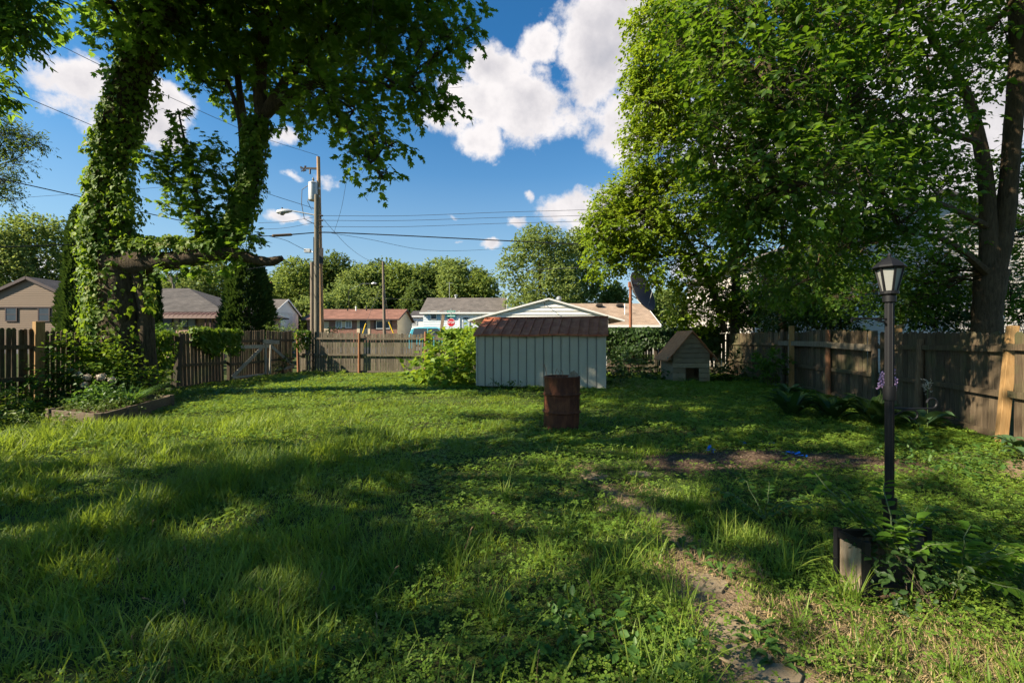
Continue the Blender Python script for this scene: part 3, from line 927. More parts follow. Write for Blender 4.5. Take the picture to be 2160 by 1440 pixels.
# clover and low weeds
CLV = []
for a in (90, 210, 330):
    ca, sa = math.cos(R(a)), math.sin(R(a))
    CLV.append([(0, 0, 0), (ca * .55 - sa * .42, sa * .55 + ca * .42, .10), (ca * 1.0, sa * 1.0, .03), (ca * .55 + sa * .42, sa * .55 - ca * .42, .10)])
ctv = [p for q in CLV for p in q]; ctf = [(i * 4, i * 4 + 3, i * 4 + 2, i * 4 + 1) for i in range(3)]
cx_, cy2, cs_ = [], [], []
for (y0, y1, per, s0) in ((1.1, 3.0, 2600, .016), (3.0, 6.0, 1300, .021), (6.0, 12, 800, .032), (12, 20, 380, .055)):
    x, y = sample_yard(y0, y1, per)
    k = (RNG.random(len(x)) < .10 + .9 * clover_zone(x, y)) & (RNG.random(len(x)) > bareness(x, y) * .93)
    x, y = x[k], y[k]
    cx_.append(x); cy2.append(y); cs_.append(s0 * RNG.uniform(.6, 1.35, len(x)))
x = np.concatenate(cx_); y = np.concatenate(cy2); s = np.concatenate(cs_)
pos = np.stack([x, y, gz(x, y) + RNG.uniform(.012, .075, len(x)) + .03 * vnoise(x, y, .3, 41)], 1)
no = np.stack([RNG.normal(0, .33, len(x)), RNG.normal(0, .33, len(x)), np.ones(len(x))], 1)
A, B, C = axes(rvec(len(x)), no)
A, B, C = axes(B - 0, no)
C = nrm(no); B = nrm(np.cross(C, rvec(len(x)))); A = np.cross(B, C)
cl = scatter('clover_cover', ctv, ctf, pos, A, B, C, s, M['clover'])
tag(cl, 'low three-leaved clover spreading between the grass', 'clover', kind='stuff')

# ================================================================ houses
def lap_face(mb, o, U, N, z0, z1, width, lap=.2, out_=.018):
    """Lapped boards on a face: origin o (x,y), along U, outward N; width(z)->(u0,u1)"""
    o = Vector((o[0], o[1], 0)); U = Vector(U).normalized(); N = Vector(N).normalized(); Z = Vector((0, 0, 1))
    z = z0
    while z < z1 - .01:
        zt = min(z + lap, z1)
        a0, a1 = width(z); b0, b1 = width(zt)
        if a1 - a0 < .02: break
        if b1 - b0 < .02: b0 = b1 = (b0 + b1) / 2
        vs_ = [o + U * a0 + N * out_ + Z * z, o + U * a1 + N * out_ + Z * z, o + U * b1 + N * .002 + Z * zt, o + U * b0 + N * .002 + Z * zt,
               o + U * a0 + N * .002 + Z * z, o + U * a1 + N * .002 + Z * z]
        mb.add(vs_, [(0, 1, 2, 3), (4, 5, 1, 0)])
        z = zt


def frame_part(parent, c, w_, h_, U, N, fm, gm, name='window', bars=(0, 1), th=.07, d=.06, pane=True):
    """A window or door: frame bars as the part, glass as its sub-part."""
    U = Vector(U).normalized(); N = Vector(N).normalized(); Z = Vector((0, 0, 1)); c = Vector(c)
    mb = MB()
    for s_ in (-1, 1):
        mb.frame(c + U * s_ * (w_ / 2 + th / 2), (th, d, h_ + 2 * th), U, N, Z)
        mb.frame(c + Z * s_ * (h_ / 2 + th / 2), (w_, d * .98, th), U, N, Z)
    for i in range(bars[0]):
        mb.frame(c + U * (w_ * ((i + 1) / (bars[0] + 1) - .5)), (th * .5, d * .8, h_), U, N, Z)
    for i in range(bars[1]):
        mb.frame(c + Z * (h_ * ((i + 1) / (bars[1] + 1) - .5)), (w_, d * .7, th * .6), U, N, Z)
    fr = mb.build(name, fm, parent)
    if pane:
        m2 = MB(); m2.frame(c - N * .005, (w_, .03, h_), U, N, Z); m2.build('pane', gm, fr)
    return fr


def slab(mb, p, d):
    """roof plane: 4 corner points p, thickness d downwards"""
    p = [Vector(q) for q in p]
    q = [a - Vector((0, 0, d)) for a in p]
    mb.add(p + q, [(0, 1, 2, 3), (7, 6, 5, 4), (0, 4, 5, 1), (1, 5, 6, 2), (2, 6, 7, 3), (3, 7, 4, 0)])


def ranch(name, label, x0, x1, y0, dep, ze, zr, wallm, endm, roofm, trimm, ov=.5, zb=None, hipL=0.0):
    """Ridge along X: front wall faces the viewer at y0."""
    zb = gzf((x0 + x1) / 2, y0) - .3 if zb is None else zb
    h = thing(name, ((x0 + x1) / 2, y0, zb), label, 'house')
    mb = MB(); mb.frame(((x0 + x1) / 2, y0 + dep / 2, (zb + ze) / 2), (x1 - x0, dep, ze - zb))
    mb.build('wall', wallm, h)
    zr2 = zr - .12
    g_ = MB()
    g_.prism([(y0, zb + .004), (y0 + dep - .02, zb + .004), (y0 + dep - .02, ze), (y0 + dep / 2, zr2), (y0, ze)], .05, (x1 - .03, 0, 0), (0, 1, 0), (0, 0, 1), (1, 0, 0))
    g_.build('gable', endm, h)
    if not hipL:
        g_ = MB(); g_.prism([(0, 0), (dep, 0), (dep / 2, zr2 - ze)], .1, (x0 - .02, y0, ze), (0, 1, 0), (0, 0, 1), (1, 0, 0)); g_.build('gable', endm, h)
    r = MB(); ym = y0 + dep / 2; eo = ov * (zr - ze) / (dep / 2)
    rl = x0 - ov + hipL
    slab(r, [(x0 - ov, y0 - ov, ze - eo), (x1 + ov * .6, y0 - ov, ze - eo), (x1 + ov * .6, ym, zr), (rl, ym, zr)], .12)
    slab(r, [(rl, ym + .004, zr), (x1 + ov * .6, ym + .004, zr), (x1 + ov * .6, y0 + dep + ov, ze - eo), (x0 - ov, y0 + dep + ov, ze - eo)], .12)
    if hipL: slab(r, [(x0 - ov, y0 + dep + ov, ze - eo - .003), (x0 - ov, y0 - ov, ze - eo - .003), (rl, ym - .01, zr - .003), (rl, ym + .01, zr - .003)], .12)
    rf = r.build('roof', roofm, h)
    t = MB()
    t.frame(((x0 + x1) / 2 - ov * .2, y0 - ov - .02, ze - eo - .07), (x1 - x0 + ov * 1.6, .05, .17))
    for sy in (-1, 1):
        t.bar((x1 + ov * .6 + .02, ym + sy * (dep / 2 + ov), ze - eo - .08), (x1 + ov * .6 + .02, ym, zr - .08), .04, .18)
    t.build('fascia', trimm, rf)
    return h, rf


def pxw(px, Y): return (px - CX) / F * Y
def pxz(py, Y): return H0 + (CY - py) / F * Y


# red brick ranch house
Y = 55.0
h, rf = ranch('brick_house', 'low red brick ranch house with brown shingle roof and tan gable end', pxw(641, Y) + .4, pxw(838, Y), Y, 8.0, pxz(672, Y) + .1, pxz(652, 59), M['brick_red'], M['tanpanel'], M['shingle_brown'], M['trim_dark'])
for a, b_ in ((709, 721), (730, 741)):
    f_ = frame_part(h, (pxw((a + b_) / 2, Y), Y - .03, pxz(684, Y)), .62, .72, (1, 0, 0), (0, -1, 0), M['trim_white'], M['glass_pale'], bars=(1, 0))
mb = MB(); mb.frame((pxw(725.5, Y), Y - .012, pxz(684, Y)), (.45, .05, .75)); mb.build('shutter', M['tanpanel'], h)
mb = MB(); mb.frame((pxw(725.5, Y), Y - .02, pxz(692.5, Y)), (2.1, .07, .14)); mb.build('sill', M['trim_dark'], h)
frame_part(h, (pxw(808, Y), Y - .03, pxz(685, Y)), 1.5, .82, (1, 0, 0), (0, -1, 0), M['trim_white'], M['glass'], bars=(1, 0))
mb = MB()
for s_ in (-1, 1): mb.frame((pxw(808, Y) + s_ * .98, Y - .012, pxz(685, Y)), (.2, .05, 1.1))
mb.frame((pxw(808, Y), Y - .012, pxz(694.5, Y)), (1.7, .05, .12)); mb.build('window_surround', M['trim_dark'], h)
mb = MB(); mb.frame((pxw(767, Y), Y - .015, pxz(689, Y)), (1.6, .06, 1.95)); mb.build('entry_panel', M['tanpanel'], h)
d_ = frame_part(h, (pxw(767, Y), Y - .05, pxz(690, Y)), .72, 1.85, (1, 0, 0), (0, -1, 0), M['door_dark'], M['glass'], name='door', bars=(0, 1))
mb = MB(); mb.frame((pxw(685, Y), Y - .02, pxz(692, Y)), (1.0, .05, 1.6)); mb.build('garage_door', M['tanpanel'], h)
for px_, hh, mt in ((733, .35, 'dark_metal'), (751, .75, 'white'), (773, .8, 'dark_metal')):
    mb = MB(); X_ = pxw(px_, 58.3); mb.tube([(X_, 58.3, pxz(655, 58.3) - .2), (X_, 58.3, pxz(655, 58.3) + hh * .75)], .09, 8); mb.build('vent_pipe', M[mt], rf)
# white gable-end house
Y = 52.0
h, rf = ranch('white_house', 'small white house with plain gable end and teal door', pxw(505, Y), pxw(577, Y), Y, 6.0, pxz(656, Y), pxz(631, 55), M['siding_white'], M['siding_white'], M['shingle_gray'], M['trim_white'], ov=.4)
d_ = frame_part(h, (pxw(570, Y), Y - .04, pxz(672, Y)), .6, 1.6, (1, 0, 0), (0, -1, 0), M['teal'], M['teal'], name='door', bars=(0, 0))
mb = MB()
for k in range(1, 7):
    z = 0; mb.frame((pxw(577, Y) + .035, Y + k * .86, (pxz(656, Y) + .9) / 2), (.03, .05, pxz(656, Y) - .9))
mb.build('batten', M['siding_white'], h)
mb = MB(); mb.frame((pxw(577, Y) + .05, Y + 3, pxz(657, Y)), (.05, 6.0, .10)); mb.build('trim_band', M['trim_white'], h)
# white shed-like house between the brick and blue houses
Y = 66.0
h, rf = ranch('white_cottage', 'sliver of a white cottage with dark roof behind the brick house', pxw(868, Y), pxw(892, Y) + 1.5, Y, 5.0, pxz(665, Y), pxz(655, 68), M['siding_white'], M['siding_white'], M['shingle_dark'], M['trim_white'], ov=.3)
frame_part(h, (pxw(874, Y), Y - .03, pxz(680, Y)), .7, .6, (1, 0, 0), (0, -1, 0), M['trim_white'], M['glass_pale'], bars=(1, 0))
# brown-roofed house with metal awning
Y = 32.0
zb = 0.0
x0, x1 = pxw(285, Y), pxw(470, Y); ze = pxz(655, Y)
h = thing('awning_house', ((x0 + x1) / 2, Y, 0), 'pinkish brick house with gray hipped roof and brown metal porch awning', 'house')
mb = MB(); mb.frame(((x0 + x1) / 2, Y + 4, ze / 2), (x1 - x0, 8, ze)); mb.build('wall', M['brick_pink'], h)
zr = pxz(608, 36)
r = MB(); rl, rr_ = pxw(285, 36) + .5, pxw(398, 36)
ov = .5
A_ = (x0 - ov, Y - ov, ze - .12); B_ = (x1 + ov, Y - ov, ze - .12); C_ = (x1 + ov, Y + 8.5, ze - .12); D_ = (x0 - ov, Y + 8.5, ze - .12)
slab(r, [A_, B_, (rr_, Y + 4, zr), (rl, Y + 4, zr)], .12); slab(r, [B_, C_, (rr_ + .01, Y + 4.01, zr), (rr_ + .01, Y + 3.99, zr)], .12)
slab(r, [C_, D_, (rl, Y + 4.01, zr), (rr_, Y + 4.01, zr)], .12)
rf = r.build('roof', M['shingle_mid'], h)
t = MB(); t.frame(((x0 + x1) / 2, Y - ov - .03, ze - .20), (x1 - x0 + 2 * ov, .05, .18)); t.build('fascia', M['trim_dark'], rf)
aw = MB(); ax0, ax1 = pxw(348, Y - 1), pxw(474, Y - 1); n = 26
for i in range(n):
    xa = ax0 + (ax1 - ax0) * i / n; xb = ax0 + (ax1 - ax0) * (i + 1) / n; lift_ = .03 if i % 2 else 0
    prof = [(Y - .02, ze - .12 + lift_), (Y - 1.0, ze - .22 + lift_), (Y - 1.45, ze - .40 + lift_), (Y - 1.6, ze - .62)]
    for (ya, za), (yb, zb_) in zip(prof[:-1], prof[1:]):
        aw.add([(xa, ya, za), (xb, ya, za), (xb, yb, zb_), (xa, yb, zb_)], [(0, 3, 2, 1)])
aw.build('awning', M['awning'], h)
for px_ in (434, 444, 472):
    mb = MB(); mb.box((pxw(px_, Y - 1.4), Y - 1.4, (ze - .6) / 2), (.09, .09, ze - .6)); mb.build('porch_post', M['awning'], h)
mb = MB(); mb.box((pxw(460, Y - .9), Y - .85, (ze - .7) / 2 + .3), (.75, .04, ze - 1.3)); mb.build('porch_screen', M['trim_dark'], h)
frame_part(h, (pxw(397, Y), Y - .04, pxz(677, Y)), 1.05, .82, (1, 0, 0), (0, -1, 0), M['trim_dark'], M['glass_pale'], bars=(1, 0))
frame_part(h, (pxw(354, Y), Y - .04, pxz(684, Y)), .62, 1.5, (1, 0, 0), (0, -1, 0), M['trim_dark'], M['glass'], name='door', bars=(0, 1))
# tan clapboard house
Y = 42.0
xl, xp, xr = pxw(-30, Y), pxw(62, Y), pxw(152, Y)
zp, ze, zbk = pxz(584, Y), pxz(625, Y), pxz(647, Y)
h = thing('tan_house', (xp, Y, .8), 'tan clapboard house with two dark-framed windows and dark shingle roof', 'house')
mb = MB()
mb.prism([(xl, 0), (xr, 0), (xr, ze), (xp, zp - .1), (xl, ze)], 9, (0, Y, 0), (1, 0, 0), (0, 0, 1), (0, 1, 0))
lap_face(mb, (0, Y), (1, 0, 0), (0, -1, 0), .5, zbk, lambda z: (xl, xr), .2)
lap_face(mb, (0, Y - .10), (1, 0, 0), (0, -1, 0), zbk, zp - .1, lambda z: (xl + (xp - xl) * max(0, (z - ze) / (zp - ze)), xr - (xr - xp) * max(0, (z - ze) / (zp - ze))), .2)
mb.build('wall', M['siding_tan'], h)
mb = MB(); mb.box(((xl + xr) / 2, Y - .05, zbk - .05), (xr - xl, .12, .1)); mb.build('trim_band', M['trim_dark'], h)
r = MB(); e = .3
for s_, xe in ((-1, xl), (1, xr)):
    xo = xe + s_ * .45; zo = ze - .45 * (zp - ze) / abs(xe - xp)
    pts_ = [(xo, Y - e, zo), (xp, Y - e, zp), (xp, Y + 9.4, zp), (xo, Y + 9.4, zo)]
    slab(r, pts_ if s_ < 0 else pts_[::-1], .14)
rf = r.build('roof', M['shingle_dark'], h)
t = MB()
for s_, xe in ((-1, xl), (1, xr)):
    xo = xe + s_ * .47; zo = ze - .47 * (zp - ze) / abs(xe - xp)
    t.bar((xo, Y - e - .03, zo - .1), (xp, Y - e - .03, zp - .1), .04, .26)
t.build('fascia', M['trim_dark'], rf)
for px_ in (25, 94):
    frame_part(h, (pxw(px_, Y), Y - .06, pxz(663, Y)), .92, 1.12, (1, 0, 0), (0, -1, 0), M['trim_dark'], M['glass'], bars=(0, 1), th=.09)
# pale blue two-level house
Y = 50.0
x0, x1 = pxw(893, Y), pxw(1064, Y); ze = pxz(656, Y)
zr = pxz(628, 54)
h, rf = ranch('blue_house', 'pale blue two-storey house with blue shutters and gray roof', x0, x1, Y, 8.0, ze, zr, M['siding_blue'], M['siding_white'], M['shingle_gray'], M['trim_white'], ov=.35, zb=.6)
mb = MB(); lap_face(mb, (0, Y - .01), (1, 0, 0), (0, -1, 0), .9, ze - .1, lambda z: (x0, pxw(968, Y)), .18, .03); mb.build('siding', M['siding_blue'], h)
mb = MB(); mb.frame((pxw(1015, Y), Y - .03, ze - .6), (pxw(1062, Y) - pxw(970, Y), .03, 1.1)); mb.build('panel', M['siding_white'], h)
for px_ in (915, 949):
    frame_part(h, (pxw(px_, Y), Y - .06, pxz(665, Y)), .55, .85, (1, 0, 0), (0, -1, 0), M['trim_white'], M['glass'], bars=(0, 1), th=.05)
    for s_ in (-1, 1):
        mb = MB(); mb.frame((pxw(px_, Y) + s_ * .52, Y - .06, pxz(665, Y)), (.3, .05, .95)); mb.build('shutter', M['shutter'], h)
mb = MB(); mb.box((pxw(969, Y), Y - .08, ze - 1.5), (.14, .12, 3.0)); mb.build('corner_board', M['trim_white'], h)
frame_part(h, (pxw(983, Y), Y - .05, pxz(683, Y)), .6, 1.4, (1, 0, 0), (0, -1, 0), M['trim_white'], M['shutter'], name='door', bars=(0, 0))
mb = MB(); mb.box((pxw(983, Y), Y - .07, pxz(671, Y)), (.6, .05, .13)); mb.build('transom', M['door_dark'], h)
mb = MB(); X_ = pxw(948, 54); mb.tube([(X_, 54, zr - .1), (X_, 54, pxz(595, 54))], .025, 6)
mb.tube([(X_ - .4, 54, pxz(596, 54)), (X_ + .4, 54, pxz(597, 54))], .014, 5); mb.build('antenna_mast', M['galv'], rf)
mb = MB(); mb.lathe([(.12, 0), (.12, .3), (.2, .32), (.2, .42), (0, .5)], (pxw(962, 54), 53.9, zr - .1), 10); mb.build('roof_vent', M['galv'], rf)
# white garage gable behind the shed and the tan roofed house it belongs to
Y = 25.0
xl, xp, xr = pxw(1001, Y), pxw(1157, Y), pxw(1302, Y); zp, ze = pxz(629, Y), pxz(671, Y)
h = thing('white_garage', (xp, Y, 0), 'white clapboard garage gable rising behind the metal shed', 'garage')
mb = MB(); mb.prism([(xl + .5, 0), (xr - .5, 0), (xr - .5, ze - .05), (xp, zp - .16), (xl + .5, ze - .05)], 6.5, (0, Y, 0), (1, 0, 0), (0, 0, 1), (0, 1, 0))
lap_face(mb, (0, Y - .03), (1, 0, 0), (0, -1, 0), ze - .02, zp - .12, lambda z: (xl + (xp - xl) * max(0, (z - ze) / (zp - ze)), xr - (xr - xp) * max(0, (z - ze) / (zp - ze))), .21, .05)
mb.build('wall', M['siding_white'], h)
mb = MB(); lap_face(mb, (0, Y - .01), (1, 0, 0), (0, -1, 0), 0, ze - .06, lambda z: (xl + .5, xr - .5), .21, .03); mb.build('siding', M['siding_white'], h)
r = MB(); e = .14
for s_, xe in ((-1, xl), (1, xr)):
    xo = xe + s_ * .35; zo = ze - .35 * (zp - ze) / abs(xe - xp)
    pts_ = [(xo, Y - e, zo), (xp, Y - e, zp), (xp, Y + 6.9, zp), (xo, Y + 6.9, zo)]
    slab(r, pts_ if s_ < 0 else pts_[::-1], .07)
rf = r.build('roof', M['shingle_tan'], h)
t = MB()
for s_, xe in ((-1, xl), (1, xr)):
    xo = xe + s_ * .36; zo = ze - .36 * (zp - ze) / abs(xe - xp)
    t.bar((xo, Y - e - .025, zo - .04), (xp, Y - e - .025, zp - .04), .03, .09)
    t.bar((xo, Y - e / 2, zo - .09), (xp, Y - e / 2, zp - .09), e, .015)
t.build('fascia', M['trim_white'], rf)
mb = MB(); mb.tube([(xp - .25, Y - .05, zp - .3), (xp - .25, Y - .45, zp - .28)], .02, 6); mb.tube([(xp - .25, Y - .42, zp - .28), (xp - .25, Y - .42, zp - .5)], .012, 6)
mb.build('wire_bracket', M['dark_metal'], h)
mb = MB(); c_ = P(1179, 640, Y + 4); mb.lathe([(.10, -.5), (.10, .22), (.16, .24), (.16, .38), (.06, .46), (0, .46)], tuple(c_), 12); mb.build('chimney_vent', M['galv'], rf)
Y = 35.0
x0, x1 = pxw(1190, Y), pxw(1384, Y)
h, rf = ranch('tan_roofed_house', 'long house with tan shingle roof beyond the satellite dish', x0, x1, Y, 8.0, pxz(681, Y), pxz(640, 39), M['siding_gray'], M['siding_gray'], M['shingle_tan'], M['trim_white'], ov=.4, zb=.2)
for px_ in (1302, 1338, 1372):
    frame_part(h, (pxw(px_, Y), Y - .04, pxz(695, Y)), .85, .75, (1, 0, 0), (0, -1, 0), M['trim_white'], M['glass_blue'], bars=(1, 0))
for px_ in (1264, 1307):
    c_ = P(px_, 644.5, 38.2); mb = MB(); mb.prism([(-.28, -.06), (.28, -.06), (.22, .14), (-.22, .14)], .5, tuple(c_ + Vector((0, -.25, 0))), (1, 0, 0), (0, 0, 1), (0, 1, 0)); mb.build('roof_vent', M['dark_metal'], rf)
c_ = P(1318, 664, 36.6); mb = MB(); mb.tube([c_ - Vector((0, 0, .2)), c_ + Vector((0, 0, .9))], .035, 7); mb.build('vent_pipe', M['white'], rf)
# large pale house glimpsed through the right-hand trees
Y = 20.5
x0, x1 = 11.4, 27.0; ze = 5.3; zr = 8.2
h = thing('pale_house', ((x0 + x1) / 2, Y, 0), 'large pale clapboard house hidden behind the leafy trees', 'house')
mb = MB(); xp = (x0 + x1) / 2
mb.prism([(x0, 0), (x1, 0), (x1, ze), (xp, zr - .15), (x0, ze)], 9, (0, Y, 0), (1, 0, 0), (0, 0, 1), (0, 1, 0))
lap_face(mb, (0, Y - .01), (1, 0, 0), (0, -1, 0), .2, zr - .2, lambda z: (x0 + (xp - x0) * max(0, (z - ze) / (zr - ze)), x1 - (x1 - xp) * max(0, (z - ze) / (zr - ze))), .16, .03)
lap_face(mb, (x0 - .01, Y + 9), (0, -1, 0), (-1, 0, 0), .2, ze, lambda z: (0, 9), .16, .03)
mb.build('wall', M['siding_gray'], h)
r = MB()
for s_, xe in ((-1, x0), (1, x1)):
    xo = xe + s_ * .4; zo = ze - .4 * (zr - ze) / abs(xe - xp)
    pts_ = [(xo, Y - .4, zo), (xp, Y - .4, zr), (xp, Y + 9.4, zr), (xo, Y + 9.4, zo)]
    slab(r, pts_ if s_ < 0 else pts_[::-1], .14)
r.build('roof', M['shingle_gray'], h)
for xx, zz in ((13.0, 3.2), (16.0, 3.2), (21.5, 3.2)):
    frame_part(h, (xx, Y - .05, zz), .9, 1.2, (1, 0, 0), (0, -1, 0), M['trim_white'], M['glass'], bars=(0, 1), th=.1)

# ================================================================ street things
def text_mesh(txt, size, name, mat, parent, loc, ext=.004, rot=(R(90), 0, 0), sx=1.0):
    cu = bpy.data.curves.new(name, 'FONT'); cu.body = txt; cu.size = size; cu.align_x = 'CENTER'; cu.align_y = 'CENTER'; cu.extrude = ext; cu.offset = size * .012
    to = bpy.data.objects.new(name + '_src', cu); COL.objects.link(to)
    dg = bpy.context.evaluated_depsgraph_get(); me = bpy.data.meshes.new_from_object(to.evaluated_get(dg))
    COL.objects.unlink(to); bpy.data.objects.remove(to)
    me.transform(Matrix.Translation(Vector(loc) - origin(parent)) @ Matrix.Rotation(rot[0], 4, 'X') @ Matrix.Diagonal((sx, 1, 1, 1)))
    me.materials.clear(); me.materials.append(mat); me.name = name
    o = bpy.data.objects.new(name, me); COL.objects.link(o); o.parent = parent
    return o


Y = 43.0; c_ = P(951.5, 680, Y); gz_ = gzf(c_.x, Y)
sgn = thing('stop_sign', (c_.x, Y, gz_), 'red octagonal stop sign under green street-name blades', 'sign')
mb = MB(); mb.tube([(c_.x, Y + .05, gz_), (c_.x, Y + .05, c_.z + 1.3)], .035, 8); mb.build('sign_post', M['galv'], sgn)
oc = lambda r_: [(r_ * math.cos(R(22.5 + 45 * k)), r_ * math.sin(R(22.5 + 45 * k))) for k in range(8)]
mb = MB(); mb.prism(oc(.40), .012, tuple(c_), (1, 0, 0), (0, 0, 1), (0, 1, 0)); pl = mb.build('sign_plate', M['signwhite'], sgn)
mb = MB(); mb.prism(oc(.375), .006, tuple(c_ - Vector((0, .008, 0))), (1, 0, 0), (0, 0, 1), (0, 1, 0)); mb.build('sign_face', M['stop_red'], sgn)
text_mesh('STOP', .33, 'lettering', M['signwhite'], sgn, c_ - Vector((0, .016, 0)), sx=.86)
for k, (pz, dy, wd) in enumerate(((666.5, 0, .80), (657, .03, .76))):
    cc = P(951.5, pz, Y); mb = MB(); mb.frame(cc, (wd, .014, .2)); bl = mb.build('street_name_blade', M['sign_green'], sgn)
    mb = MB(); x_ = -wd * .40
    rnd = random.Random(k + 4)
    while x_ < wd * .38:                                             # lettering too small to read in the photograph
        ww = rnd.uniform(.03, .06); mb.frame(cc + Vector((x_ + ww / 2, -.009, rnd.uniform(-.005, .005))), (ww, .004, .07)); x_ += ww + .025
    mb.build('worn_lettering', M['signwhite'], bl)

# turquoise car behind the fence
Y = 36.0
cxx = pxw(915, Y); g0 = gzf(cxx, Y)
car = thing('parked_car', (cxx, Y, g0), 'turquoise car parked behind the picket fence beneath the stop sign', 'car')
zt = pxz(690, Y); hh = zt - g0
prof = [(-2.0, .32), (2.5, .32), (2.55, hh * .52), (2.35, hh * .60), (1.35, hh * .66), (.45, hh * .97), (.1, hh), (-1.2, hh), (-1.75, hh * .95), (-2.05, hh * .6)]
mb = MB(); mb.prism(prof, 1.7, (cxx, Y, g0), (1, 0, 0), (0, 0, 1), (0, 1, 0)); mb.build('body', M['carpaint'], car, bevel=.05)
z1, z2 = hh * .62, hh * .955
for nm_, pg in (('side_window', [(-1.75, z1), (-.55, z1), (-.55, z2), (-1.55, z2)]), ('side_window', [(-.47, z1), (1.0, z1), (.30, z2), (-.47, z2)])):
    mb = MB(); mb.prism(pg, .02, (cxx, Y - .012, g0), (1, 0, 0), (0, 0, 1), (0, 1, 0)); mb.build(nm_, M['glass'], car)
a_ = Vector((cxx + 1.33, Y + .12, g0 + hh * .67)); b2 = Vector((cxx + .48, Y + .12, g0 + hh * .96)); nn_ = Vector((.5, 0, .9)).normalized() * .015
mb = MB(); mb.add([a_ + nn_, a_ + nn_ + Vector((0, 1.46, 0)), b2 + nn_ + Vector((0, 1.46, 0)), b2 + nn_, a_ - nn_, a_ - nn_ + Vector((0, 1.46, 0)), b2 - nn_ + Vector((0, 1.46, 0)), b2 - nn_],
                  [(0, 1, 2, 3), (7, 6, 5, 4), (0, 4, 5, 1), (2, 6, 7, 3), (1, 5, 6, 2), (3, 7, 4, 0)]); mb.build('windscreen', M['glass_pale'], car)
for sx in (-1.25, 1.6):
    for sy in (.02, 1.5):
        mb = MB(); mb.tube([(cxx + sx, Y + sy - .02, g0 + .34), (cxx + sx, Y + sy + .2, g0 + .34)], .34, 18); wh = mb.build('wheel', M['rubber'], car)
        mb = MB(); mb.tube([(cxx + sx, Y + sy - .03, g0 + .34), (cxx + sx, Y + sy + .0, g0 + .34)], .19, 14); mb.build('rim', M['galv'], wh)
for nm_, sx in (('headlight', 2.53), ('tail_light', -2.03)):
    for sy in (.25, 1.45):
        mb = MB(); mb.box((cxx + sx, Y + sy, g0 + hh * .47), (.08, .26, .16)); mb.build(nm_, M['signwhite' if sx > 0 else 'stop_red'], car)

# ---------------------------------------------------------------- utility poles and wires
YP = 26.0
g0 = gzf(pxw(675, YP), YP)
pt, pb = P(671.5, 331, YP), Vector((pxw(680, YP), YP, g0 - .1))
pole = thing('utility_pole', (pb.x, YP, g0), 'tall tan wooden utility pole with transformer and street lamp', 'utility pole')
mb = MB(); mb.tube([pb, pb.lerp(pt, .5), pt], [.135, .115, .095], 12); mb.build('shaft', M['pole'], pole, True)
tc_ = P(660.5, 404, YP - .15)
mb = MB(); mb.lathe([(0, -.52), (.24, -.52), (.255, -.47), (.255, .42), (.27, .43), (.27, .47), (.2, .53), (0, .56)], tuple(tc_), 20); tr = mb.build('transformer', M['galv'], pole, True)
mb = MB(); mb.lathe([(.05, .5), (.07, .56), (.05, .62), (.07, .68), (.05, .74), (.02, .8), (0, .8)], tuple(tc_), 10); mb.build('bushing', M['lamp_glass'], tr)
mb = MB(); mb.box(tuple(tc_ + Vector((.26, .08, .2))), (.2, .08, .12)); mb.box(tuple(tc_ + Vector((.26, .08, -.25))), (.2, .08, .12)); mb.build('mounting_lug', M['galv'], tr)
ca = P(640, 356, YP); mb = MB(); mb.bar(P(671, 356, YP), P(645, 355, YP), .08, .1); mb.tube([P(654, 357, YP), P(654, 367, YP)], .05, 8)
mb.tube([P(644, 350, YP), P(640, 362, YP)], .05, 6); mb.tube([P(634, 352, YP), P(645, 360, YP)], .05, 6); mb.tube([P(634, 352, YP), P(636, 362, YP), P(646, 350, YP)], .03, 6); mb.build('cutout_arm', M['dark_metal'], pole)
mb = MB(); mb.tube([P(671, 455, YP), P(640, 449, YP), P(612, 444, YP)], .035, 8); arm = mb.build('lamp_arm', M['galv'], pole)
hd = P(597, 446, YP); mb = MB()
mb.tube([hd + Vector((.52, 0, .03)), hd + Vector((.3, 0, .02)), hd + Vector((0, 0, 0)), hd + Vector((-.28, 0, -.03)), hd + Vector((-.38, 0, -.05))], [.05, .11, .15, .12, .04], 12); lh = mb.build('lamp_head', M['galv'], arm, True)
mb = MB(); mb.lathe([(.15, .03), (.14, -.06), (.08, -.13), (0, -.15)], tuple(hd + Vector((-.05, 0, -.08))), 14); mb.build('lamp_lens', M['lamp_glass'], lh, True)
mb = MB(); mb.tube([hd + Vector((-.05, 0, .12)), hd + Vector((-.05, 0, .22))], .04, 8); mb.build('photocell', M['dark_metal'], lh)
mb = MB()
for py_ in (455, 465, 478): mb.tube([P(675, py_, YP - .16), P(681, py_, YP - .16)], .05, 8)
mb.build('insulator', M['dark_metal'], pole)
mb = MB(); mb.box(tuple(P(678, 540, YP - .17)), (.2, .06, .9)); mb.build('junction_plate', M['cable'], pole)
mb = MB(); mb.tube([P(652, 390, YP), P(637, 400, YP), P(636, 430, YP), P(642, 462, YP), P(664, 473, YP)], .02, 5); mb.tube([P(655, 400, YP - .3), P(649, 425, YP - .3), P(657, 442, YP), P(666, 438, YP)], .018, 5); mb.build('drop_lead', M['cable'], pole)
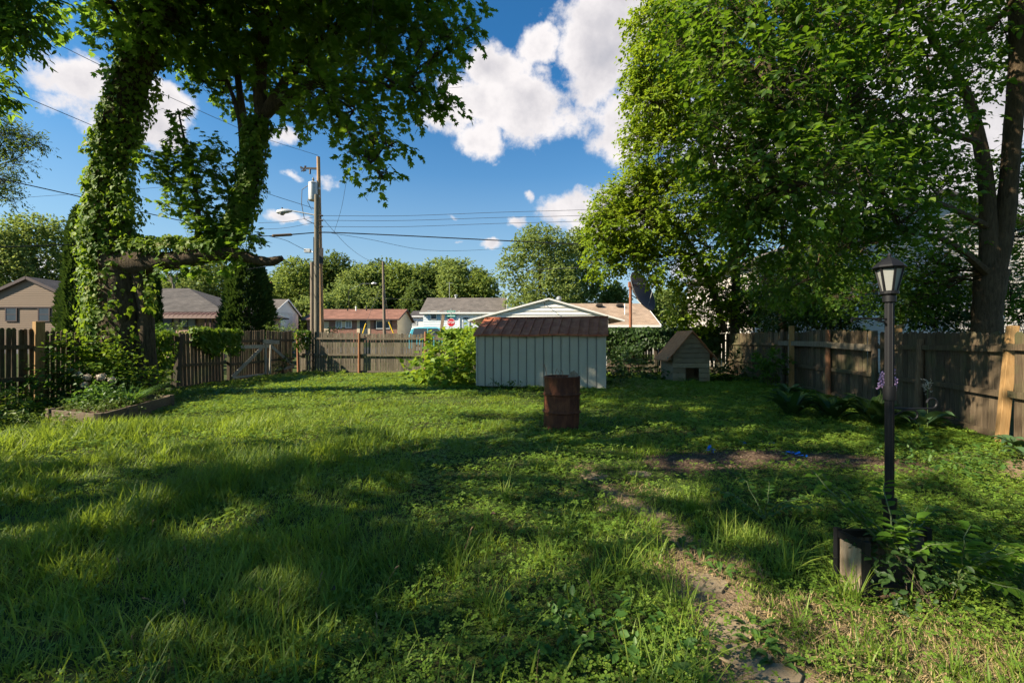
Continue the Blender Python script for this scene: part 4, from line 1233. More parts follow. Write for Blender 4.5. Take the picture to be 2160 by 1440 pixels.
# grey-green front pole and the brown stub
p2 = thing('utility_pole', (pxw(668, 25.2), 25.2, 0), 'shorter gray-green pole standing just in front of the tall tan pole', 'utility pole')
mb = MB(); mb.tube([P(668.5, 705, 25.2) - Vector((0, 0, 1.9)), P(668, 560, 25.2), P(668, 411, 25.2)], [.15, .14, .125], 12); mb.build('shaft', M['pole_gray'], p2, True)
mb = MB(); mb.tube([P(661.5, 560, 25.1), P(661.5, 500, 25.1)], .02, 6); mb.build('conduit', M['cable'], p2)
p3 = thing('pole_stub', (pxw(659, 25.6), 25.6, 0), 'cut-off brown pole stub beside the gray-green pole', 'utility pole')
mb = MB(); mb.tube([P(659, 705, 25.6) - Vector((0, 0, 1.9)), P(659, 553, 25.6)], [.125, .115], 12); mb.build('shaft', M['pole_brown'], p3, True)
mb = MB(); bx_ = P(649, 529, 25.6); mb.box(tuple(bx_), (.34, .2, .2)); mb.tube([bx_ + Vector((.17, 0, 0)), P(662, 533, 25.4)], .025, 6); mb.build('splice_box', M['galv'], p3, bevel=.02)
# slim distant pole with yellow guy guards
YD = 45.0; g0 = gzf(pxw(810, YD), YD)
p4 = thing('utility_pole', (pxw(811, YD), YD, g0), 'slim distant pole with yellow guy-wire guards before the brick house', 'utility pole')
mb = MB(); mb.tube([(pxw(811.5, YD), YD, g0 - .1), P(808, 551, YD)], [.17, .11], 10); mb.build('shaft', M['pole_brown'], p4, True)
for (ax, ay), (bx, by), yy in (((771.5, 682), (765, 703), 44.0), ((820, 679), (830, 703), 44.0)):
    a_, b2 = P(ax, ay, yy), P(bx, by, yy)
    mb = MB(); mb.tube([a_, b2], .055, 6); gd = mb.build('guy_guard', M['yellow'], p4)
    mb = MB(); mb.tube([P(809.5, 590, YD), a_], .012, 4); mb.build('guy_wire', M['cable_thin'], gd)
p5 = thing('utility_pole', (pxw(572, 60), 60, gzf(pxw(572, 60), 60)), 'bare reddish pole top above the white gable house', 'utility pole')
mb = MB(); mb.tube([P(572, 715, 60), P(572, 594, 60)], [.15, .12], 8); mb.build('shaft', M['redpost'], p5, True)
cob = thing('street_lamp', tuple(P(736, 700, 62)), 'distant small street lamp head against the far trees', 'street lamp')
mb = MB(); mb.tube([P(736, 715, 62), P(736, 612, 62)], .03, 6); mb.build('mast', M['dark_metal'], cob)
mb = MB(); mb.tube([P(737, 612, 62), P(764, 598, 62)], .014, 6); mb.tube([P(784, 598, 62), P(788, 597.5, 62), P(794, 598, 62)], [.06, .17, .1], 8); mb.tube([P(764, 598, 62), P(785, 598, 62)], .014, 6); mb.build('lamp_head', M['galv'], cob)

def cable(pts, r_, label, mat='cable', sag=None, extra=None, group='overhead cables'):
    """pts: photo pixels with distance; smooth sagging wire"""
    q = [(*P(*p), r_) for p in pts]
    c__, rr = spline(q, 8)
    mb = MB(); mb.tube(c__, r_, 5)
    o = mb.build('overhead_cable', M[mat], None)
    return tag(o, label, 'cable', group)


cable([(-60, 360, 17.5), (0, 377, 18), (155, 412, 19.5), (268, 440, 21), (389, 467, 22.5), (540, 497, 24.6), (668, 491, 25.8)], .022, 'thick black cable slanting down behind the ivy trunk to the pole')
cable([(-60, 522, 15), (0, 521, 16), (156, 515.5, 18.5), (400, 508, 22), (575, 497, 24.5), (668, 490, 25.8)], .02, 'level black cable crossing behind the ivy trunk low above the rooftops')
cable([(8, 186, 17), (202, 268, 19), (280, 301, 20), (366, 335, 21.5), (552, 404, 24), (667, 441, 25.8)], .013, 'slanting wire that runs past the tall white cloud to the transformer pole')
cable([(100, 82, 14), (117, 91, 15), (249, 156, 17), (327, 191, 18.5), (498, 268, 22), (576, 298, 24), (671, 328, 26)], .011, 'uppermost slanting wire ending on the very top of the tall pole', 'cable_thin')
cable([(-60, 432, 30), (39, 418, 31), (160, 409, 32), (338, 395, 34), (460, 384, 36)], .011, 'faint pale wire crossing the sky behind the ivy trunk', 'cable_thin')
for (a, b_, lab) in ((455, 443, 'topmost of the three level wires right of the tall pole'), (465, 455, 'middle one of the three level wires right of the tall pole'), (478, 467, 'lowest of the three level wires right of the tall pole')):
    cable([(681, a, 25.9), (850, a + .2, 26.5), (1050, (a * .5 + b_ * .5) - 1, 27), (1245, b_ - 1, 27.5), (1500, b_ - 14, 28)], .012, lab, 'cable_thin')
cable([(668, 491, 25.8), (700, 490.5, 25.9), (850, 497, 26.2), (1050, 507, 26.6), (1245, 516, 27), (1500, 524, 27.5)], .032, 'thickest black cable running from the tall pole behind the leafy trees')
cable([(704, 492, 25.8), (720, 440, 22), (735, 355, 18), (752, 250, 14), (770, 150, 10.5), (783, 50, 8), (790, -40, 6.6)], .008, 'house service wire dropping from overhead to the tall pole')
cable([(682, 462, 25.8), (700, 483, 28), (735, 520, 34), (770, 545, 39), (809, 560, 45)], .012, 'wire running from the tall pole back to the slim distant pole', 'cable_thin')
cable([(682, 545, 25.8), (730, 549, 30), (770, 557, 38), (809, 564, 45)], .012, 'lower wire sagging to the slim distant pole', 'cable_thin')
cable([(700, 492, 25.9), (780, 505, 29), (880, 525, 33), (960, 529, 37), (1056, 524, 42), (1200, 512, 48)], .012, 'drooping thin wire above the far treeline', 'cable_thin')
cable([(562, 497, 25), (600, 506, 25.2), (625, 518, 25.4), (645, 528, 25.5)], .013, 'short drooping lead running to the splice box')
cable([(545, 470, 25), (600, 468, 25.2), (645, 461, 25.5), (668, 457, 25.8)], .010, 'short upper service wire left of the front pole', 'cable_thin')
cable([(540, 484, 25), (600, 481, 25.2), (650, 472, 25.5), (668, 469, 25.8)], .010, 'short lower service wire left of the front pole', 'cable_thin')
cable([(520, 568, 22), (600, 556, 23.6), (650, 548, 25), (662, 545, 25.2)], .010, 'thin wire meeting the pole stub above the fence gate', 'cable_thin')
cable([(780, 628, 60), (880, 632, 58), (950, 638, 56), (1060, 650, 50), (1150, 632, 25.3)], .010, 'thin dark wire dropping across the blue house roof', 'cable_thin')
cable([(1100, 570, 25), (1300, 560, 22), (1500, 547, 19), (1650, 538, 17), (1800, 530, 15)], .008, 'thin pale wire strung through the leafy trees', 'cable_thin')
sl_ = MB(); sl_.tube([P(573, 497.5, 24.5), P(576, 497.2, 24.5), P(614, 495, 25), P(617, 494.8, 25)], [.03, .075, .075, .03], 10); o = sl_.build('cable_splice', M['brownpost'], None); tag(o, 'brown cylindrical splice case hanging on the level black cable', 'cable splice')

# ================================================================ trees
def limb_tubes(mb, pts4, n=9, jit=.04, m=5):
    c__, rr = spline(pts4, m); mb.tube(c__, rr, n, True, jit)


def P4(px, py, Y, r_): return (*P(px, py, Y), r_)


def branches_to(mb, starts, blobs, r0=.07, n=6):
    """a limb from the nearest start point below each blob to its middle, with side boughs"""
    for bl in blobs:
        c = Vector(bl[0]); rad = bl[1] if not hasattr(bl[1], '__len__') else max(bl[1])
        s_ = min(starts, key=lambda q: (Vector(q) - c).length + max(0, q[2] - c.z) * 1.5)
        L = (c - Vector(s_)).length
        pts_ = curve_pts(s_, c, 6, .05, .05)
        rr = [max(.012, r0 * min(1.4, .4 + L * .2) * (1 - .8 * i / 6)) for i in range(7)]
        mb.tube(pts_, rr, n)
        for _ in range(4):
            d = Vector((random.uniform(-1, 1), random.uniform(-1, 1), random.uniform(-.5, .9))).normalized()
            st = pts_[random.choice((4, 5, 6))]
            mb.tube(curve_pts(st, st + d * rad * .85, 3, .03, .06), [.022 * (1 + r0 * 4), .016, .01, .005], 5)


def SHD(gx, gy, z, r_, w_=1.0):
    """crown mass at height z whose shade falls round (gx, gy)"""
    return ((gx + S.x / S.z * z, gy + S.y / S.z * z, z), r_, w_)



# ---------------------------------------------------------------- ivy-clad maple
TX = thing('maple_tree', (-9.6, 11.3, 0), 'old maple with thick ivy-clad trunk and a broken horizontal limb', 'tree')
trunk_pts = [P4(268, 860, 11.2, .66), P4(265, 770, 11.2, .58), P4(262, 690, 11.25, .53), P4(258, 610, 11.3, .50), P4(248, 540, 11.3, .44), P4(234, 470, 11.3, .38), P4(230, 400, 11.2, .33), P4(240, 320, 11.1, .31),
             P4(262, 230, 10.9, .33), P4(290, 140, 10.7, .31), P4(318, 60, 10.4, .29), P4(345, -30, 10.1, .26), P4(380, -160, 9.8, .2), P4(430, -300, 9.5, .12)]
mb = MB(); limb_tubes(mb, trunk_pts, 18, .07)
mb.tube([P(312, 840, 11.1), P(308, 740, 11.1), P(308, 650, 11.15), P(296, 570, 11.2), P(265, 520, 11.25)], [.30, .2, .16, .2, .3], 12, True, .1)
mb.tube([P(215, 850, 10.9), P(228, 760, 11.0), P(240, 680, 11.2)], [.3, .26, .2], 10, True, .1)
mb.build('trunk', M['bark'], TX, True)
mb = MB(); limb_tubes(mb, [P4(262, 556, 11.2, .34), P4(315, 553, 11.1, .26), P4(375, 549, 11.0, .21), P4(435, 538, 11.0, .20), P4(490, 535, 11.0, .17), P4(535, 547, 11.0, .115), P4(568, 552, 11.0, .11), P4(585, 548, 11.0, .095), P4(596, 544, 11.0, .06)], 12, .08)
mb.build('broken_limb', M['bark'], TX, True)
stem2 = [P4(440, 535, 11.05, .17), P4(478, 505, 11.1, .21), P4(508, 450, 11.2, .21), P4(526, 380, 11.2, .20), P4(540, 300, 11.2, .20), P4(552, 250, 11.2, .19)]
mb = MB(); limb_tubes(mb, stem2, 12, .06)
F1 = [[P4(552, 250, 11.2, .17), P4(548, 170, 11.2, .15), P4(556, 80, 11.0, .13), P4(560, -20, 10.8, .10), P4(570, -140, 10.6, .06)],
      [P4(545, 290, 11.2, .12), P4(520, 270, 11.25, .09), P4(505, 190, 11.4, .08), P4(497, 110, 11.5, .07), P4(490, 20, 11.5, .05)],
      [P4(556, 245, 11.2, .14), P4(590, 190, 11.1, .11), P4(640, 120, 10.9, .09), P4(700, 70, 10.6, .07), P4(780, 40, 10.3, .04)],
      [P4(560, 240, 11.2, .14), P4(610, 200, 11.1, .12), P4(680, 175, 10.9, .09), P4(760, 170, 10.5, .06), P4(850, 190, 10.0, .03)],
      [P4(520, 400, 11.2, .09), P4(512, 330, 11.25, .07), P4(505, 250, 11.3, .06), P4(480, 170, 11.4, .04)],
      [P4(318, 60, 10.4, .2), P4(400, 10, 10.6, .16), P4(480, -40, 10.6, .12), P4(560, -120, 10.4, .07)],
      [P4(290, 140, 10.7, .12), P4(270, 80, 10.5, .08), P4(245, 20, 10.2, .04)],
      [P4(640, 120, 10.9, .06), P4(690, 190, 10.8, .045), P4(730, 270, 10.2, .03), P4(780, 345, 9.3, .015)]]
for f_ in F1: limb_tubes(mb, f_, 8, .05)
mb.build('limb', M['bark'], TX, True)
mb = MB(); limb_tubes(mb, [P4(415, 540, 11.0, .08), P4(418, 470, 11.0, .07), P4(412, 400, 11.0, .05), P4(392, 310, 11.0, .035), P4(375, 230, 11.0, .015)], 7, .05)
mb.build('sucker_stem', M['bark'], TX, True)


def B_(px, py, Y, r_, w_=1.0): return (tuple(P(px, py, Y)), r_, w_)


MAPLE_B = [B_(600, 60, 11, 1.5), B_(480, 70, 11.4, 1.2), B_(700, 60, 10.5, 1.35), B_(800, 60, 10.3, 1.2), B_(890, 90, 10, .85), B_(955, 75, 9.6, .5), B_(985, 60, 9.5, .28), B_(940, 200, 9.6, .33), B_(820, 170, 10, 1.0), B_(890, 190, 9.7, .62),
           B_(750, 220, 10, .85), B_(790, 285, 9.5, .45), B_(835, 300, 9.4, .3), B_(770, 335, 9.3, .28), B_(805, 372, 9.1, .25), B_(745, 320, 9.4, .3), B_(680, 215, 10.5, .85), B_(640, 240, 10.9, .5), B_(620, 170, 11.3, .9),
           B_(560, 30, 12.4, 1.3), B_(690, 20, 12.3, 1.2), B_(560, 130, 11.8, .9), B_(450, 120, 11.6, .7), B_(400, 80, 11.0, .65), B_(395, 40, 10.2, 1.0), B_(330, 20, 9.6, .8), B_(260, 25, 10, .5), B_(238, 60, 10.4, .38), B_(235, 105, 10.6, .28), B_(262, 150, 10.8, .25), B_(350, 90, 11, .4),
           B_(425, 180, 11.7, .3), B_(470, 195, 11.9, .35), B_(385, 145, 11.4, .25), B_(500, 215, 12, .3),
           # above the frame
           B_(600, -120, 10.6, 2.0), B_(450, -140, 10.4, 1.9), B_(780, -110, 10.0, 1.8), B_(900, -60, 9.6, 1.2), B_(300, -150, 9.8, 1.7), B_(680, -260, 9.8, 2.0), B_(500, -320, 9.6, 2.2)]
MAPLE_TOP = [((-8.2, 8.8, 10.6), 2.3), ((-6.0, 9.5, 11.2), 2.2), ((-10.3, 10.6, 10.2), 2.0), ((-3.9, 8.8, 9.9), 1.7), ((-7.2, 6.8, 9.9), 1.9), ((-11.0, 8.2, 9.4), 1.7), ((-5.2, 6.8, 9.3), 1.7), ((-8.2, 12.9, 10.5), 1.3), ((-2.7, 9.6, 8.9), 1.2), SHD(.3, 14.0, 11.5, 1.2), SHD(1.8, 13.8, 11.5, 1.5), SHD(3.2, 13.6, 12, 1.4), SHD(5, 12, 10, 1.5), SHD(7, 13.5, 10.5, 1.4), SHD(9.3, 11.2, 10.5, 1.5, 2.4), SHD(10.0, 13.8, 10.5, 1.4, 2.4), SHD(8.9, 8.4, 10.5, .9, 2)]  # SHD masses are unseen, added to shade the shed, lawn and plank fence
starts = [tuple(p[:3]) for f_ in F1 for p in f_[1:]] + [tuple(p[:3]) for p in trunk_pts[8:]]
mb = MB(); branches_to(mb, starts, MAPLE_B + MAPLE_TOP, .05); mb.build('branch', M['bark'], TX, True)
crown('crown', MAPLE_B, M['maple'], TX, MAPLE, .135, .42, 8, 98, .3, M['twig'], .25)
crown('upper_crown', MAPLE_TOP, M['maple'], TX, MAPLE, .15, .5, 8, 48, .3, None, .2)
SUCK = [B_(378, 245, 11, .16), B_(384, 290, 11, .2), B_(396, 335, 11, .3), B_(420, 350, 11, .34), B_(450, 310, 11.0, .24), B_(462, 365, 11.1, .28), B_(410, 400, 10.9, .36), B_(355, 345, 10.9, .25), B_(325, 330, 10.8, .2), B_(330, 362, 10.8, .18), B_(365, 385, 10.9, .25),
        B_(430, 450, 11, .34), B_(385, 430, 11, .16), B_(350, 432, 10.9, .13), B_(420, 500, 11, .34), B_(460, 480, 11.05, .3), B_(480, 420, 11.1, .26), B_(380, 560, 10.9, .16), B_(350, 565, 10.9, .14), B_(430, 565, 10.9, .18), B_(505, 530, 10.9, .22), B_(530, 500, 10.9, .2), B_(470, 560, 10.9, .16)]
SUCK = [(c_, r_ * .82, w_) for c_, r_, w_ in SUCK]
crown('sucker_leaves', SUCK, M['sucker'], TX, MAPLE, .115, .28, 7, 520, .3, M['twig'], .15)

# ivy climbing it
def vine_on(pts4, per_m, prof, seed, mat, name, parent, size=.10, out0=.10, out1=.35, arc=None):
    """ivy leaves hung over tubes given as 4-tuples; prof(t)->density factor; arc = preferred side (unit vector)"""
    rnd = np.random.default_rng(seed)
    c__, rr = spline(pts4, 10)
    c__ = np.array([tuple(q) for q in c__]); rr = np.array(rr)
    segL = np.linalg.norm(np.diff(c__, axis=0), axis=1); cum = np.concatenate([[0], np.cumsum(segL)]); L = cum[-1]
    n = int(L * per_m)
    s = rnd.random(n) * L; t = s / L
    keep = rnd.random(n) < np.array([prof(q) for q in t]); s, t = s[keep], t[keep]; n = len(s)
    pos = np.stack([np.interp(s, cum, c__[:, i]) for i in range(3)], 1); r_ = np.interp(s, cum, rr)
    tan = np.stack([np.interp(np.minimum(s + .02, L), cum, c__[:, i]) - np.interp(np.maximum(s - .02, 0), cum, c__[:, i]) for i in range(3)], 1); tan = nrm(tan)
    d = rnd.normal(0, 1, (n, 3))
    if arc is not None: d = d + np.array(arc) * .75
    d = d - tan * np.sum(d * tan, 1, keepdims=True); d = nrm(d)
    lump = vnoise(s * 2.2 + seed, np.arctan2(d[:, 0], d[:, 1]) * 1.4 + 5, .5, seed % 40)
    dist = r_ + out0 * rnd.random(n) + out1 * np.clip(lump - .25, 0, 1) * rnd.random(n) ** .7
    p = pos + d * dist[:, None]
    no = d * .9 + np.array([0, 0, .55]) + rnd.normal(0, .35, (n, 3))
    tip = np.array([0, 0, -1.0]) + d * .35 + rnd.normal(0, .4, (n, 3))
    A, B, C = axes(tip, no)
    return p, A, B, C, size * (.45 + 1.05 * rnd.random(n) ** 1.6)


IV = []
sunside = (-.7, -.5, .1)
IV.append(vine_on(trunk_pts[1:6], 1700, lambda t: .95 if t > .3 else .5, 3, None, '', None, .105, .05, .40, (-2.1, .1, 0)))
IV.append(vine_on(trunk_pts[4:12], 1350, lambda t: 1.0 if t < .5 else .62, 23, None, '', None, .105, .05, .36, (-.5, -.2, .1)))
IV.append(vine_on([P4(215, 700, 11.1, .22), P4(205, 600, 11.1, .26), P4(200, 500, 11.15, .26), P4(208, 400, 11.15, .18), P4(230, 320, 11.1, .10)], 600, lambda t: .85 - .4 * t, 4, None, '', None, .105, .06, .30))
IV.append(vine_on([P4(275, 470, 11.0, .2), P4(262, 400, 11.0, .14), P4(268, 320, 11.0, .14), P4(300, 230, 10.9, .12), P4(322, 180, 10.8, .08)], 520, lambda t: .8 - .3 * t, 14, None, '', None, .10, .08, .32))
IV.append(vine_on([P4(270, 530, 11.0, .25), P4(340, 526, 11.0, .15), P4(420, 522, 10.95, .17), P4(470, 516, 10.95, .18)], 1250, lambda t: .95, 5, None, '', None, .10, .03, .30, (0, -.1, 1.7)))
IV.append(vine_on([(*q[:3], q[3]) for q in stem2], 1350, lambda t: .95, 6, None, '', None, .10, .06, .30, (-.2, -.3, 0)))
IV.append(vine_on([P4(250, 780, 10.7, .35), P4(235, 700, 10.8, .4), P4(228, 640, 10.9, .4)], 500, lambda t: .6, 7, None, '', None, .11, .1, .5, (-.8, -.3, 0)))
IV.append(vine_on([P4(318, 660, 11.0, .05), P4(316, 600, 11.05, .08), P4(312, 560, 11.1, .08)], 160, lambda t: .9, 8, None, '', None, .11, .05, .25))
iv = [np.concatenate([q[i] for q in IV]) for i in range(5)]
o = scatter('climbing_ivy', IVY[0], IVY[1], iv[0], iv[1], iv[2], iv[3], iv[4], M['ivy'])
tag(o, 'thick ivy wrapped round the old maple trunk and its raised limb', 'ivy')

# ---------------------------------------------------------------- neighbour's tree reaching in at upper left
NB = thing('shade_tree', (-11.5, .5, 0), 'shade tree beside the yard whose leafy tips hang in at the upper left corner', 'tree')
mb = MB(); limb_tubes(mb, [(-11.5, .5, -.1, .4), (-11.4, .6, 2, .33), (-11.2, .9, 4.2, .28), (-11.0, 1.4, 6.5, .2), (-10.8, 1.8, 9.5, .08)], 12, .05); mb.build('trunk', M['bark2'], NB, True)
NB_IN = [B_(15, 25, 5.6, .30), B_(40, 42, 5.5, .15), B_(58, 74, 5.4, .06), B_(25, 75, 5.6, .14), B_(-25, 60, 5.6, .34), B_(-12, 150, 6, .10), B_(-8, 205, 6, .12), B_(-30, 190, 6, .2), B_(30, -20, 5.5, .3)]
NB_OFF = [SHD(*q) for q in ((-1.5, 2.1, 7.2, 1.4), (-2.9, 3.7, 6.6, 1.5), (-.5, 3.7, 6.4, 1.0), (-4.9, 4.2, 6.2, 1.3), (-3.4, 1.9, 6.8, 1.5), (-.3, 1.7, 6.5, .8), (1.75, 3.6, 7, .7), (-2.8, 6.4, 7, .8), (-6.5, 4.4, 6.5, 1.1),
                                 (3.2, 3.6, 8, .85), (4.3, 7.8, 9, 1.1), (6, 10.8, 10.5, 1.3), (2.7, 11.6, 11, 1.2), (4.6, 12.6, 11, 1.2), (3.0, 5.2, 9, .6), (1.5, 7.9, 8.2, .75), (6.3, 7.4, 10, 1.0), (4.7, 6.3, 9, .7), (3.4, 4.4, 8.5, .6), (7.2, 9.6, 10.5, 1.0), (2.9, 7.6, 8.5, .9), (3.3, 6.7, 9.5, 1.0), (4.7, 9.6, 10, 1.5), (6.4, 8.8, 10, 1.4), (1.9, 5.8, 8, .5), (3.0, 9.4, 10.5, 1.2), (7.3, 11.5, 10.8, 1.3), (-1.6, 4.9, 8, .6))]  # unseen crown masses, each placed for the shade it casts on the yard
mb = MB(); branches_to(mb, [(-11.2, .9, 4.2), (-11.0, 1.4, 6.5), (-11.1, 1.1, 5.2)], NB_OFF, .09)
mb.tube(curve_pts((-11.1, 1.1, 5.2), P(20, 30, 5.6), 7, .06, .03), [.08, .07, .06, .05, .04, .03, .02, .01], 6); mb.build('branch', M['bark2'], NB, True)
crown('crown', NB_IN, M['maple'], NB, LEAF_LONG, .095, .24, 9, 900, .45, M['twig'], .1)
crown('upper_crown', NB_OFF, M['maple'], NB, MAPLE, .17, .5, 8, 62, .3, None, .15)

# ---------------------------------------------------------------- right-hand trees
T1 = thing('hackberry_tree', (11.4, 10.9, 0), 'big forked tree behind the plank fence whose boughs overhang the lantern', 'tree')
t1 = [P4(2078, 860, 10.9, .40), P4(2080, 740, 10.9, .31), P4(2083, 650, 10.9, .27), P4(2092, 570, 10.9, .31)]
sA = [P4(2095, 580, 10.9, .23), P4(2118, 480, 10.8, .19), P4(2130, 360, 10.7, .17), P4(2140, 230, 10.5, .165), P4(2146, 110, 10.3, .15), P4(2140, 0, 10.1, .13), P4(2120, -140, 9.9, .09)]
sB = [P4(2090, 580, 10.9, .22), P4(2085, 480, 10.9, .17), P4(2080, 390, 10.9, .15), P4(2066, 300, 10.8, .13), P4(2040, 200, 10.6, .09), P4(1985, 110, 10.3, .06), P4(1920, 20, 10, .04)]
sC = [P4(2080, 575, 10.8, .10), P4(2030, 530, 10.3, .07), P4(1975, 500, 9.8, .05), P4(1900, 490, 9.2, .03)]
sD = [P4(2066, 300, 10.8, .08), P4(1960, 270, 9.4, .06), P4(1800, 250, 7.8, .04), P4(1640, 230, 6.7, .02)]
sE = [P4(2085, 480, 10.9, .08), P4(1980, 430, 10, .06), P4(1830, 420, 8.0, .04), P4(1660, 390, 6.6, .02)]
mb = MB(); limb_tubes(mb, t1, 16, .05); mb.build('trunk', M['bark2'], T1, True)
for q in (sA, sB):
    mb = MB(); limb_tubes(mb, q, 12, .05); mb.build('limb', M['bark2'], T1, True)
T1B = [B_(1950, 60, 8.6, 1.15), B_(1830, 70, 7.6, 1.1), B_(1700, 60, 7.0, 1.0), B_(1580, 50, 7.0, .9), B_(1480, 20, 7.4, .65), B_(1900, 240, 8.4, 1.1, .8), B_(1770, 230, 7.2, 1.1), B_(1630, 200, 6.6, .95), B_(1530, 160, 6.9, .6), B_(1540, 290, 6.8, .6), B_(1440, 80, 7.6, .45),
       B_(1860, 400, 8.2, .95, .9), B_(1720, 390, 6.5, .9), B_(1600, 370, 6.6, .75), B_(1500, 320, 7, .4), B_(1790, 520, 8.4, .65), B_(1900, 470, 8.0, .45), B_(1985, 485, 9.0, .35), B_(1650, 500, 7.6, .62), B_(1560, 450, 7.4, .48), B_(1700, 590, 8.6, .45), B_(1560, 550, 8.0, .35),
       B_(2040, 160, 11, .8, .6), B_(2150, 340, 12, .8, .8), B_(2135, 610, 12.5, .75), B_(2150, 500, 12.0, .5), B_(1985, 600, 12, .7), B_(2000, 380, 11, .7, .8), B_(1930, 560, 11.5, .7), B_(2100, 60, 10.5, .7), B_(1860, 600, 11.5, .6), B_(1950, 350, 10.5, .7),
       B_(1800, 330, 9.5, 1.1), B_(1680, 300, 9.5, 1.1), B_(1700, 130, 9.5, 1.2), B_(1630, 600, 11.5, .6), B_(1740, 540, 10.5, .7), B_(1780, 630, 12.5, .6), B_(2010, 520, 11.5, .55), B_(1920, 640, 12, .5), B_(2130, 420, 13, .8), B_(2060, 470, 12.5, .6)]
T1T = [((4.8, 7.5, 9.2), 1.7), ((6.5, 6.5, 8.6), 1.5), ((5.8, 9.5, 10.5), 1.9), (tuple(P(1950, -170, 8.2)), 1.3), (tuple(P(1780, -170, 7.4)), 1.2), (tuple(P(1620, -190, 7.2)), 1.1), (tuple(P(1860, -420, 8.0)), 1.6), (tuple(P(1650, -430, 7.8)), 1.5), (tuple(P(2080, -200, 9.5)), 1.3), ((9.0, 7.5, 10.0), 2.2), ((6.5, 8.0, 9.6), 1.9), ((11.5, 9.0, 11.5), 2.2), ((8.5, 10, 11.5), 2.2), ((13, 10.5, 9.5), 2.0), ((12.4, 7.6, 8.4), 1.6), ((10.5, 5.2, 8.6), 1.6)]  # unseen upper crown, with masses added to shade the boughs below
st = [tuple(p[:3]) for q in (sA, sB, sC, sD, sE) for p in q]
mb = MB()
for q in (sC, sD, sE): limb_tubes(mb, q, 7, .05)
branches_to(mb, st, T1B + T1T, .045); mb.build('branch', M['bark2'], T1, True)
crown('crown', T1B, M['rightleaf'], T1, LEAF, .10, .42, 10, 225, .28, M['twig'], .2)
crown('upper_crown', T1T, M['rightleaf'], T1, LEAF, .14, .55, 9, 60, .28, None, .2)

T2 = thing('elm_tree', (pxw(1552, 19), 19, 0), 'fine-leaved sunlit tree behind the doghouse corner of the fence', 'tree')
t2 = [P4(1552, 800, 19, .25), P4(1550, 690, 19, .19), P4(1553, 600, 19, .17), P4(1548, 520, 18.8, .15), P4(1520, 400, 18.4, .12), P4(1480, 260, 18, .09), P4(1450, 100, 17.6, .05)]
t2b = [P4(1530, 700, 18.8, .13), P4(1505, 620, 18.7, .12), P4(1470, 540, 18.4, .10), P4(1420, 470, 18, .07), P4(1350, 440, 17.8, .03)]
mb = MB(); limb_tubes(mb, t2, 10, .05); limb_tubes(mb, t2b, 8, .05); mb.build('trunk', M['bark2'], T2, True)
T2B = [B_(1400, 140, 17, 1.15), B_(1370, 60, 17, .8), B_(1480, 50, 17, 1.5), B_(1385, 220, 17, 1.0), B_(1460, 200, 17.2, 1.6), B_(1400, 330, 17.5, 1.3), B_(1340, 395, 17.8, .8), B_(1290, 425, 18, .65), B_(1265, 455, 18, .45), B_(1265, 510, 18, .55), B_(1290, 480, 18, .9),
       B_(1350, 480, 18, 1.3), B_(1270, 560, 18, .6), B_(1330, 535, 18, .75), B_(1430, 430, 17.8, 1.5), B_(1400, 560, 18, .9, .9), B_(1500, 520, 18.3, 1.3, .8), B_(1460, 600, 18.6, .7, .7), B_(1520, 610, 18.8, .8, .6), B_(1560, 650, 19, .7, .8), B_(1440, 660, 18.8, .55, .9), B_(1480, 665, 18.8, .6), B_(1560, 420, 18, 1.3),
       B_(1355, 145, 17, .5), B_(1345, 290, 17.3, .5), B_(1340, 200, 17.2, .35)]
T2T = [B_(1480, -120, 17, 2.0), B_(1600, -60, 17.5, 2.0), B_(1400, -40, 17, 1.2)]
mb = MB(); branches_to(mb, [tuple(p[:3]) for p in t2[2:] + t2b[1:]], T2B + T2T, .06); mb.build('branch', M['bark2'], T2, True)
crown('crown', T2B, M['fineleaf'], T2, LEAF, .135, .5, 10, 300, .3, M['twig'], .45)
crown('upper_crown', T2T, M['fineleaf'], T2, LEAF_LONG, .17, .6, 9, 60, .3, None, .2)

def small_tree(name, label, cat, tp, blobs, mat, leafsz, dens, tm=LEAF, L=.4, k=9, bark='bark2', group=None, r0=.04):
    t = thing(name, (tp[0][0], tp[0][1], 0), label, cat, group)
    mb = MB(); limb_tubes(mb, tp, 9, .05); mb.build('trunk', M[bark], t, True)
    mb = MB(); branches_to(mb, [tuple(p[:3]) for p in tp[1:]], blobs, r0); mb.build('branch', M[bark], t, True)
    crown('crown', blobs, M[mat], t, tm, leafsz, L, k, dens, .28, M['twig'], .2)
    return t


small_tree('young_tree', 'slim pale-trunked tree rising behind the fence left of the tan square post', 'tree', [P4(1648, 800, 16, .16), P4(1650, 690, 16, .12), P4(1656, 600, 16, .11), P4(1672, 500, 15.7, .08), P4(1690, 400, 15.4, .05)],
           [B_(1620, 470, 15.5, 1.0), B_(1700, 430, 15, 1.3), B_(1680, 560, 15.6, .8), B_(1610, 590, 16, .6), B_(1740, 570, 15.5, .7)], 'rightleaf', .11, 150)
small_tree('young_tree', 'dark slender tree behind the fence left of the lantern', 'tree', [P4(1750, 800, 15, .16), P4(1752, 690, 15, .12), P4(1752, 600, 15, .10), P4(1760, 480, 14.7, .07), P4(1790, 340, 14, .04)],
           [B_(1760, 480, 14.5, 1.1), B_(1830, 520, 14, .9), B_(1780, 600, 14.6, .7), B_(1700, 640, 14.8, .5), B_(1850, 330, 13.5, 1.4)], 'rightleaf', .11, 150)


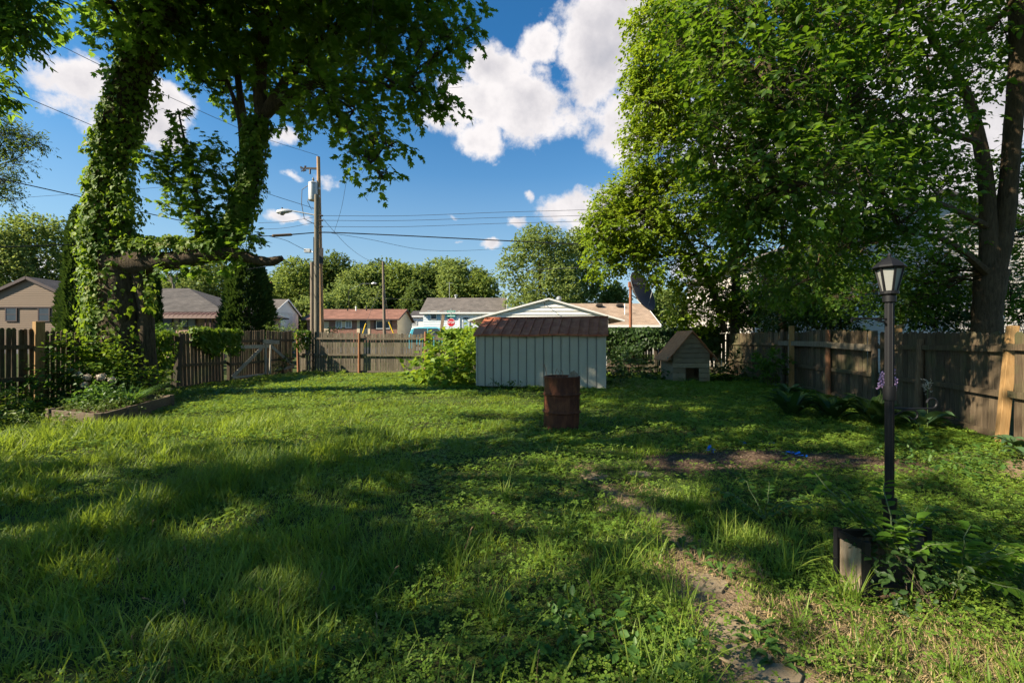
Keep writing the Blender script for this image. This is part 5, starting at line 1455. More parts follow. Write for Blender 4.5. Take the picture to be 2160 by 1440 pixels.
def shrub(name, label, cat, c, blobs, mat, leafsz, dens, tm=LEAF, L=.3, k=8, droop=.2, group=None, stems=7):
    t = thing(name, (c[0], c[1], gzf(c[0], c[1])), label, cat, group)
    mb = MB(); base = Vector((c[0], c[1], gzf(c[0], c[1]) - .03))
    for bl in blobs:
        for _ in range(max(1, stems // len(blobs) + 1)):
            q = Vector(bl[0]) + Vector((random.uniform(-.5, .5), random.uniform(-.5, .5), random.uniform(-.2, .5))) * (bl[1] if not hasattr(bl[1], '__len__') else bl[1][2])
            mb.tube(curve_pts(base + Vector((random.uniform(-.1, .1), random.uniform(-.1, .1), 0)), q, 4, .08, .05), [q_ * min(1, L / .3) ** 1.5 for q_ in (.014, .012, .009, .007, .004)], 5)
    mb.build('stems', M['twig'], t)
    crown('foliage', blobs, M[mat], t, tm, leafsz, L, k, dens, droop, None, .15)
    return t


US = [(1590, 655, 19.6, [(1580, 650, .9), (1625, 670, .8), (1600, 600, .9), (1545, 670, .8), (1530, 630, .7)], 'dense dark bush behind the fence corner near the doghouse'),
      (1690, 660, 16.0, [(1690, 665, .7), (1640, 660, .7), (1720, 630, .8), (1660, 600, .7), (1750, 590, .7)], 'dark bush behind the fence between the two slim trunks'),
      (1790, 650, 14.5, [(1770, 660, .55), (1735, 645, .55), (1700, 655, .4), (1800, 690, .4), (1760, 600, .5)], 'dark bush behind the fence beside the weathered cross rail'),
      (1960, 650, 13.0, [(1930, 640, .6), (1990, 650, .6), (1960, 600, .55), (1900, 660, .45)], 'dark thicket behind the fence between lantern and big trunk'),
      (2045, 640, 13.5, [(2040, 640, .5), (2030, 580, .5), (2020, 680, .45)], 'dark shrub crowding the foot of the big forked trunk'),
      (2150, 660, 14.5, [(2150, 650, .5), (2170, 600, .8)], 'leafy shrub at the pale wall beyond the tan leaning post')]
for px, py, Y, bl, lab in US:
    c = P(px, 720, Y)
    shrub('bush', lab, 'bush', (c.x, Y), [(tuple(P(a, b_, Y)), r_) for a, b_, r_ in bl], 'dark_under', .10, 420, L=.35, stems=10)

# ---------------------------------------------------------------- far trees
def far_tree(name, label, px, pbot, ptop, wpx, Y, mat, seed, n=5200, sz=None, group='far trees beyond the houses', trunk=True, gaps=1.0, mid=.45):
    rnd = random.Random(seed)
    X = pxw(px, Y); zt = pxz(ptop, Y); zb = pxz(pbot, Y); hw = wpx / F * Y / 2; z0 = gzf(X, Y)
    t = thing(name, (X, Y, z0), label, 'tree', group)
    wpx *= 1.25; hw *= 1.25
    H = zt - zb; bl = []; nb = int(36 * gaps)
    for i in range(nb):
        u = (i + rnd.random()) / nb; zz = zb + H * (.06 + .84 * u)
        prof = math.sin(math.pi * min(.93, .30 + u * .63)) ** .6
        a = i * 2.4 + rnd.uniform(-.5, .5); q = (.45 + .55 * rnd.random()) * hw * .80 * prof
        rr = rnd.uniform(.19, .45) * hw * (.7 + .3 * prof) * (.85 if gaps > 1 else 1)
        bl.append(((X + q * math.cos(a), Y + q * math.sin(a), zz), (rr, rr, rr * .85)))
    bl.append(((X, Y, zt - H * .14), (hw * .32, hw * .32, H * .14)))
    tot = sum((b[1][0] ** 2 + 2 * b[1][0] * b[1][2]) / 3 for b in bl)
    sz = sz or Y * .0042
    if trunk:
        mb = MB(); mb.tube([(X, Y, z0 - .2), (X + .1, Y, z0 + H * .3), (X - .1, Y, zt - H * .35)], [max(.12, hw * .06), hw * .045, hw * .02], 7)
        for b in bl[:9]: mb.tube(curve_pts((X, Y, z0 + H * rnd.uniform(.2, .45)), b[0], 3, .05, .05), [hw * .025, hw * .02, hw * .014, .01], 5)
        mb.build('trunk', M['bark2'], t)
    crown('crown', bl, M[mat], t, CLUMP, sz, sz * 1.7, 5, n * 2.8 / tot / 5, .1, None, .45, .8)
    return t


FT = [(632, 700, 545, 120, 84, 'fartree', 'leafmost rounded far tree behind the utility poles'), (700, 700, 530, 96, 90, 'fartree3', 'tall far tree just right of the utility poles'), (768, 700, 562, 110, 86, 'fartree2', 'broad pale far tree above the brick house chimney pipes'),
      (838, 700, 549, 110, 88, 'fartree', 'far tree standing directly behind the slim pole'), (905, 700, 560, 90, 90, 'fartree3', 'far tree between slim pole and blue house'), (962, 700, 546, 110, 86, 'fartree2', 'high far tree behind the antenna mast'),
      (1012, 700, 565, 80, 84, 'fartree', 'lower far tree at the blue house roof end'), (880, 690, 598, 70, 76, 'fartree3', 'short rounded tree filling the gap beside the brick house gable'), (735, 690, 610, 130, 74, 'fartree2', 'wide low tree mass above the brick house ridge'),
      (640, 695, 640, 60, 66, 'fartree2', 'low bushy tree between white house and poles'), (680, 690, 632, 100, 68, 'fartree2', 'bright low tree behind the brick house left end'), (545, 700, 600, 80, 78, 'fartree', 'far tree tip beside the tall column conifer')]
FT += [(600, 700, 572, 100, 96, 'fartree', 'far tree just left of the utility poles'), (665, 700, 556, 120, 98, 'fartree2', 'far tree crown showing between the utility poles'), (800, 700, 546, 100, 100, 'fartree3', 'tall far tree behind the slim pole top'),
       (930, 700, 548, 120, 100, 'fartree2', 'tall far tree above the blue house ridge step'), (870, 700, 556, 110, 98, 'fartree', 'far tree filling the skyline left of the blue house'), (735, 700, 558, 110, 98, 'fartree3', 'far tree on the skyline above the chimney pipes')]
for i, (px, pb, ptp, wp, Y, mt, lab) in enumerate(FT):
    far_tree('far_tree', lab.replace('leafmost', 'leftmost'), px, pb, ptp, wp, Y, mt, 40 + i, n=7000)
far_tree('cottonwood_tree', 'tall airy tree with visible trunk right of the blue house', 1140, 690, 472, 170, 52, 'fartree2', 71, n=11000, gaps=1.5)
far_tree('cottonwood_tree', 'second airy tree overlapping the white garage roof', 1215, 690, 480, 110, 56, 'fartree', 72, n=7000, gaps=1.2)
far_tree('far_tree', 'dark low tree behind the tan roof and dish', 1295, 690, 600, 70, 58, 'fartree', 73, n=5000)
far_tree('far_tree', 'small pale tree right of the dish above the tan roof', 1410, 690, 612, 90, 60, 'fartree2', 74, n=5000)
far_tree('far_tree', 'dense tree behind the awning house beside the bare branches', 450, 690, 548, 130, 62, 'fartree', 75, n=8000)
far_tree('far_tree', 'pale tree behind the awning house ridge', 400, 690, 580, 110, 58, 'fartree2', 76, n=6000)
far_tree('far_tree', 'small tree peeping over the ridge right of the ivy trunk', 340, 690, 578, 70, 60, 'fartree2', 77, n=4000)
far_tree('locust_tree', 'feathery locust tree above the tan house at the picture edge', 70, 640, 450, 190, 54, 'fartree', 78, n=12000, gaps=1.6)
far_tree('locust_tree', 'second locust tree behind the tan house roof', 0, 660, 480, 130, 50, 'fartree2', 79, n=8000, gaps=1.4)
# overhanging locust on the left
LB = [B_(15, 290, 24, .9), B_(60, 295, 24, .5), B_(88, 305, 24, .3), B_(-20, 280, 24, 1.0), B_(35, 345, 24, .55), B_(10, 385, 24, .6), B_(28, 425, 24, .3), B_(-30, 380, 24, 1.0), B_(-20, 240, 24, .6), B_(-90, 150, 24, 1.2)]
small_tree('locust_tree', 'airy locust tree leaning in from the left edge above the wires', 'tree', [P4(-90, 800, 24, .3), P4(-85, 600, 24, .25), P4(-75, 400, 24, .2), P4(-60, 200, 24, .1)], LB, 'locust', .15, 150, LEAF_LONG, .6, 10)
# dead grey branches
dt = thing('dead_tree', (pxw(350, 50), 50, 1.2), 'bare dead tree above the awning house roof', 'tree')
mb = MB(); b0 = Vector((pxw(368, 50), 50, 1.2)); f0 = P(366, 600, 50)
mb.tube([b0, f0], [.2, .14], 7)
for (px, py) in ((325, 540), (345, 555), (358, 560), (385, 560), (392, 545), (352, 585)):
    mb.tube(curve_pts(f0, P(px, py, 50), 4, .02, .06), [.11, .08, .06, .04, .02], 5)
    mb.tube(curve_pts(P((px + 366) / 2, (py + 600) / 2, 50), P(px + random.uniform(-20, 20), py + 8, 50), 3, .02, .06), [.05, .04, .03, .015], 5)
mb.build('trunk', M['pole_gray'], dt)

# column conifers
def arborvitae(label, px, pbot, ptop, wpx, Y, n, seed):
    rnd = np.random.default_rng(seed)
    X = pxw(px, Y); z0 = gzf(X, Y); zb = min(z0 + .1, pxz(pbot, Y)); zt = pxz(ptop, Y); R_ = wpx / F * Y / 2; Hh = zt - zb
    t = thing('arborvitae', (X, Y, z0), label, 'conifer', 'column conifers along the fence')
    mb = MB(); mb.tube([(X, Y, z0 - .1), (X, Y, zt - .4)], [.14, .03], 8); mb.build('trunk', M['bark2'], t)
    u = rnd.random(n); prof = np.clip(np.minimum(1.0, (.55 + u * 1.8)) * np.sqrt(np.clip(1 - u ** 3.2, 0, 1)), .04, 1)
    th = rnd.uniform(0, 2 * np.pi, n)
    lump = .80 + .34 * vnoise(th * 2.3, u * 9, .55, seed)
    r_ = R_ * prof * lump * (.82 + .2 * rnd.random(n))
    pos = np.stack([X + r_ * np.cos(th), Y + r_ * np.sin(th), zb + u * Hh], 1)
    d = np.stack([np.cos(th), np.sin(th), np.zeros(n)], 1)
    tip = d * .75 + np.array([0, 0, .9]) + rnd.normal(0, .3, (n, 3)); no = np.cross(d, np.array([0, 0, 1.0])) + rnd.normal(0, .5, (n, 3))
    A, B, C = axes(tip, no)
    scatter('foliage', LEAF_LONG[0], LEAF_LONG[1], pos, A, B, C, np.stack([np.full(n, .26), .2 + .16 * rnd.random(n), np.full(n, .2)], 1) * (Y / 27), M['arbor'], t)


arborvitae('broad green column conifer behind the wooden gate', 523, 700, 548, 96, 27, 15000, 5)
arborvitae('dark tall column conifer half hidden by the ivy trunk', 172, 700, 440, 58, 24, 11000, 6)
arborvitae('short wide conifer beside the tan house wall', 178, 700, 560, 86, 27, 9000, 7)
arborvitae('narrow conifer showing to the right of the ivy trunk', 316, 690, 545, 34, 22, 5000, 8)

# hedges and shrubs beyond the fence
for px, Y, wpx, top, mt, lab in ((600, 24, 90, 683, 'hedge', 'bright clipped hedge behind the gate corner'), (385, 21, 90, 687, 'hedge', 'rounded hedge under the awning house windows'), (345, 19, 60, 685, 'weed', 'loose bush behind the fence beside the ivy trunk'),
                                 (700, 30, 40, 692, 'hedge', 'small hedge bump at the brick house')):
    c = P(px, 720, Y); zt = pxz(top, Y); hw = wpx / F * Y / 2
    bl = [((c.x + hw * f_, Y, zt * .62), (hw * .45, .6, zt * .42)) for f_ in (-.6, 0, .6)]
    shrub('hedge', lab, 'hedge', (c.x, Y), bl, mt, .10, 160, L=.22)

# ================================================================ fences
def picket(mb, x, y, U, N, z0, z1, w_, th=.018, lean=0.0, ears=True):
    e = w_ * .28
    pg = [(-w_ / 2, 0), (w_ / 2, 0), (w_ / 2, z1 - z0 - e), (w_ / 2 - e, z1 - z0), (-w_ / 2 + e, z1 - z0), (-w_ / 2, z1 - z0 - e)]
    pg = [(a + lean * b, b) for a, b in pg]
    mb.prism(pg, th, (x, y, z0), U, (0, 0, 1), N)


def run(parent, p0, p1, h0, h1, mat, side, w_=.14, gap=.012, rails=(.30, .85, 1.40), railmat=None, lean=0.0, jit=.02, ears=True, seed=0, rail_out=.0):
    """one bay of pickets from p0 to p1; side = sign of the rail side"""
    rnd = random.Random(seed); p0 = Vector((p0[0], p0[1])); p1 = Vector((p1[0], p1[1]))
    d = p1 - p0; L = d.length; d.normalize(); U = Vector((d.x, d.y, 0)); N = Vector((-d.y, d.x, 0)) * side
    mb = MB(); s = w_ / 2
    while s < L - w_ * .4:
        f_ = s / L; q = p0 + d * s; zg = gzf(q.x, q.y)
        picket(mb, q.x - N.x * .02, q.y - N.y * .02, U, N * -1, zg + rnd.uniform(.0, .05), zg + h0 + (h1 - h0) * f_ + rnd.uniform(-jit, jit), w_ * rnd.uniform(.92, 1.0), .018, lean + rnd.uniform(-.012, .012), ears)
        s += w_ + gap * rnd.uniform(.3, 1.8)
    mb.build('picket_panel', mat, parent)
    for zr in rails:
        r = MB(); a = Vector((p0.x, p0.y, gzf(p0.x, p0.y) + zr)) + N * (.022 + rail_out); b = Vector((p1.x, p1.y, gzf(p1.x, p1.y) + zr + rnd.uniform(-.03, .03))) + N * (.022 + rail_out)
        r.bar(a, b, .038, .088); r.build('rail', railmat or mat, parent)


def fpost(parent, x, y, h_, w_, mat, round_=False, lean=(0, 0), rz=0.0):
    z = gzf(x, y); mb = MB(); a = Vector((x, y, z - .1)); b = Vector((x + lean[0], y + lean[1], z + h_))
    if round_: mb.tube([a, a.lerp(b, .5), b], [w_ / 2 * 1.1, w_ / 2, w_ / 2 * .93], 12, True, .04)
    else: mb.bar(a, b, w_, w_, (math.sin(rz), math.cos(rz), 0))
    return mb.build('post', mat, parent, round_, 0 if round_ else .008)


LF = thing('picket_fence', (-10, 8, 0), 'dark weathered picket fence with one fresh tan post near the raised bed', 'fence')
ys_ = [1.2, 3.6, 6.2, 9.55, 11.9]
for i in range(4): run(LF, (-10, ys_[i]), (-10, ys_[i + 1]), 1.64, 1.68, M['fence'], -1, .092, .018, (.12, .68, 1.33), seed=i)
fpost(LF, -9.93, 9.55, 1.83, .15, M['newpost'], rz=.4)
for y_ in (3.6, 6.2, 11.9): fpost(LF, -9.92, y_, 1.6, .10, M['brownpost'])
mb = MB(); mb.bar((-9.88, 9.65, 1.36), (-9.9, 11.3, 1.36), .04, .12); mb.build('rail', M['brownpost'], LF)
L2 = thing('picket_fence', (-10, 14, 0), 'mossy sagging picket fence between the ivy trunk and the gate', 'fence')
run(L2, (-10, 12.1), (-10, 13.35), 1.62, 1.66, M['fence'], -1, .15, .03, (.15, .75, 1.40), lean=-.10, seed=11)
run(L2, (-10, 13.4), (-10, 15.95), 1.70, 1.74, M['fence'], -1, .15, .014, (.05, .72, 1.42), lean=-.03, seed=12)
fpost(L2, -9.9, 13.38, 1.66, .13, M['fence_dark'], lean=(0, .18)); fpost(L2, -9.93, 15.98, 1.62, .11, M['fence'])
# double gate
GT = thing('wooden_gate', (-10, 18.5, 0), 'weathered double picket gate with gray Z-braced boards', 'gate')
for i, (a, b_) in enumerate(((16.08, 18.5), (18.6, 20.75))):
    lf = thing('gate_leaf', (-10, a, 0), None, None); lf.location = Vector((-10, a, 0)) - origin(GT); lf.parent = GT
    if i == 0: run(lf, (-10, a), (-10, b_), 1.80, 1.86, M['fence'], -1, .10, .016, (.62, 1.44), seed=20)
    else: run(lf, (-10, a), (-9.95, b_), 1.84, 1.92, M['fence'], -1, .10, .016, (.62, 1.46), seed=21)
    br = MB(); X = -9.925
    if i == 0:
        br.bar((X, a + .05, .16), (X + .012, b_ - .25, 1.30), .035, .13); br.bar((X + .03, b_ - .22, .02), (X + .03, b_ - .22, 1.34), .035, .13); br.bar((X + .02, a + .1, 1.22), (X + .02, b_ + .02, 1.24), .035, .13)
        br.bar((X + .01, a + .1, .14), (X + .01, b_ - .2, .12), .035, .07)
    else:
        br.bar((X, a + .1, 1.26), (X + .012, b_ - .05, .30), .035, .13); br.bar((X + .02, a - .1, 1.40), (X + .02, a + .75, 1.40), .035, .15); br.bar((X + .03, a - .02, .02), (X + .045, a + .04, 1.30), .035, .07); br.bar((X, a + .5, .22), (X, b_ - .1, .3), .035, .12)
    br.build('brace', M['graywood'], lf)
mb = MB(); mb.bar((-9.87, 18.05, 1.42), (-9.87, 18.75, 1.41), .04, .17); mb.build('crossbar', M['graywood'], GT)
mb = MB(); mb.bar((-9.9, 18.55, .0), (-9.9, 18.45, .75), .03, .05); mb.build('drop_bolt', M['graywood'], GT)
# rear fence
RF = thing('picket_fence', (-4, 21.1, 0), 'gray sunlit rear picket fence with red cedar posts', 'fence')
rp = [(-9.9, 21.05), (-7.05, 21.1), (-4.0, 21.15), (-1.2, 21.2), (1.2, 21.2)]
for i in range(4): run(RF, rp[i], rp[i + 1], 1.88 - i * .045, 1.84 - i * .045, M['fence_gray'], -1, .105, .016, (.06, .82, 1.56), seed=30 + i, jit=.03)
fpost(RF, -9.8, 20.9, 1.82, .12, M['redpost'], True, lean=(-.06, 0))
fpost(RF, -7.05, 21.0, 1.84, .12, M['redpost'], True); fpost(RF, -4.0, 21.05, 1.9, .12, M['redpost'], True)
fpost(RF, -3.25, 21.0, 1.3, .13, M['fence_dark'], True); fpost(RF, -9.2, 21.02, 2.0, .09, M['fence_dark'])
mb = MB(); mb.bar(P(929, 712, 21.02), P(935, 664, 21.05), .14, .04, (0, 1, 0)); mb.build('loose_board', M['plywood'], RF)
DF = thing('picket_fence', (5, 20.5, 0), 'dark ivy-topped picket fence between shed and doghouse', 'fence')
run(DF, (1.3, 21.25), (3.9, 21.0), 1.72, 1.76, M['fence_dark'], -1, .10, .014, (.3, 1.5), seed=40, jit=.03)
run(DF, (3.9, 21.0), (6.4, 20.4), 1.76, 1.76, M['fence_dark'], -1, .10, .014, (.3, 1.5), seed=41, jit=.03)
run(DF, (6.4, 20.4), (9.08, 19.0), 1.78, 1.74, M['fence_dark'], -1, .14, .012, (.3, 1.45), seed=42, jit=.03)
for q in ((3.9, 20.9), (6.4, 20.3)): fpost(DF, q[0], q[1], 1.9, .12, M['fence_dark'])
# right fence
RT = thing('plank_fence', (8, 9, 0), 'weathered plank fence along the shaded side with tan and red posts', 'fence')
rf_h = [1.50, 1.52, 1.58, 1.63, 1.68, 1.72, 1.74, 1.74]
for i in range(7):
    run(RT, FENCE_R[i], FENCE_R[i + 1], rf_h[i], rf_h[i + 1], M['fence'], 1, .14, .006, (.10, .70, 1.34), railmat=M['fence'], seed=50 + i, jit=.012)
fpost(RT, 6.82, 6.36, 1.66, .105, M['newpost'], lean=(.21, .03), rz=.35)
fpost(RT, 7.66, 8.6, 1.50, .13, M['brownpost'], True, lean=(.07, 0)); fpost(RT, 7.93, 9.95, 1.68, .12, M['fence_dark'], True)
fpost(RT, 8.15, 9.6, 1.80, .1, M['newpost'], rz=.3)
fpost(RT, 8.02, 11.55, 1.72, .12, M['redpost'], True); fpost(RT, 8.35, 13.6, 1.92, .135, M['newpost'], rz=.4); fpost(RT, 8.62, 14.5, 1.80, .12, M['fence_dark'], True)
fpost(RT, 5.85, 3.2, 1.6, .12, M['brownpost'])
mb = MB(); mb.bar((8.50, 14.5, 1.38), (7.93, 11.42, 1.36), .045, .14); mb.bar((7.93, 11.42, 1.345), (7.84, 9.95, 1.29), .045, .14); mb.build('cross_rail', M['fence_gray'], RT)

# ivy draped over fences
def drape(name, label, pts, zt, depth, n, mat, size=.11, thick=.16, seed=0, cat='ivy'):
    rnd = np.random.default_rng(seed); pts = np.array(pts, float)
    sl = np.linalg.norm(np.diff(pts, axis=0), axis=1); cu = np.concatenate([[0], np.cumsum(sl)])
    s = rnd.random(n) * cu[-1]; x = np.interp(s, cu, pts[:, 0]); y = np.interp(s, cu, pts[:, 1])
    dp = depth * (.35 + 1.2 * vnoise(s, s * 0, .5, seed)); h_ = zt - dp * rnd.random(n) ** 1.5 + .10 * rnd.random(n)
    ang = rnd.uniform(0, 2 * np.pi, n); q = thick * (.4 + .8 * vnoise(s, h_, .35, seed + 1)) * rnd.random(n) ** .5
    pos = np.stack([x + q * np.cos(ang), y + q * np.sin(ang), h_ + thick * .5 * rnd.random(n)], 1)
    tip = np.stack([np.cos(ang) * .5, np.sin(ang) * .5, -np.ones(n)], 1) + rnd.normal(0, .4, (n, 3)); no = np.stack([np.cos(ang), np.sin(ang), np.ones(n) * .7], 1) + rnd.normal(0, .35, (n, 3))
    A, B, C = axes(tip, no)
    o = scatter(name, IVY[0], IVY[1], pos, A, B, C, size * (.6 + .8 * rnd.random(n)), M[mat])
    return tag(o, label, cat)


drape('fence_ivy', 'ivy clump spilling over the fence next to the wooden gate', [(-9.95, 14.3), (-9.95, 15.2), (-9.93, 16.6)], 1.74, .75, 2600, 'ivy', .11, .2, 61)
drape('fence_ivy', 'ivy hanging in the fence corner beside the gate post', [(-9.85, 20.7), (-9.6, 21.0), (-9.3, 21.0)], 1.85, .7, 320, 'ivy', .10, .10, 62)
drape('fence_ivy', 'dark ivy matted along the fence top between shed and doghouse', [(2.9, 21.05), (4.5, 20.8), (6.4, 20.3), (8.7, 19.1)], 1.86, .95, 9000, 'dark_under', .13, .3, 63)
drape('fence_ivy', 'ivy strands on the leaning pickets behind the ivy trunk', [(-9.9, 11.6), (-9.9, 13.2)], 1.6, 1.0, 1300, 'ivy', .11, .2, 64)
drape('fence_ivy', 'leafy vine sprawling over the rear fence beside the shed', [(-3.0, 20.9), (-2.0, 20.6), (-1.2, 20.2)], 1.8, 1.1, 3800, 'grape', .14, .4, 65, 'vine')

# ================================================================ shed
SX, SY = Vector((SHEDX.x, SHEDX.y, 0)), Vector((SHEDY.x, SHEDY.y, 0)); S0 = Vector((SHED0.x, SHED0.y, 0))
shed = thing('metal_shed', tuple(S0 + SX * 1.93 + SY * 1.2), 'gray ribbed metal garden shed with rusty brown roof', 'shed')
W_, D_, Z0, ZE, ZR = 3.87, 2.4, .07, 1.66, 2.20
def sp(u, v, z): return S0 + SX * u + SY * v + Vector((0, 0, z))
mb = MB(); npan = 15; pw = W_ / npan
for i in range(npan):                                   # each panel shallow-folded with a standing seam
    a, b_ = i * pw, (i + 1) * pw
    dz = random.uniform(-.004, .004)
    rows = 6
    for j in range(rows):
        za, zb_ = Z0 + (ZE - Z0) * j / rows, Z0 + (ZE - Z0) * (j + 1) / rows
        f_ = lambda z: .006 * math.sin(z * 5 + i * 1.7)
        dent = lambda z: (.03 * math.exp(-((i - 8.5) ** 2) / 2.2 - ((z - .72) ** 2) / .05))
        mb.add([sp(a + .012, -.0 + dent(za), za), sp((a + b_) / 2, -.010 + f_(za) + dent(za), za), sp(b_ - .012, dent(za), za), sp(a + .012, dent(zb_), zb_), sp((a + b_) / 2, -.010 + f_(zb_) + dent(zb_), zb_), sp(b_ - .012, dent(zb_), zb_)],
               [(0, 1, 4, 3), (1, 2, 5, 4)])
mb.build('wall_panel', M['shed_metal'], shed, True)
mb = MB()
for i in range(1, npan):
    mb.frame(sp(i * pw, -.004, (Z0 + ZE) / 2), (.017, .03, ZE - Z0 - .01), SX, SY)
mb.build('seam', M['shed_seam'], shed)
mb = MB()
mb.frame(sp(.012, D_ / 2, (Z0 + ZE) / 2), (.02, D_ - .05, ZE - Z0 - .004), SX, SY); mb.frame(sp(W_ - .012, D_ / 2, (Z0 + ZE) / 2), (.02, D_ - .05, ZE - Z0 - .004), SX, SY); mb.frame(sp(W_ / 2, D_ - .01, (Z0 + ZE) / 2), (W_ - .06, .02, ZE - Z0 - .008), SX, SY)
for u in (0, W_): mb.prism([(0, 0), (D_, 0), (D_ / 2, ZR - ZE - .03)], .012, sp(u - .006, 0, ZE - .002), SY, (0, 0, 1), SX)
mb.build('side_wall', M['shed_metal'], shed)
mb = MB(); mb.frame(sp(.0, -.012, (Z0 + ZE) / 2), (.05, .03, ZE - Z0 - .006), SX, SY); mb.frame(sp(W_, -.012, (Z0 + ZE) / 2), (.05, .03, ZE - Z0 - .006), SX, SY); mb.frame(sp(W_ / 2, -.012, ZE - .03), (W_ - .06, .024, .05), SX, SY); mb.build('corner_trim', M['shed_metal'], shed)
mb = MB()
for u in (.3, 1.3, 2.5, 3.5): mb.frame(sp(u, .4, .0), (.35, .2, .16), SX, SY); mb.frame(sp(u, 2.0, .0), (.35, .2, .16), SX, SY)
mb.build('footing_block', M['slab'], shed)
r = MB(); rb = MB(); nr = 14; ro = .08
for sgn_ in (0, 1):
    for i in range(nr):
        a = -ro + (W_ + 2 * ro) * i / nr; b_ = -ro + (W_ + 2 * ro) * (i + 1) / nr
        def rp_(u, f_):
            v = -.14 + (D_ / 2 + .14) * f_; v = v if sgn_ == 0 else D_ - v
            sag = .015 * math.sin(u * 3.1) * (1 - f_)
            return sp(u, v, ZE - .02 + (ZR - ZE + .02) * f_ ** .93 + sag)
        steps = (0, .2, .5, 1)
        for f0, f1 in zip(steps[:-1], steps[1:]):
            q = [rp_(a, f0), rp_((a + b_) / 2, f0) - Vector((0, 0, .012)), rp_(b_, f0), rp_(a, f1), rp_((a + b_) / 2, f1) - Vector((0, 0, .012)), rp_(b_, f1)]
            fs = [(0, 1, 4, 3), (1, 2, 5, 4)]; r.add(q, fs if sgn_ == 0 else [f[::-1] for f in fs])
        if i: rb.tube([rp_(a, 0) + Vector((0, 0, .01)), rp_(a, .2) + Vector((0, 0, .014)), rp_(a, .5) + Vector((0, 0, .014)), rp_(a, 1) + Vector((0, 0, .012))], .017, 6)
    if sgn_ == 0:
        for i in range(nr):
            a = -ro + (W_ + 2 * ro) * i / nr; b_ = -ro + (W_ + 2 * ro) * (i + 1) / nr
            r.add([rp_(a, 0), rp_(b_, 0), rp_(b_, 0) - Vector((0, 0, .05)), rp_(a, 0) - Vector((0, 0, .05))], [(0, 3, 2, 1)])
rf = r.build('roof', M['rust_roof'], shed); rb.build('roof_rib', M['rust_roof'], rf, True)
mb = MB(); mb.tube([sp(-ro, D_ / 2, ZR + .005), sp(W_ + ro, D_ / 2, ZR + .005)], .03, 8); mb.build('ridge_cap', M['rust_roof'], rf, True)

# ================================================================ doghouse
dh = thing('doghouse', (6.18, 16.2, 0), 'wooden doghouse with square black opening and rusty-red roof', 'doghouse')
dx0, dx1, dy, dd = 5.52, 6.78, 15.6, 1.25; de, dp = 1.04, 1.76; xm = (dx0 + dx1) / 2
mb = MB(); zs = [.02 + i * .168 for i in range(12)]
ox0, ox1, oz = xm - .20, xm + .26, .56
for i in range(len(zs) - 1):
    z0, z1 = zs[i] + .006, zs[i + 1] - .006
    hw = lambda z: (dx1 - dx0) / 2 * (1 if z <= de else max(.01, (dp - z) / (dp - de)))
    for (ua, ub) in (((dx0, ox0), (ox1, dx1)) if z1 < oz + .05 else ((None, None),)):
        j = random.uniform(0, .006)
        if ua is None: pg = [(xm - hw(z0), z0), (xm + hw(z0), z0), (xm + hw(z1), z1), (xm - hw(z1), z1)]
        else: pg = [(ua, z0), (ub, z0), (ub, z1), (ua, z1)]
        if z0 < dp - .05: mb.prism(pg, .03, (0, dy - j, 0), (1, 0, 0), (0, 0, 1), (0, 1, 0))
mb.build('front_wall', M['dogwood'], dh)
mb = MB()
for x_ in (dx0 + .015, dx1 - .015): mb.box((x_, dy + dd / 2 + .035, de / 2), (.03, dd - .02, de))
mb.box((xm, dy + dd, de / 2), (dx1 - dx0 - .07, .03, de)); mb.prism([(dx0 + .04, de), (dx1 - .04, de), (xm, dp - .04)], .03, (0, dy + dd - .02, 0), (1, 0, 0), (0, 0, 1), (0, 1, 0))
mb.build('side_wall', M['dogwood'], dh)
mb = MB(); mb.box((xm, dy + .62, .04), (dx1 - dx0 - .08, 1.1, .03)); mb.build('floor_board', M['fence_dark'], dh)
mb = MB()
for s_ in (-1, 1):
    hw_ = (dx1 - dx0) / 2; sl_ = (dp - de) / hw_
    xo = xm + s_ * (hw_ + .24); zo = de - .24 * sl_ + .03
    pts_ = [(xo, dy - .14, zo), (xm, dy - .14, dp + .05), (xm, dy + dd + .1, dp + .05), (xo, dy + dd + .1, zo)]
    slab(mb, pts_ if s_ < 0 else pts_[::-1], .045)
mb.build('roof', M['dogroof'], dh)
mb = MB(); mb.box((dx1 + .16, dy - .02, de - .20), (.10, .1, .10)); mb.box((dx0 - .14, dy - .02, de - .19), (.12, .1, .10)); mb.build('eave_block', M['dogwood'], dh)

# ================================================================ barrel
bx, by = .81, 7.5; bz = gzf(bx, by)
ba = thing('steel_barrel', (bx, by, bz), 'rusty brown steel burn barrel standing in the lawn', 'barrel')
hb = .885; r0 = .292
prof = [(.0, .02), (r0 - .01, .02), (r0, .0), (r0, .02)]
for hz_ in (.31, .60): prof += [(r0, hz_ - .035), (r0 + .004, hz_ - .018), (r0 + .02, hz_ - .008), (r0 + .022, hz_), (r0 + .02, hz_ + .008), (r0 + .004, hz_ + .018), (r0, hz_ + .035)]
prof += [(r0, hb - .03), (r0 + .008, hb - .012), (r0 + .008, hb), (r0 - .006, hb + .004), (r0 - .012, hb - .01), (r0 - .014, .60), (r0 - .014, .06), (0, .06)]
mb = MB(); mb.lathe(prof, (bx, by, bz - .02), 40)
for v in mb.v:
    a = math.atan2(v.y - by, v.x - bx); k = 1 + .012 * math.sin(3 * a + v.z * 4) * min(1, v.z)
    v.x = bx + (v.x - bx) * k + .018 * (v.z - bz); v.y = by + (v.y - by) * k
mb.build('drum', M['rust_barrel'], ba, True)
mb = MB(); mb.lathe([(0, .0), (.275, .0)], (bx + .01, by, bz + .70), 20); mb.build('ash_fill', M['mulch'], ba)
wd = thing('scrap_wood', (bx + .18, by, bz + .86), 'pale scrap of wood poking out of the barrel rim', 'wood scrap')
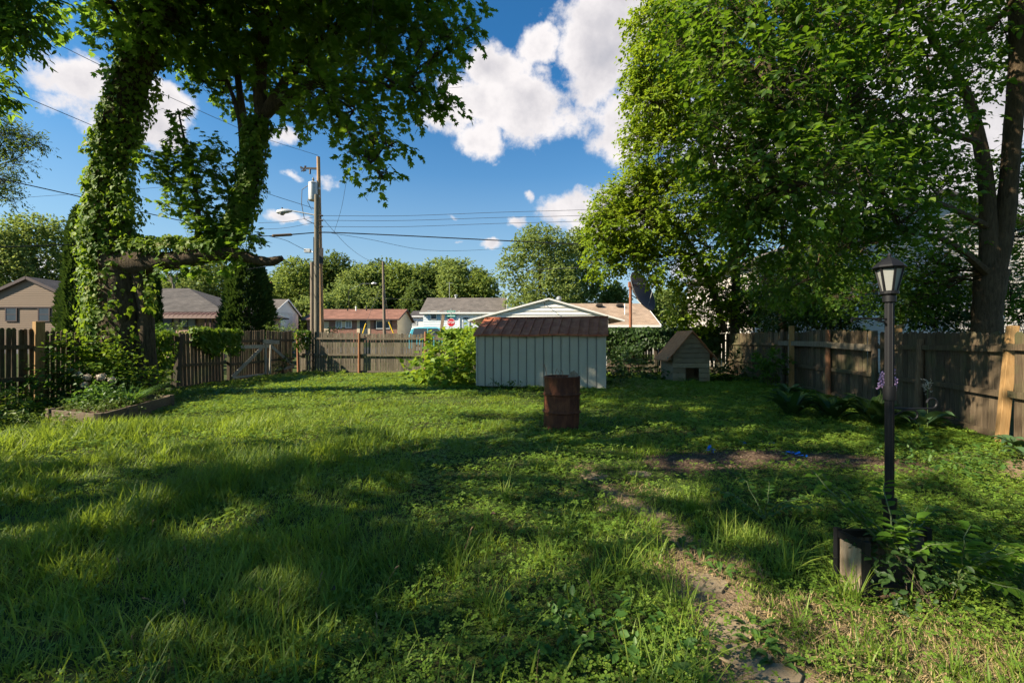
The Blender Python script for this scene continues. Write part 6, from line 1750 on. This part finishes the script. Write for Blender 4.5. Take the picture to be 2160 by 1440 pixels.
mb = MB(); mb.prism([(-.11, -.10), (.09, -.10), (.11, .03), (.04, .09), (-.02, .065)], .03, (bx + .17, by - .05, bz + .87), (1, 0, 0), (0, 0, 1), (0, 1, 0)); mb.build('board', M['plywood'], wd)
wi = MB()
for (a, b_, c_) in (((-.20, 0, .72), (-.26, -.02, .98), (-.285, -.04, 1.06)), ((-.05, .05, .7), (-.09, .03, .93), (-.06, .02, .99)), ((-.02, .0, .7), (-.03, .0, .92), (-.055, -.01, .96)), ((.02, .0, .7), (.03, .02, .92), (.0, .03, .97))):
    wi.tube([Vector((bx, by, bz)) + Vector(q) for q in (a, b_, c_)], .004, 5)
tag(wi.build('wire_scrap', M['rust_pole'], None), 'rusty bent wires sticking up inside the barrel', 'wire')

# ================================================================ satellite dish
YD = 23.0; ph = P(1330, 600, YD)
sd = thing('satellite_dish', (ph.x, YD, 0), 'big dark mesh satellite dish on a rusty pole behind the fence', 'satellite dish')
mb = MB(); mb.tube([(ph.x, YD, -.05), (ph.x, YD, ph.z + .1)], .075, 12); mb.build('mast', M['rust_pole'], sd, True)
dc = P(1357, 613, YD + .05); ax = Vector((.66, -.58, .36)).normalized()      # dish opens along ax
e1 = ax.cross(Vector((0, 0, 1))).normalized(); e2 = e1.cross(ax)
mb = MB(); nr, na, RD = 8, 40, 1.08; vs_ = [dc - ax * .34]
for i in range(1, nr + 1):
    q = RD * i / nr
    for k in range(na): vs_.append(dc + ax * (-.34 + .34 * (q / RD) ** 2) + (e1 * math.cos(2 * math.pi * k / na) + e2 * math.sin(2 * math.pi * k / na)) * q)
n0_ = len(vs_); vs2 = [p - ax * .03 for p in vs_]
fs = [(0, 1 + k, 1 + (k + 1) % na) for k in range(na)]
for i in range(nr - 1):
    for k in range(na): a = 1 + i * na; fs.append((a + k, a + na + k, a + na + (k + 1) % na, a + (k + 1) % na))
fs2 = [tuple(j + n0_ for j in reversed(f)) for f in fs]
a = 1 + (nr - 1) * na
rim = [(a + k, a + k + n0_, a + (k + 1) % na + n0_, a + (k + 1) % na) for k in range(na)]
mb.add(vs_ + vs2, fs + fs2 + rim); mb.build('reflector', M['dish'], sd, True)
mb = MB()
for k in range(8):
    d_ = e1 * math.cos(k * math.pi / 4) + e2 * math.sin(k * math.pi / 4)
    mb.tube([dc - ax * .40, dc - ax * .31 + d_ * RD * .5, dc - ax * .05 + d_ * RD], .018, 5)
mb.build('back_rib', M['dish_back'], sd)
mb = MB(); hub = dc - ax * .42; mb.tube([ph, hub], .06, 8); mb.box(tuple(ph), (.2, .2, .26)); mb.tube([ph + Vector((0, 0, -.5)), hub - Vector((0, 0, .3)) + ax * .1], .025, 6); mb.tube([ph + Vector((0, 0, .1)), hub + Vector((0, 0, .35)) + ax * .1], .025, 6); mb.build('mount_bracket', M['rust_pole'], sd)
mb = MB()
fo = dc + ax * .62
for k in range(3):
    d_ = e1 * math.cos(k * 2.094 + .5) + e2 * math.sin(k * 2.094 + .5); mb.tube([dc - ax * .12 + d_ * RD * .8, fo], .012, 5)
mb.tube([fo - ax * .1, fo + ax * .06], .07, 8); mb.build('feed_arm', M['galv'], sd)

# ================================================================ lantern post
lx, ly = 2.43, 2.93; lz = gzf(lx, ly)
lp = thing('lamp_post', (lx, ly, lz), 'slim black lantern post with frosted panes rising from the planter', 'lamp post')
mb = MB(); mb.tube([(lx, ly, lz - .05), (lx, ly, 1.72)], .0225, 16); mb.lathe([(.036, 0), (.04, .02), (.036, .05), (.032, .36), (.036, .37), (.036, .41), (.0255, .42)], (lx, ly, lz), 16)
for k in range(8):
    a = k * math.pi / 4; mb.tube([(lx + .0225 * math.cos(a), ly + .0225 * math.sin(a), .45), (lx + .0225 * math.cos(a), ly + .0225 * math.sin(a), 1.70)], .0035, 4, False)
mb.build('shaft', M['black_metal'], lp, True)
for zc, hh, rr in ((1.10, .045, .034), (.405, .02, .040), (1.705, .02, .036)):
    mb = MB(); mb.tube([(lx, ly, zc - hh), (lx, ly, zc + hh)], rr, 18); mb.build('collar', M['black_metal'], lp, True)
hexr = lambda r_, z: [(lx + r_ * math.cos(R(15 + 60 * k)), ly + r_ * math.sin(R(15 + 60 * k)), z) for k in range(6)]
zb_, zt_ = 1.752, 1.895; rb_, rt_ = .040, .070
mb = MB()
b6, t6 = hexr(rb_, zb_), hexr(rt_, zt_)
for k in range(6): mb.bar(b6[k], t6[k], .010, .010)
mb.lathe([(0, 1.72), (.03, 1.72), (.05, 1.735), (.05, 1.752), (.036, 1.756), (0, 1.756)], (lx, ly, 0), 18)
mb.lathe([(.078, zt_), (.078, zt_ + .008), (.06, zt_ + .010)], (lx, ly, 0), 6, R(15)); lan = mb.build('lantern', M['black_metal'], lp)
for k in range(6):
    a, b_, c_, d_ = Vector(b6[k]), Vector(b6[(k + 1) % 6]), Vector(t6[(k + 1) % 6]), Vector(t6[k]); ce = (a + b_ + c_ + d_) / 4
    inn = (Vector((lx, ly, ce.z)) - ce).normalized() * .003
    q = [p + inn + (ce - p) * .04 for p in (a, b_, c_, d_)]
    mb = MB(); mb.add(q + [p + inn for p in q], [(0, 1, 2, 3), (7, 6, 5, 4), (0, 4, 5, 1), (1, 5, 6, 2), (2, 6, 7, 3), (3, 7, 4, 0)]); mb.build('pane', M['lamp_glass'], lan)
mb = MB(); mb.lathe([(0, zt_ + .004), (.084, zt_ + .004), (.092, zt_ + .010), (.084, zt_ + .022), (.066, zt_ + .040), (.040, zt_ + .062), (.018, zt_ + .072), (.010, zt_ + .080), (.012, zt_ + .090), (.004, zt_ + .104), (0, zt_ + .106)], (lx, ly, 0), 8, R(15)); mb.build('lantern_roof', M['black_metal'], lan)
mb = MB(); mb.tube([(lx, ly, 1.575), (lx - .24, ly - .02, 1.578), (lx - .262, ly - .02, 1.57), (lx - .258, ly - .02, 1.555)], .0055, 7); mb.tube([(lx - .01, ly, 1.52), (lx - .04, ly - .01, 1.555), (lx - .10, ly - .01, 1.568)], .0055, 7); mb.build('hanger_arm', M['black_metal'], lp, True)
mb = MB(); cpt = [(lx, ly, 1.0), (lx + .15, ly + .02, .995), (lx + .30, ly + .03, .995)]
cpt += [(lx + .30 + .033 * math.sin(a), ly + .03, 1.028 - .033 * math.cos(a)) for a in np.linspace(.3, 4.6, 12)]
mb.tube(cpt, .0065, 7)
cp2 = [(lx, ly, .94), (lx + .10, ly + .01, .985), (lx + .17, ly + .02, .985)] + [(lx + .17 + .03 * math.sin(a), ly + .02, .955 + .03 * math.cos(a)) for a in np.linspace(.2, 4.4, 10)]
mb.tube(cp2, .0055, 6); mb.build('scroll_bracket', M['black_metal'], lp, True)

# ================================================================ planter box
pa, pbv = Vector((1.96, 2.74, 0)), Vector((1.985, 2.55, 0)); px2, py2 = Vector((2.48, 2.47, 0)), Vector((2.50, 2.74, 0)); hp = .30
pl = thing('planter_box', (2.2, 2.55, 0), 'square planter box with bleached panel and black frame beside the lantern post', 'planter')
cor = [pa, pbv, px2, py2]
for i in range(4):
    a, b_ = cor[i], cor[(i + 1) % 4]; d_ = (b_ - a); L = d_.length; d_.normalize(); n_ = Vector((d_.y, -d_.x, 0))
    if i in (0, 3):                                  # the front and right panels have rotted away
        mb = MB(); mb.frame((a + b_) / 2 + Vector((0, 0, hp / 2 - .06)), (L - .05, .015, hp + .06), d_, n_, (0, 0, 1)); mb.build('panel', M['plywood'] if i == 0 else M['fence_dark'], pl)
        mb = MB(); mb.frame((a + b_) / 2 + Vector((0, 0, hp - .02)) - n_ * .0, (L - .03, .024, .04), d_, n_, (0, 0, 1)); mb.build('rim', M['black_metal'], pl)
    if i != 2:
        mb = MB(); mb.box((a.x, a.y, hp / 2 - .05), (.03, .03, hp + .12), math.atan2(d_.y, d_.x)); mb.build('corner_post', M['black_metal'], pl)
mb = MB(); mb.add([tuple(q.lerp(Vector((2.2, 2.55, 0)), .04) + Vector((0, 0, .0))) for q in cor], [(0, 1, 2, 3)]); mb.build('soil', M['mulch'], pl)


# ================================================================ small plants
def pinnate(name, label, cat, base, arms, mat='weed', lsz=.06, group=None, nl=9):
    """weed of arching stems with paired leaflets; arms: list of tip points"""
    t = thing(name, tuple(base), label, cat, group); mb = MB(); P_, T_, N_ = [], [], []
    for tip in arms:
        pts_ = curve_pts(base, tip, 6, .10, .03)
        mb.tube(pts_, [.006, .0055, .005, .0045, .004, .003, .002], 5)
        for i in range(nl):
            f_ = .25 + .75 * i / (nl - 1); k = min(5, int(f_ * 6)); p = pts_[k].lerp(pts_[k + 1], f_ * 6 - k) if k < 6 else pts_[6]
            d = (pts_[k + 1] - pts_[k]).normalized(); s_ = d.cross(Vector((0, 0, 1)))
            if s_.length < .05: s_ = Vector((1, 0, 0))
            s_.normalize()
            for sg in (-1, 1):
                P_.append(p); T_.append(s_ * sg * .9 + d * .5 + Vector((random.uniform(-.2, .2), random.uniform(-.2, .2), random.uniform(-.45, .1)))); N_.append(Vector((random.uniform(-.35, .35), random.uniform(-.35, .35), 1)))
    mb.build('stems', M['stem'], t)
    P_, T_, N_ = (np.array([tuple(q) for q in a]) for a in (P_, T_, N_))
    A, B, C = axes(T_, N_); scatter('leaves', LEAF[0], LEAF[1], P_, A, B, C, lsz * (.7 + .6 * RNG.random(len(P_))), M[mat], t)
    return t


b = Vector((2.2, 2.6, .16))
pinnate('tree_seedling', 'leafy seedling arching out of the planter toward the path', 'seedling', b, [b + Vector(q) for q in ((-.30, .2, .36), (-.1, -.1, .25), (-.42, .45, .55), (-.15, .1, .3), (-.2, .35, .42), (.1, -.2, .2), (.05, .15, .42), (-.05, -.18, .33))], 'sucker', .07)
b = Vector((2.45, 2.5, .12))
pinnate('tree_seedling', 'drooping compound-leaved seedling spilling from the planter front', 'seedling', b, [b + Vector(q) for q in ((.2, -.1, .20), (.32, -.05, .10), (.08, -.16, .20), (.38, .10, .16), (.22, .15, .24), (.16, -.2, .03), (-.06, -.1, .24))], 'sucker', .075)
b = Vector((2.0, 3.6, .02))
pinnate('tree_seedling', 'low seedling sprawling behind the planter beside the mulch patch', 'seedling', b, [b + Vector(q) for q in ((-.3, .2, .18), (.2, .3, .22), (.35, -.1, .16), (-.1, -.2, .2), (0, .4, .25), (.45, .2, .12))], 'weed', .06)
b = Vector((2.75, 2.45, .02))
pinnate('tree_seedling', 'small bright seedling in the grass right of the planter', 'seedling', b, [b + Vector(q) for q in ((.1, -.1, .15), (-.1, .05, .16), (.15, .1, .14), (0, 0, .2))], 'weed', .05)
b = Vector((2.9, 3.3, .02))
pinnate('tree_seedling', 'upright seedling in the weeds right of the lantern post', 'seedling', b, [b + Vector(q) for q in ((.2, 0, .2), (-.15, .1, .24), (.1, .25, .2), (.3, .2, .15))], 'weed', .05)


leafy_later = True


def rosette(name, label, cat, base, n, L, wid, mat, up=.6, group=None, droop=.9):
    """clump of broad ribbed arching leaves"""
    t = thing(name, tuple(base), label, cat, group); base = Vector(base); mb = MB(); st = MB()
    for i in range(n):
        a = 2 * math.pi * i / n * 2.4 + random.uniform(-.3, .3); el = up * random.uniform(.4, 1.5); l_ = L * random.uniform(.65, 1.1)
        d = Vector((math.cos(a), math.sin(a), 0)); s_ = Vector((-math.sin(a), math.cos(a), 0))
        prev = None; K = 7; rows = []
        p = base + d * .02; ang = math.atan(el) + .25
        for k in range(K + 1):
            f_ = k / K
            ww = wid * math.sin(math.pi * min(1, max(0, (f_ - .22) / .78)) ** .75) if f_ > .22 else .004
            cup = .22 * ww
            rows.append([p - s_ * ww / 2 + Vector((0, 0, cup)), p, p + s_ * ww / 2 + Vector((0, 0, cup))])
            p = p + (d * math.cos(ang) + Vector((0, 0, math.sin(ang)))) * (l_ / K); ang -= droop / K * 2.0 * f_ * 2
        vs_ = [q for r_ in rows for q in r_]
        fs = []
        for k in range(K): fs += [(3 * k, 3 * k + 1, 3 * k + 4, 3 * k + 3), (3 * k + 1, 3 * k + 2, 3 * k + 5, 3 * k + 4)]
        mb.add(vs_, fs)
    mb.build('leaves', M[mat], t, True)
    return t


rosette('hosta_plant', 'large broad-leaved hosta at the foot of the plank fence', 'hosta', (6.65, 7.45, .0), 13, .62, .26, 'hosta', .55)
rosette('hosta_plant', 'smaller hosta beside the tan leaning post', 'hosta', (6.75, 6.05, .0), 14, .30, .13, 'hosta', .5)
rosette('hosta_plant', 'hosta clump at the picture edge past the tan post', 'hosta', (6.3, 5.55, .0), 12, .28, .12, 'hosta', .5)
rosette('hosta_plant', 'low hosta beneath the red cedar post', 'hosta', (7.45, 12.3, .0), 26, .55, .16, 'hosta', .5)
rosette('hosta_plant', 'blue-green hosta clump behind the raised bed', 'hosta', (-8.75, 9.3, .0), 16, .65, .28, 'hosta', .7)
# flowering hostas by the lantern: mass of strap leaves and lilac spikes
for i, (c, lab) in enumerate((((6.0, 7.5, 0), 'flowering hosta with drooping lilac spikes beside the lantern shaft'), ((5.7, 8.1, 0), 'strap-leaved hosta mass in the shade left of the lilac spikes'), ((5.2, 8.5, 0), 'shaded hosta clump nearest the red cedar post side'))):
    t = rosette('flowering_hosta', lab, 'hosta', c, 34, .72, .14, 'dark_under', 1.0)
    if i == 0:
        for (dx, dy, hz_) in ((-.02, -.9, 1.02), (-.16, -.85, .95), (.06, -.8, .86)):
            mb = MB(); top = Vector(c) + Vector((dx, dy * .4, hz_)); mb.tube(curve_pts(Vector(c), top, 5, .05, .02), .006, 5); sp_ = mb.build('flower_stalk', M['stem'], t)
            mb = MB()
            for k in range(26):
                f_ = k / 26; q = Vector(c).lerp(top, .72 + .28 * f_) + Vector((0, 0, .02)); a = k * 2.4
                tipv = Vector((math.cos(a) * .05, math.sin(a) * .05, -.035)) * (1.25 - f_ * .6)
                mb.tube([q, q + tipv * .5, q + tipv], [.004, .012, .015], 6)
            mb.build('blossom', M['flower_mauve'], sp_)
wf = thing('plume_flower', (6.55, 7.3, 0), 'single pale feathery flower plume before the plank fence', 'flower')
mb = MB(); tpn = P(1957, 812, 7.25); mb.tube([Vector((6.62, 7.25, 0)), Vector((6.62, 7.25, .5)), tpn], .006, 5); mb.build('stalk', M['stem'], wf)
mb = MB()
for k in range(40): q = tpn + Vector((random.gauss(0, .03), random.gauss(0, .03), random.gauss(0, .055))); mb.tube([q, q + Vector((random.gauss(0, .02), random.gauss(0, .02), .02))], [.006, .003], 5)
mb.build('plume', M['flower_white'], wf)

# raised bed
rb = thing('raised_bed', (-7.6, 8.9, 0), 'weathered timber raised bed full of leafy plants', 'raised bed')
for i in range(4):
    a, b_ = BED[i], BED[(i + 1) % 4]; A3 = Vector((a.x, a.y, .125)); B3 = Vector((b_.x, b_.y, .125)); d_ = (B3 - A3).normalized()
    mb = MB(); mb.bar(A3 + d_ * .03, B3 - d_ * .03, .04, .26); mb.build('board', M['bedwood'], rb, bevel=.004)
    mb = MB(); mb.box((a.x, a.y, .13), (.10, .10, .29), math.atan2(d_.y, d_.x)); mb.build('corner_post', M['bedwood'], rb, bevel=.004)
mid = (BED[1] + BED[2]) / 2; dd_ = (BED[2] - BED[1]).normalized(); mb = MB()
for f_ in (.33,): q = BED[1].lerp(BED[2], f_); mb.box((q.x + .03, q.y, .13), (.13, .045, .28), math.atan2(dd_.y, dd_.x)); mb.build('cleat', M['bedwood'], rb)
ctr = sum(BED, Vector((0, 0))) / 4
mb = MB(); mb.add([(*(q.lerp(ctr, .03)), .20) for q in BED], [(0, 1, 2, 3)]); mb.build('soil', M['mulch'], rb)


def tuft(name, label, cat, c, n, h_, w_, mat, group=None, spread=.09):
    c = Vector(c); t = thing(name, tuple(c), label, cat, group); chunks = []
    th = RNG.uniform(0, 6.283, n); rr = spread * np.sqrt(RNG.random(n)); pos = np.stack([c.x + rr * np.cos(th), c.y + rr * np.sin(th), np.full(n, c.z)], 1)
    C = np.stack([np.cos(th), np.sin(th), np.zeros(n)], 1); B = nrm(np.stack([np.cos(th) * .25, np.sin(th) * .25, np.ones(n)], 1) + rvec(n, .1)); C = nrm(C - B * np.sum(C * B, 1, keepdims=True)); A = np.cross(B, C)
    hh = h_ * (.6 + .5 * RNG.random(n)); tv, tf = blade(.75, .25)
    scatter('blades', tv, tf, pos, A, B, C, np.stack([np.full(n, w_), hh, hh], 1), M[mat], t)
    return t


tuft('daylily', 'arching daylily clump at the far end of the raised bed', 'daylily', (-7.55, 8.95, .2), 90, .62, .022, 'weed', spread=.16)
tuft('daylily', 'second smaller daylily clump inside the raised bed', 'daylily', (-7.75, 9.25, .2), 60, .5, .02, 'weed', spread=.12)
tuft('daylily', 'grassy clump in the shade right of the doghouse', 'daylily', (7.4, 15.6, 0), 70, .6, .03, 'dark_under', spread=.3)
tuft('tall_grass_tuft', 'bright tall grass tuft before the doghouse wall', 'grass tuft', (5.75, 14.9, 0), 60, .42, .02, 'grass', spread=.2)


def leafy(name, label, cat, c, blobs, mat, sz, dens, L=.2, k=7, tm=LEAF, group=None):
    return shrub(name, label, cat, c, blobs, mat, sz, dens, tm, L, k, .15, group, 6)


leafy('leafy_plant', 'leafy green plant in the middle of the raised bed', 'plant', (-7.7, 8.6), [((-7.8, 8.75, .40), (.3, .25, .2)), ((-7.5, 8.4, .34), (.25, .25, .14)), ((-7.95, 8.55, .33), (.2, .2, .14))], 'weed', .07, 900)
leafy('ground_herb', 'pale low herbs carpeting the raised bed', 'plant', (-7.35, 8.1), [((-7.5, 8.1, .25), (.6, .35, .07)), ((-7.2, 8.3, .25), (.35, .55, .07)), ((-7.75, 9.3, .25), (.45, .6, .08))], 'hedge', .035, 1500, L=.1)
leafy('flower_shrub', 'bushy shrub against the ivy trunk behind the raised bed', 'shrub', (-8.9, 10.0), [((-8.95, 10.1, .85), (.55, .45, .40)), ((-8.4, 10.3, .55), (.35, .35, .28)), ((-9.3, 10.0, .7), (.5, .5, .5)), ((-9.5, 9.8, 1.25), (.45, .4, .14)), ((-9.2, 9.9, 1.1), (.4, .4, .2)), ((-8.6, 10.4, .35), (.8, .45, .35)), ((-9.3, 10.4, 1.25), (.3, .3, .3))], 'ivy', .085, 330, L=.35)
hy = leafy('hydrangea', 'dark hydrangea with round white flower heads behind the raised bed', 'shrub', (-8.9, 9.5), [((-8.9, 9.6, .5), (.5, .35, .3)), ((-8.4, 9.7, .45), (.4, .3, .25))], 'dark_under', .11, 300)
for (px_, py_, Y_, r_) in ((184, 796, 9.35, .075), (213, 795, 9.3, .095), (236, 801, 9.35, .075), (178, 811, 9.2, .065), (166, 788, 9.4, .06)):
    c = P(px_, py_, Y_); mb = MB()
    for k in range(70):
        d_ = Vector((random.gauss(0, 1), random.gauss(0, 1), random.gauss(0, .8))).normalized() * r_ * random.uniform(.75, 1.05)
        u_ = d_.cross(Vector((.3, .2, 1))).normalized() * .017; v_ = d_.normalized().cross(u_)
        mb.add([c + d_ - u_, c + d_ - v_ + d_.normalized() * .006, c + d_ + u_, c + d_ + v_ + d_.normalized() * .006], [(0, 1, 2, 3)])
    mb.lathe([(0, -r_ * .7), (r_ * .6, -r_ * .4), (r_ * .7, 0), (r_ * .5, r_ * .5), (0, r_ * .68)], tuple(c), 8)
    mb.build('flower_head', M['flower_white'], hy)
leafy('leafy_weed', 'tall leafy weed against the left fence past the tan post', 'weed', (-9.6, 9.0), [((-9.55, 9.3, .75), (.25, .2, .2)), ((-9.5, 9.2, .35), (.4, .3, .25)), ((-9.6, 8.6, .3), (.4, .6, .25))], 'weed', .09, 320)
leafy('leafy_weed', 'weedy growth before the left fence below the tan post', 'weed', (-8.9, 8.3), [((-9.2, 8.2, .22), (.6, .5, .2)), ((-8.6, 7.6, .12), (.5, .3, .12)), ((-9.4, 7.4, .2), (.4, .5, .2))], 'clover', .06, 500)
leafy('leafy_weed', 'bright low weeds in front of the raised bed corner', 'weed', (-7.6, 7.2), [((-7.9, 7.4, .10), (.5, .2, .11)), ((-7.2, 7.15, .12), (.4, .2, .13)), ((-6.7, 6.95, .1), (.3, .2, .12))], 'hedge', .05, 700, L=.14)
leafy('leafy_weed', 'fern-like weed growing against the gate', 'weed', (-9.75, 19.3), [((-9.7, 19.2, .4), (.2, .22, .35)), ((-9.65, 19.4, .7), (.12, .12, .18))], 'dark_under', .09, 320)
leafy('grape_shrub', 'big bright leafy vine heap beside the shed', 'shrub', (-2.2, 14.9), [((-1.5, 14.9, .55), (.6, .5, .5)), ((-2.2, 15.1, .5), (.6, .5, .42)), ((-2.9, 15.6, .45), (.6, .5, .4)), ((-1.45, 15.2, 1.15), (.4, .4, .4)), ((-2.6, 15.9, .95), (.4, .4, .35)), ((-3.4, 16.3, .3), (.5, .4, .28)), ((-2.8, 16.6, 1.4), (.2, .2, .3)), ((-1.9, 14.5, .3), (.7, .3, .28)), ((-1.4, 16.2, 1.5), (.55, .5, .3))], 'grape', .19, 120, L=.4, tm=IVY)
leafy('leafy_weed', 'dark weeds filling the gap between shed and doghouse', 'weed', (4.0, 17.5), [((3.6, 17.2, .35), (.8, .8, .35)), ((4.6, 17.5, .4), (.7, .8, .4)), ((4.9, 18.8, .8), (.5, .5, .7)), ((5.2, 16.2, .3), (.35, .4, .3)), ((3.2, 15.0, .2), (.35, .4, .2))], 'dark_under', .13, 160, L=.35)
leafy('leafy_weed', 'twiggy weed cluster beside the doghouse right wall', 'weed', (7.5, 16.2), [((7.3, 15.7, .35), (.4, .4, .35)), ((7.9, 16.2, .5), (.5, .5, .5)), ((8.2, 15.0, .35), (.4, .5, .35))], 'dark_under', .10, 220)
leafy('leafy_weed', 'small leafy sapling in front of the tan square fence post', 'weed', (7.9, 13.8), [((7.8, 13.6, .95), (.5, .3, .15)), ((7.8, 13.7, .55), (.35, .35, .3)), ((7.4, 13.5, .85), (.3, .3, .12))], 'rightleaf', .11, 220)
leafy('leafy_weed', 'sparse weeds growing along the shed base', 'weed', (-.3, 13.6), [((-.45, 13.55, .10), (.3, .1, .1)), ((.3, 13.4, .07), (.5, .08, .06)), ((-.1, 13.5, .18), (.12, .08, .12))], 'weed', .07, 500, L=.14)
leafy('leafy_weed', 'jagged weed patch at the bottom of the path', 'weed', (.62, 2.0), [((.62, 2.0, .06), (.35, .22, .07)), ((.35, 2.2, .05), (.3, .2, .06))], 'weed', .045, 1100, L=.12)
leafy('ground_herb', 'yellow-green creeping herbs before the large hosta', 'plant', (5.0, 5.6), [((5.4, 6.2, .06), (.7, .4, .07)), ((4.9, 5.4, .06), (.7, .4, .07)), ((5.7, 5.4, .06), (.5, .4, .09)), ((4.9, 4.6, .06), (.9, .4, .08))], 'weed', .045, 500, L=.13)
leafy('leafy_weed', 'dark tangle of weeds filling the front of the planter box', 'weed', (2.25, 2.5), [((2.14, 2.50, .13), (.14, .12, .13)), ((2.4, 2.46, .10), (.14, .1, .09)), ((2.3, 2.6, .2), (.18, .1, .08)), ((2.10, 2.58, .28), (.08, .08, .05))], 'dark_under', .036, 1300, L=.12)
# dandelion-like rosettes on the path
for i, (q, lab) in enumerate((((1590, 1330), 'flat dandelion rosette on the path by the lowest slabs'), ((1475, 1190), 'flat dandelion rosette in the middle of the path'), ((1520, 1215), 'second dandelion rosette at the path edge by the dry grass'), ((1440, 1160), 'small weed rosette at the upper path'), ((1640, 1400), 'weed rosette at the very bottom of the path'), ((1600, 1370), 'weed rosette beside the lowest paving slab'))):
    x_, y_ = G(*q); rosette('dandelion', lab, 'weed', (x_, y_, gzf(x_, y_) + .01), 12, .11, .03, 'weed', .35, 'weeds on the footpath')
# seed stalks and dead leaves in the foreground
sk = MB(); hd_ = MB()
SEED = [(-1.7, 2.3), (-1.45, 2.1), (-1.2, 2.35), (-1.15, 2.2), (-1.05, 2.4), (-1.9, 2.7), (-.6, 2.1), (-.1, 2.0), (.1, 1.9), (-2.1, 2.5), (-1.6, 1.9), (-.75, 2.6), (-2.6, 3.2), (.45, 2.3), (-.35, 3.0), (.95, 2.2), (-1.3, 3.1), (-.2, 2.6)]
for i, (x_, y_) in enumerate(SEED):
    z_ = gzf(x_, y_); t = thing('plantain_stalk', (x_, y_, z_), 'thin plantain seed stalk with a brown tip standing in the shaded grass', 'seed stalk', 'plantain seed stalks in the lawn')
    tipv = Vector((x_ + random.uniform(-.12, .12), y_ + random.uniform(-.08, .08), z_ + random.uniform(.15, .25))); mb = MB(); mb.tube([(x_, y_, z_), ((x_ + tipv.x) / 2, y_, z_ + .09), tipv], .0011, 4); mb.build('stalk', M['drystem'], t)
    d_ = (tipv - Vector((x_, y_, z_ + .1))).normalized(); mb = MB(); mb.tube([tipv - d_ * .02, tipv, tipv + d_ * .012], [.002, .0042, .001], 6); mb.build('seed_head', M['drystem'], t)
for i, (q, lab) in enumerate((((703, 1268), 'curled orange dead leaf lying in the shaded grass'), ((1040, 1100), 'brown dead leaf lying in the clover'))):
    x_, y_ = G(*q); z_ = gzf(x_, y_) + .07; mb = MB(); mb.add([(x_ - .02, y_, z_), (x_, y_ - .016, z_ + .006), (x_ + .022, y_, z_ + .002), (x_, y_ + .016, z_ + .016)], [(0, 1, 2), (0, 2, 3)]); tag(mb.build('dead_leaf', M['terracotta'], None), lab, 'dead leaf')
# flat stones
for i, (q, sx, sy, lab) in enumerate((((1255, 1008), .17, .12, 'upper flat paving stone at the left side of the footpath'), ((1352, 1003), .14, .11, 'pale flat stone across from the upper stone'), ((1290, 1072), .12, .09, 'small half-buried stone midway up the path'), ((1484, 1236), .13, .13, 'flat stone half sunk beside the dry grass'), ((1545, 1330), .15, .11, 'broad sunlit slab near the bottom of the path'), ((1565, 1390), .13, .10, 'sunlit slab at the bottom edge of the path'), ((1640, 1425), .12, .08, 'lowest slab cut off by the picture bottom'))):
    x_, y_ = G(*q); rnd = random.Random(90 + i); n = 6
    pg = [(sx * rnd.uniform(.8, 1.15) * math.cos(2 * math.pi * k / n), sy * rnd.uniform(.8, 1.15) * math.sin(2 * math.pi * k / n)) for k in range(n)]
    mb = MB(); mb.prism(pg, .05, (x_, y_, gzf(x_, y_) - .034), (1, 0, 0), (0, 1, 0), (0, 0, 1)); o = mb.build('paving_stone', M['slab'], None, bevel=.003); tag(o, lab, 'paving stone', 'stones of the footpath')
# blue plastic scraps round the mulch patch
for i, (q, n, lab) in enumerate((((1500, 958), 14, 'crumpled blue plastic scrap at the near end of the mulch patch'), ((1573, 940), 7, 'flat blue plastic shred at the far edge of the mulch patch'), ((1622, 942), 7, 'second flat blue shred along the far mulch edge'), ((1660, 960), 5, 'faint blue shred on the mulch'), ((1693, 966), 4, 'smallest blue shred at the right end of the mulch'))):
    x_, y_ = G(*q); z_ = gzf(x_, y_) + .03; mb = MB(); rnd = random.Random(70 + i)
    for k in range(n):
        c = Vector((x_ + rnd.uniform(-.07, .07) * (1 if i else .4), y_ + rnd.uniform(-.05, .05), z_ + rnd.uniform(0, .03 if i else .09))); a = rnd.uniform(0, 6.28); l_ = rnd.uniform(.012, .034)
        d_ = Vector((math.cos(a), math.sin(a), rnd.uniform(-.2, .4))) * l_; s_ = Vector((-math.sin(a), math.cos(a), rnd.uniform(-.3, .3))) * l_ * .45
        mb.add([c - d_ - s_, c + d_ - s_, c + d_ + s_ + Vector((0, 0, .01)), c - d_ + s_, c], [(0, 1, 4), (1, 2, 4), (2, 3, 4), (3, 0, 4)])
    tag(mb.build('plastic_scrap', M['blueplastic'], None), lab, 'plastic scrap', 'blue scraps on the mulch')
# fallen stick and chunks
mb = MB(); mb.tube([P(1985, 1105, 3.55), P(2040, 1112, 3.5), P(2120, 1130, 3.4)], [.012, .010, .006], 6); tag(mb.build('fallen_stick', M['twig'], None), 'fallen bare stick on the shaded ground right of the lantern post', 'stick')
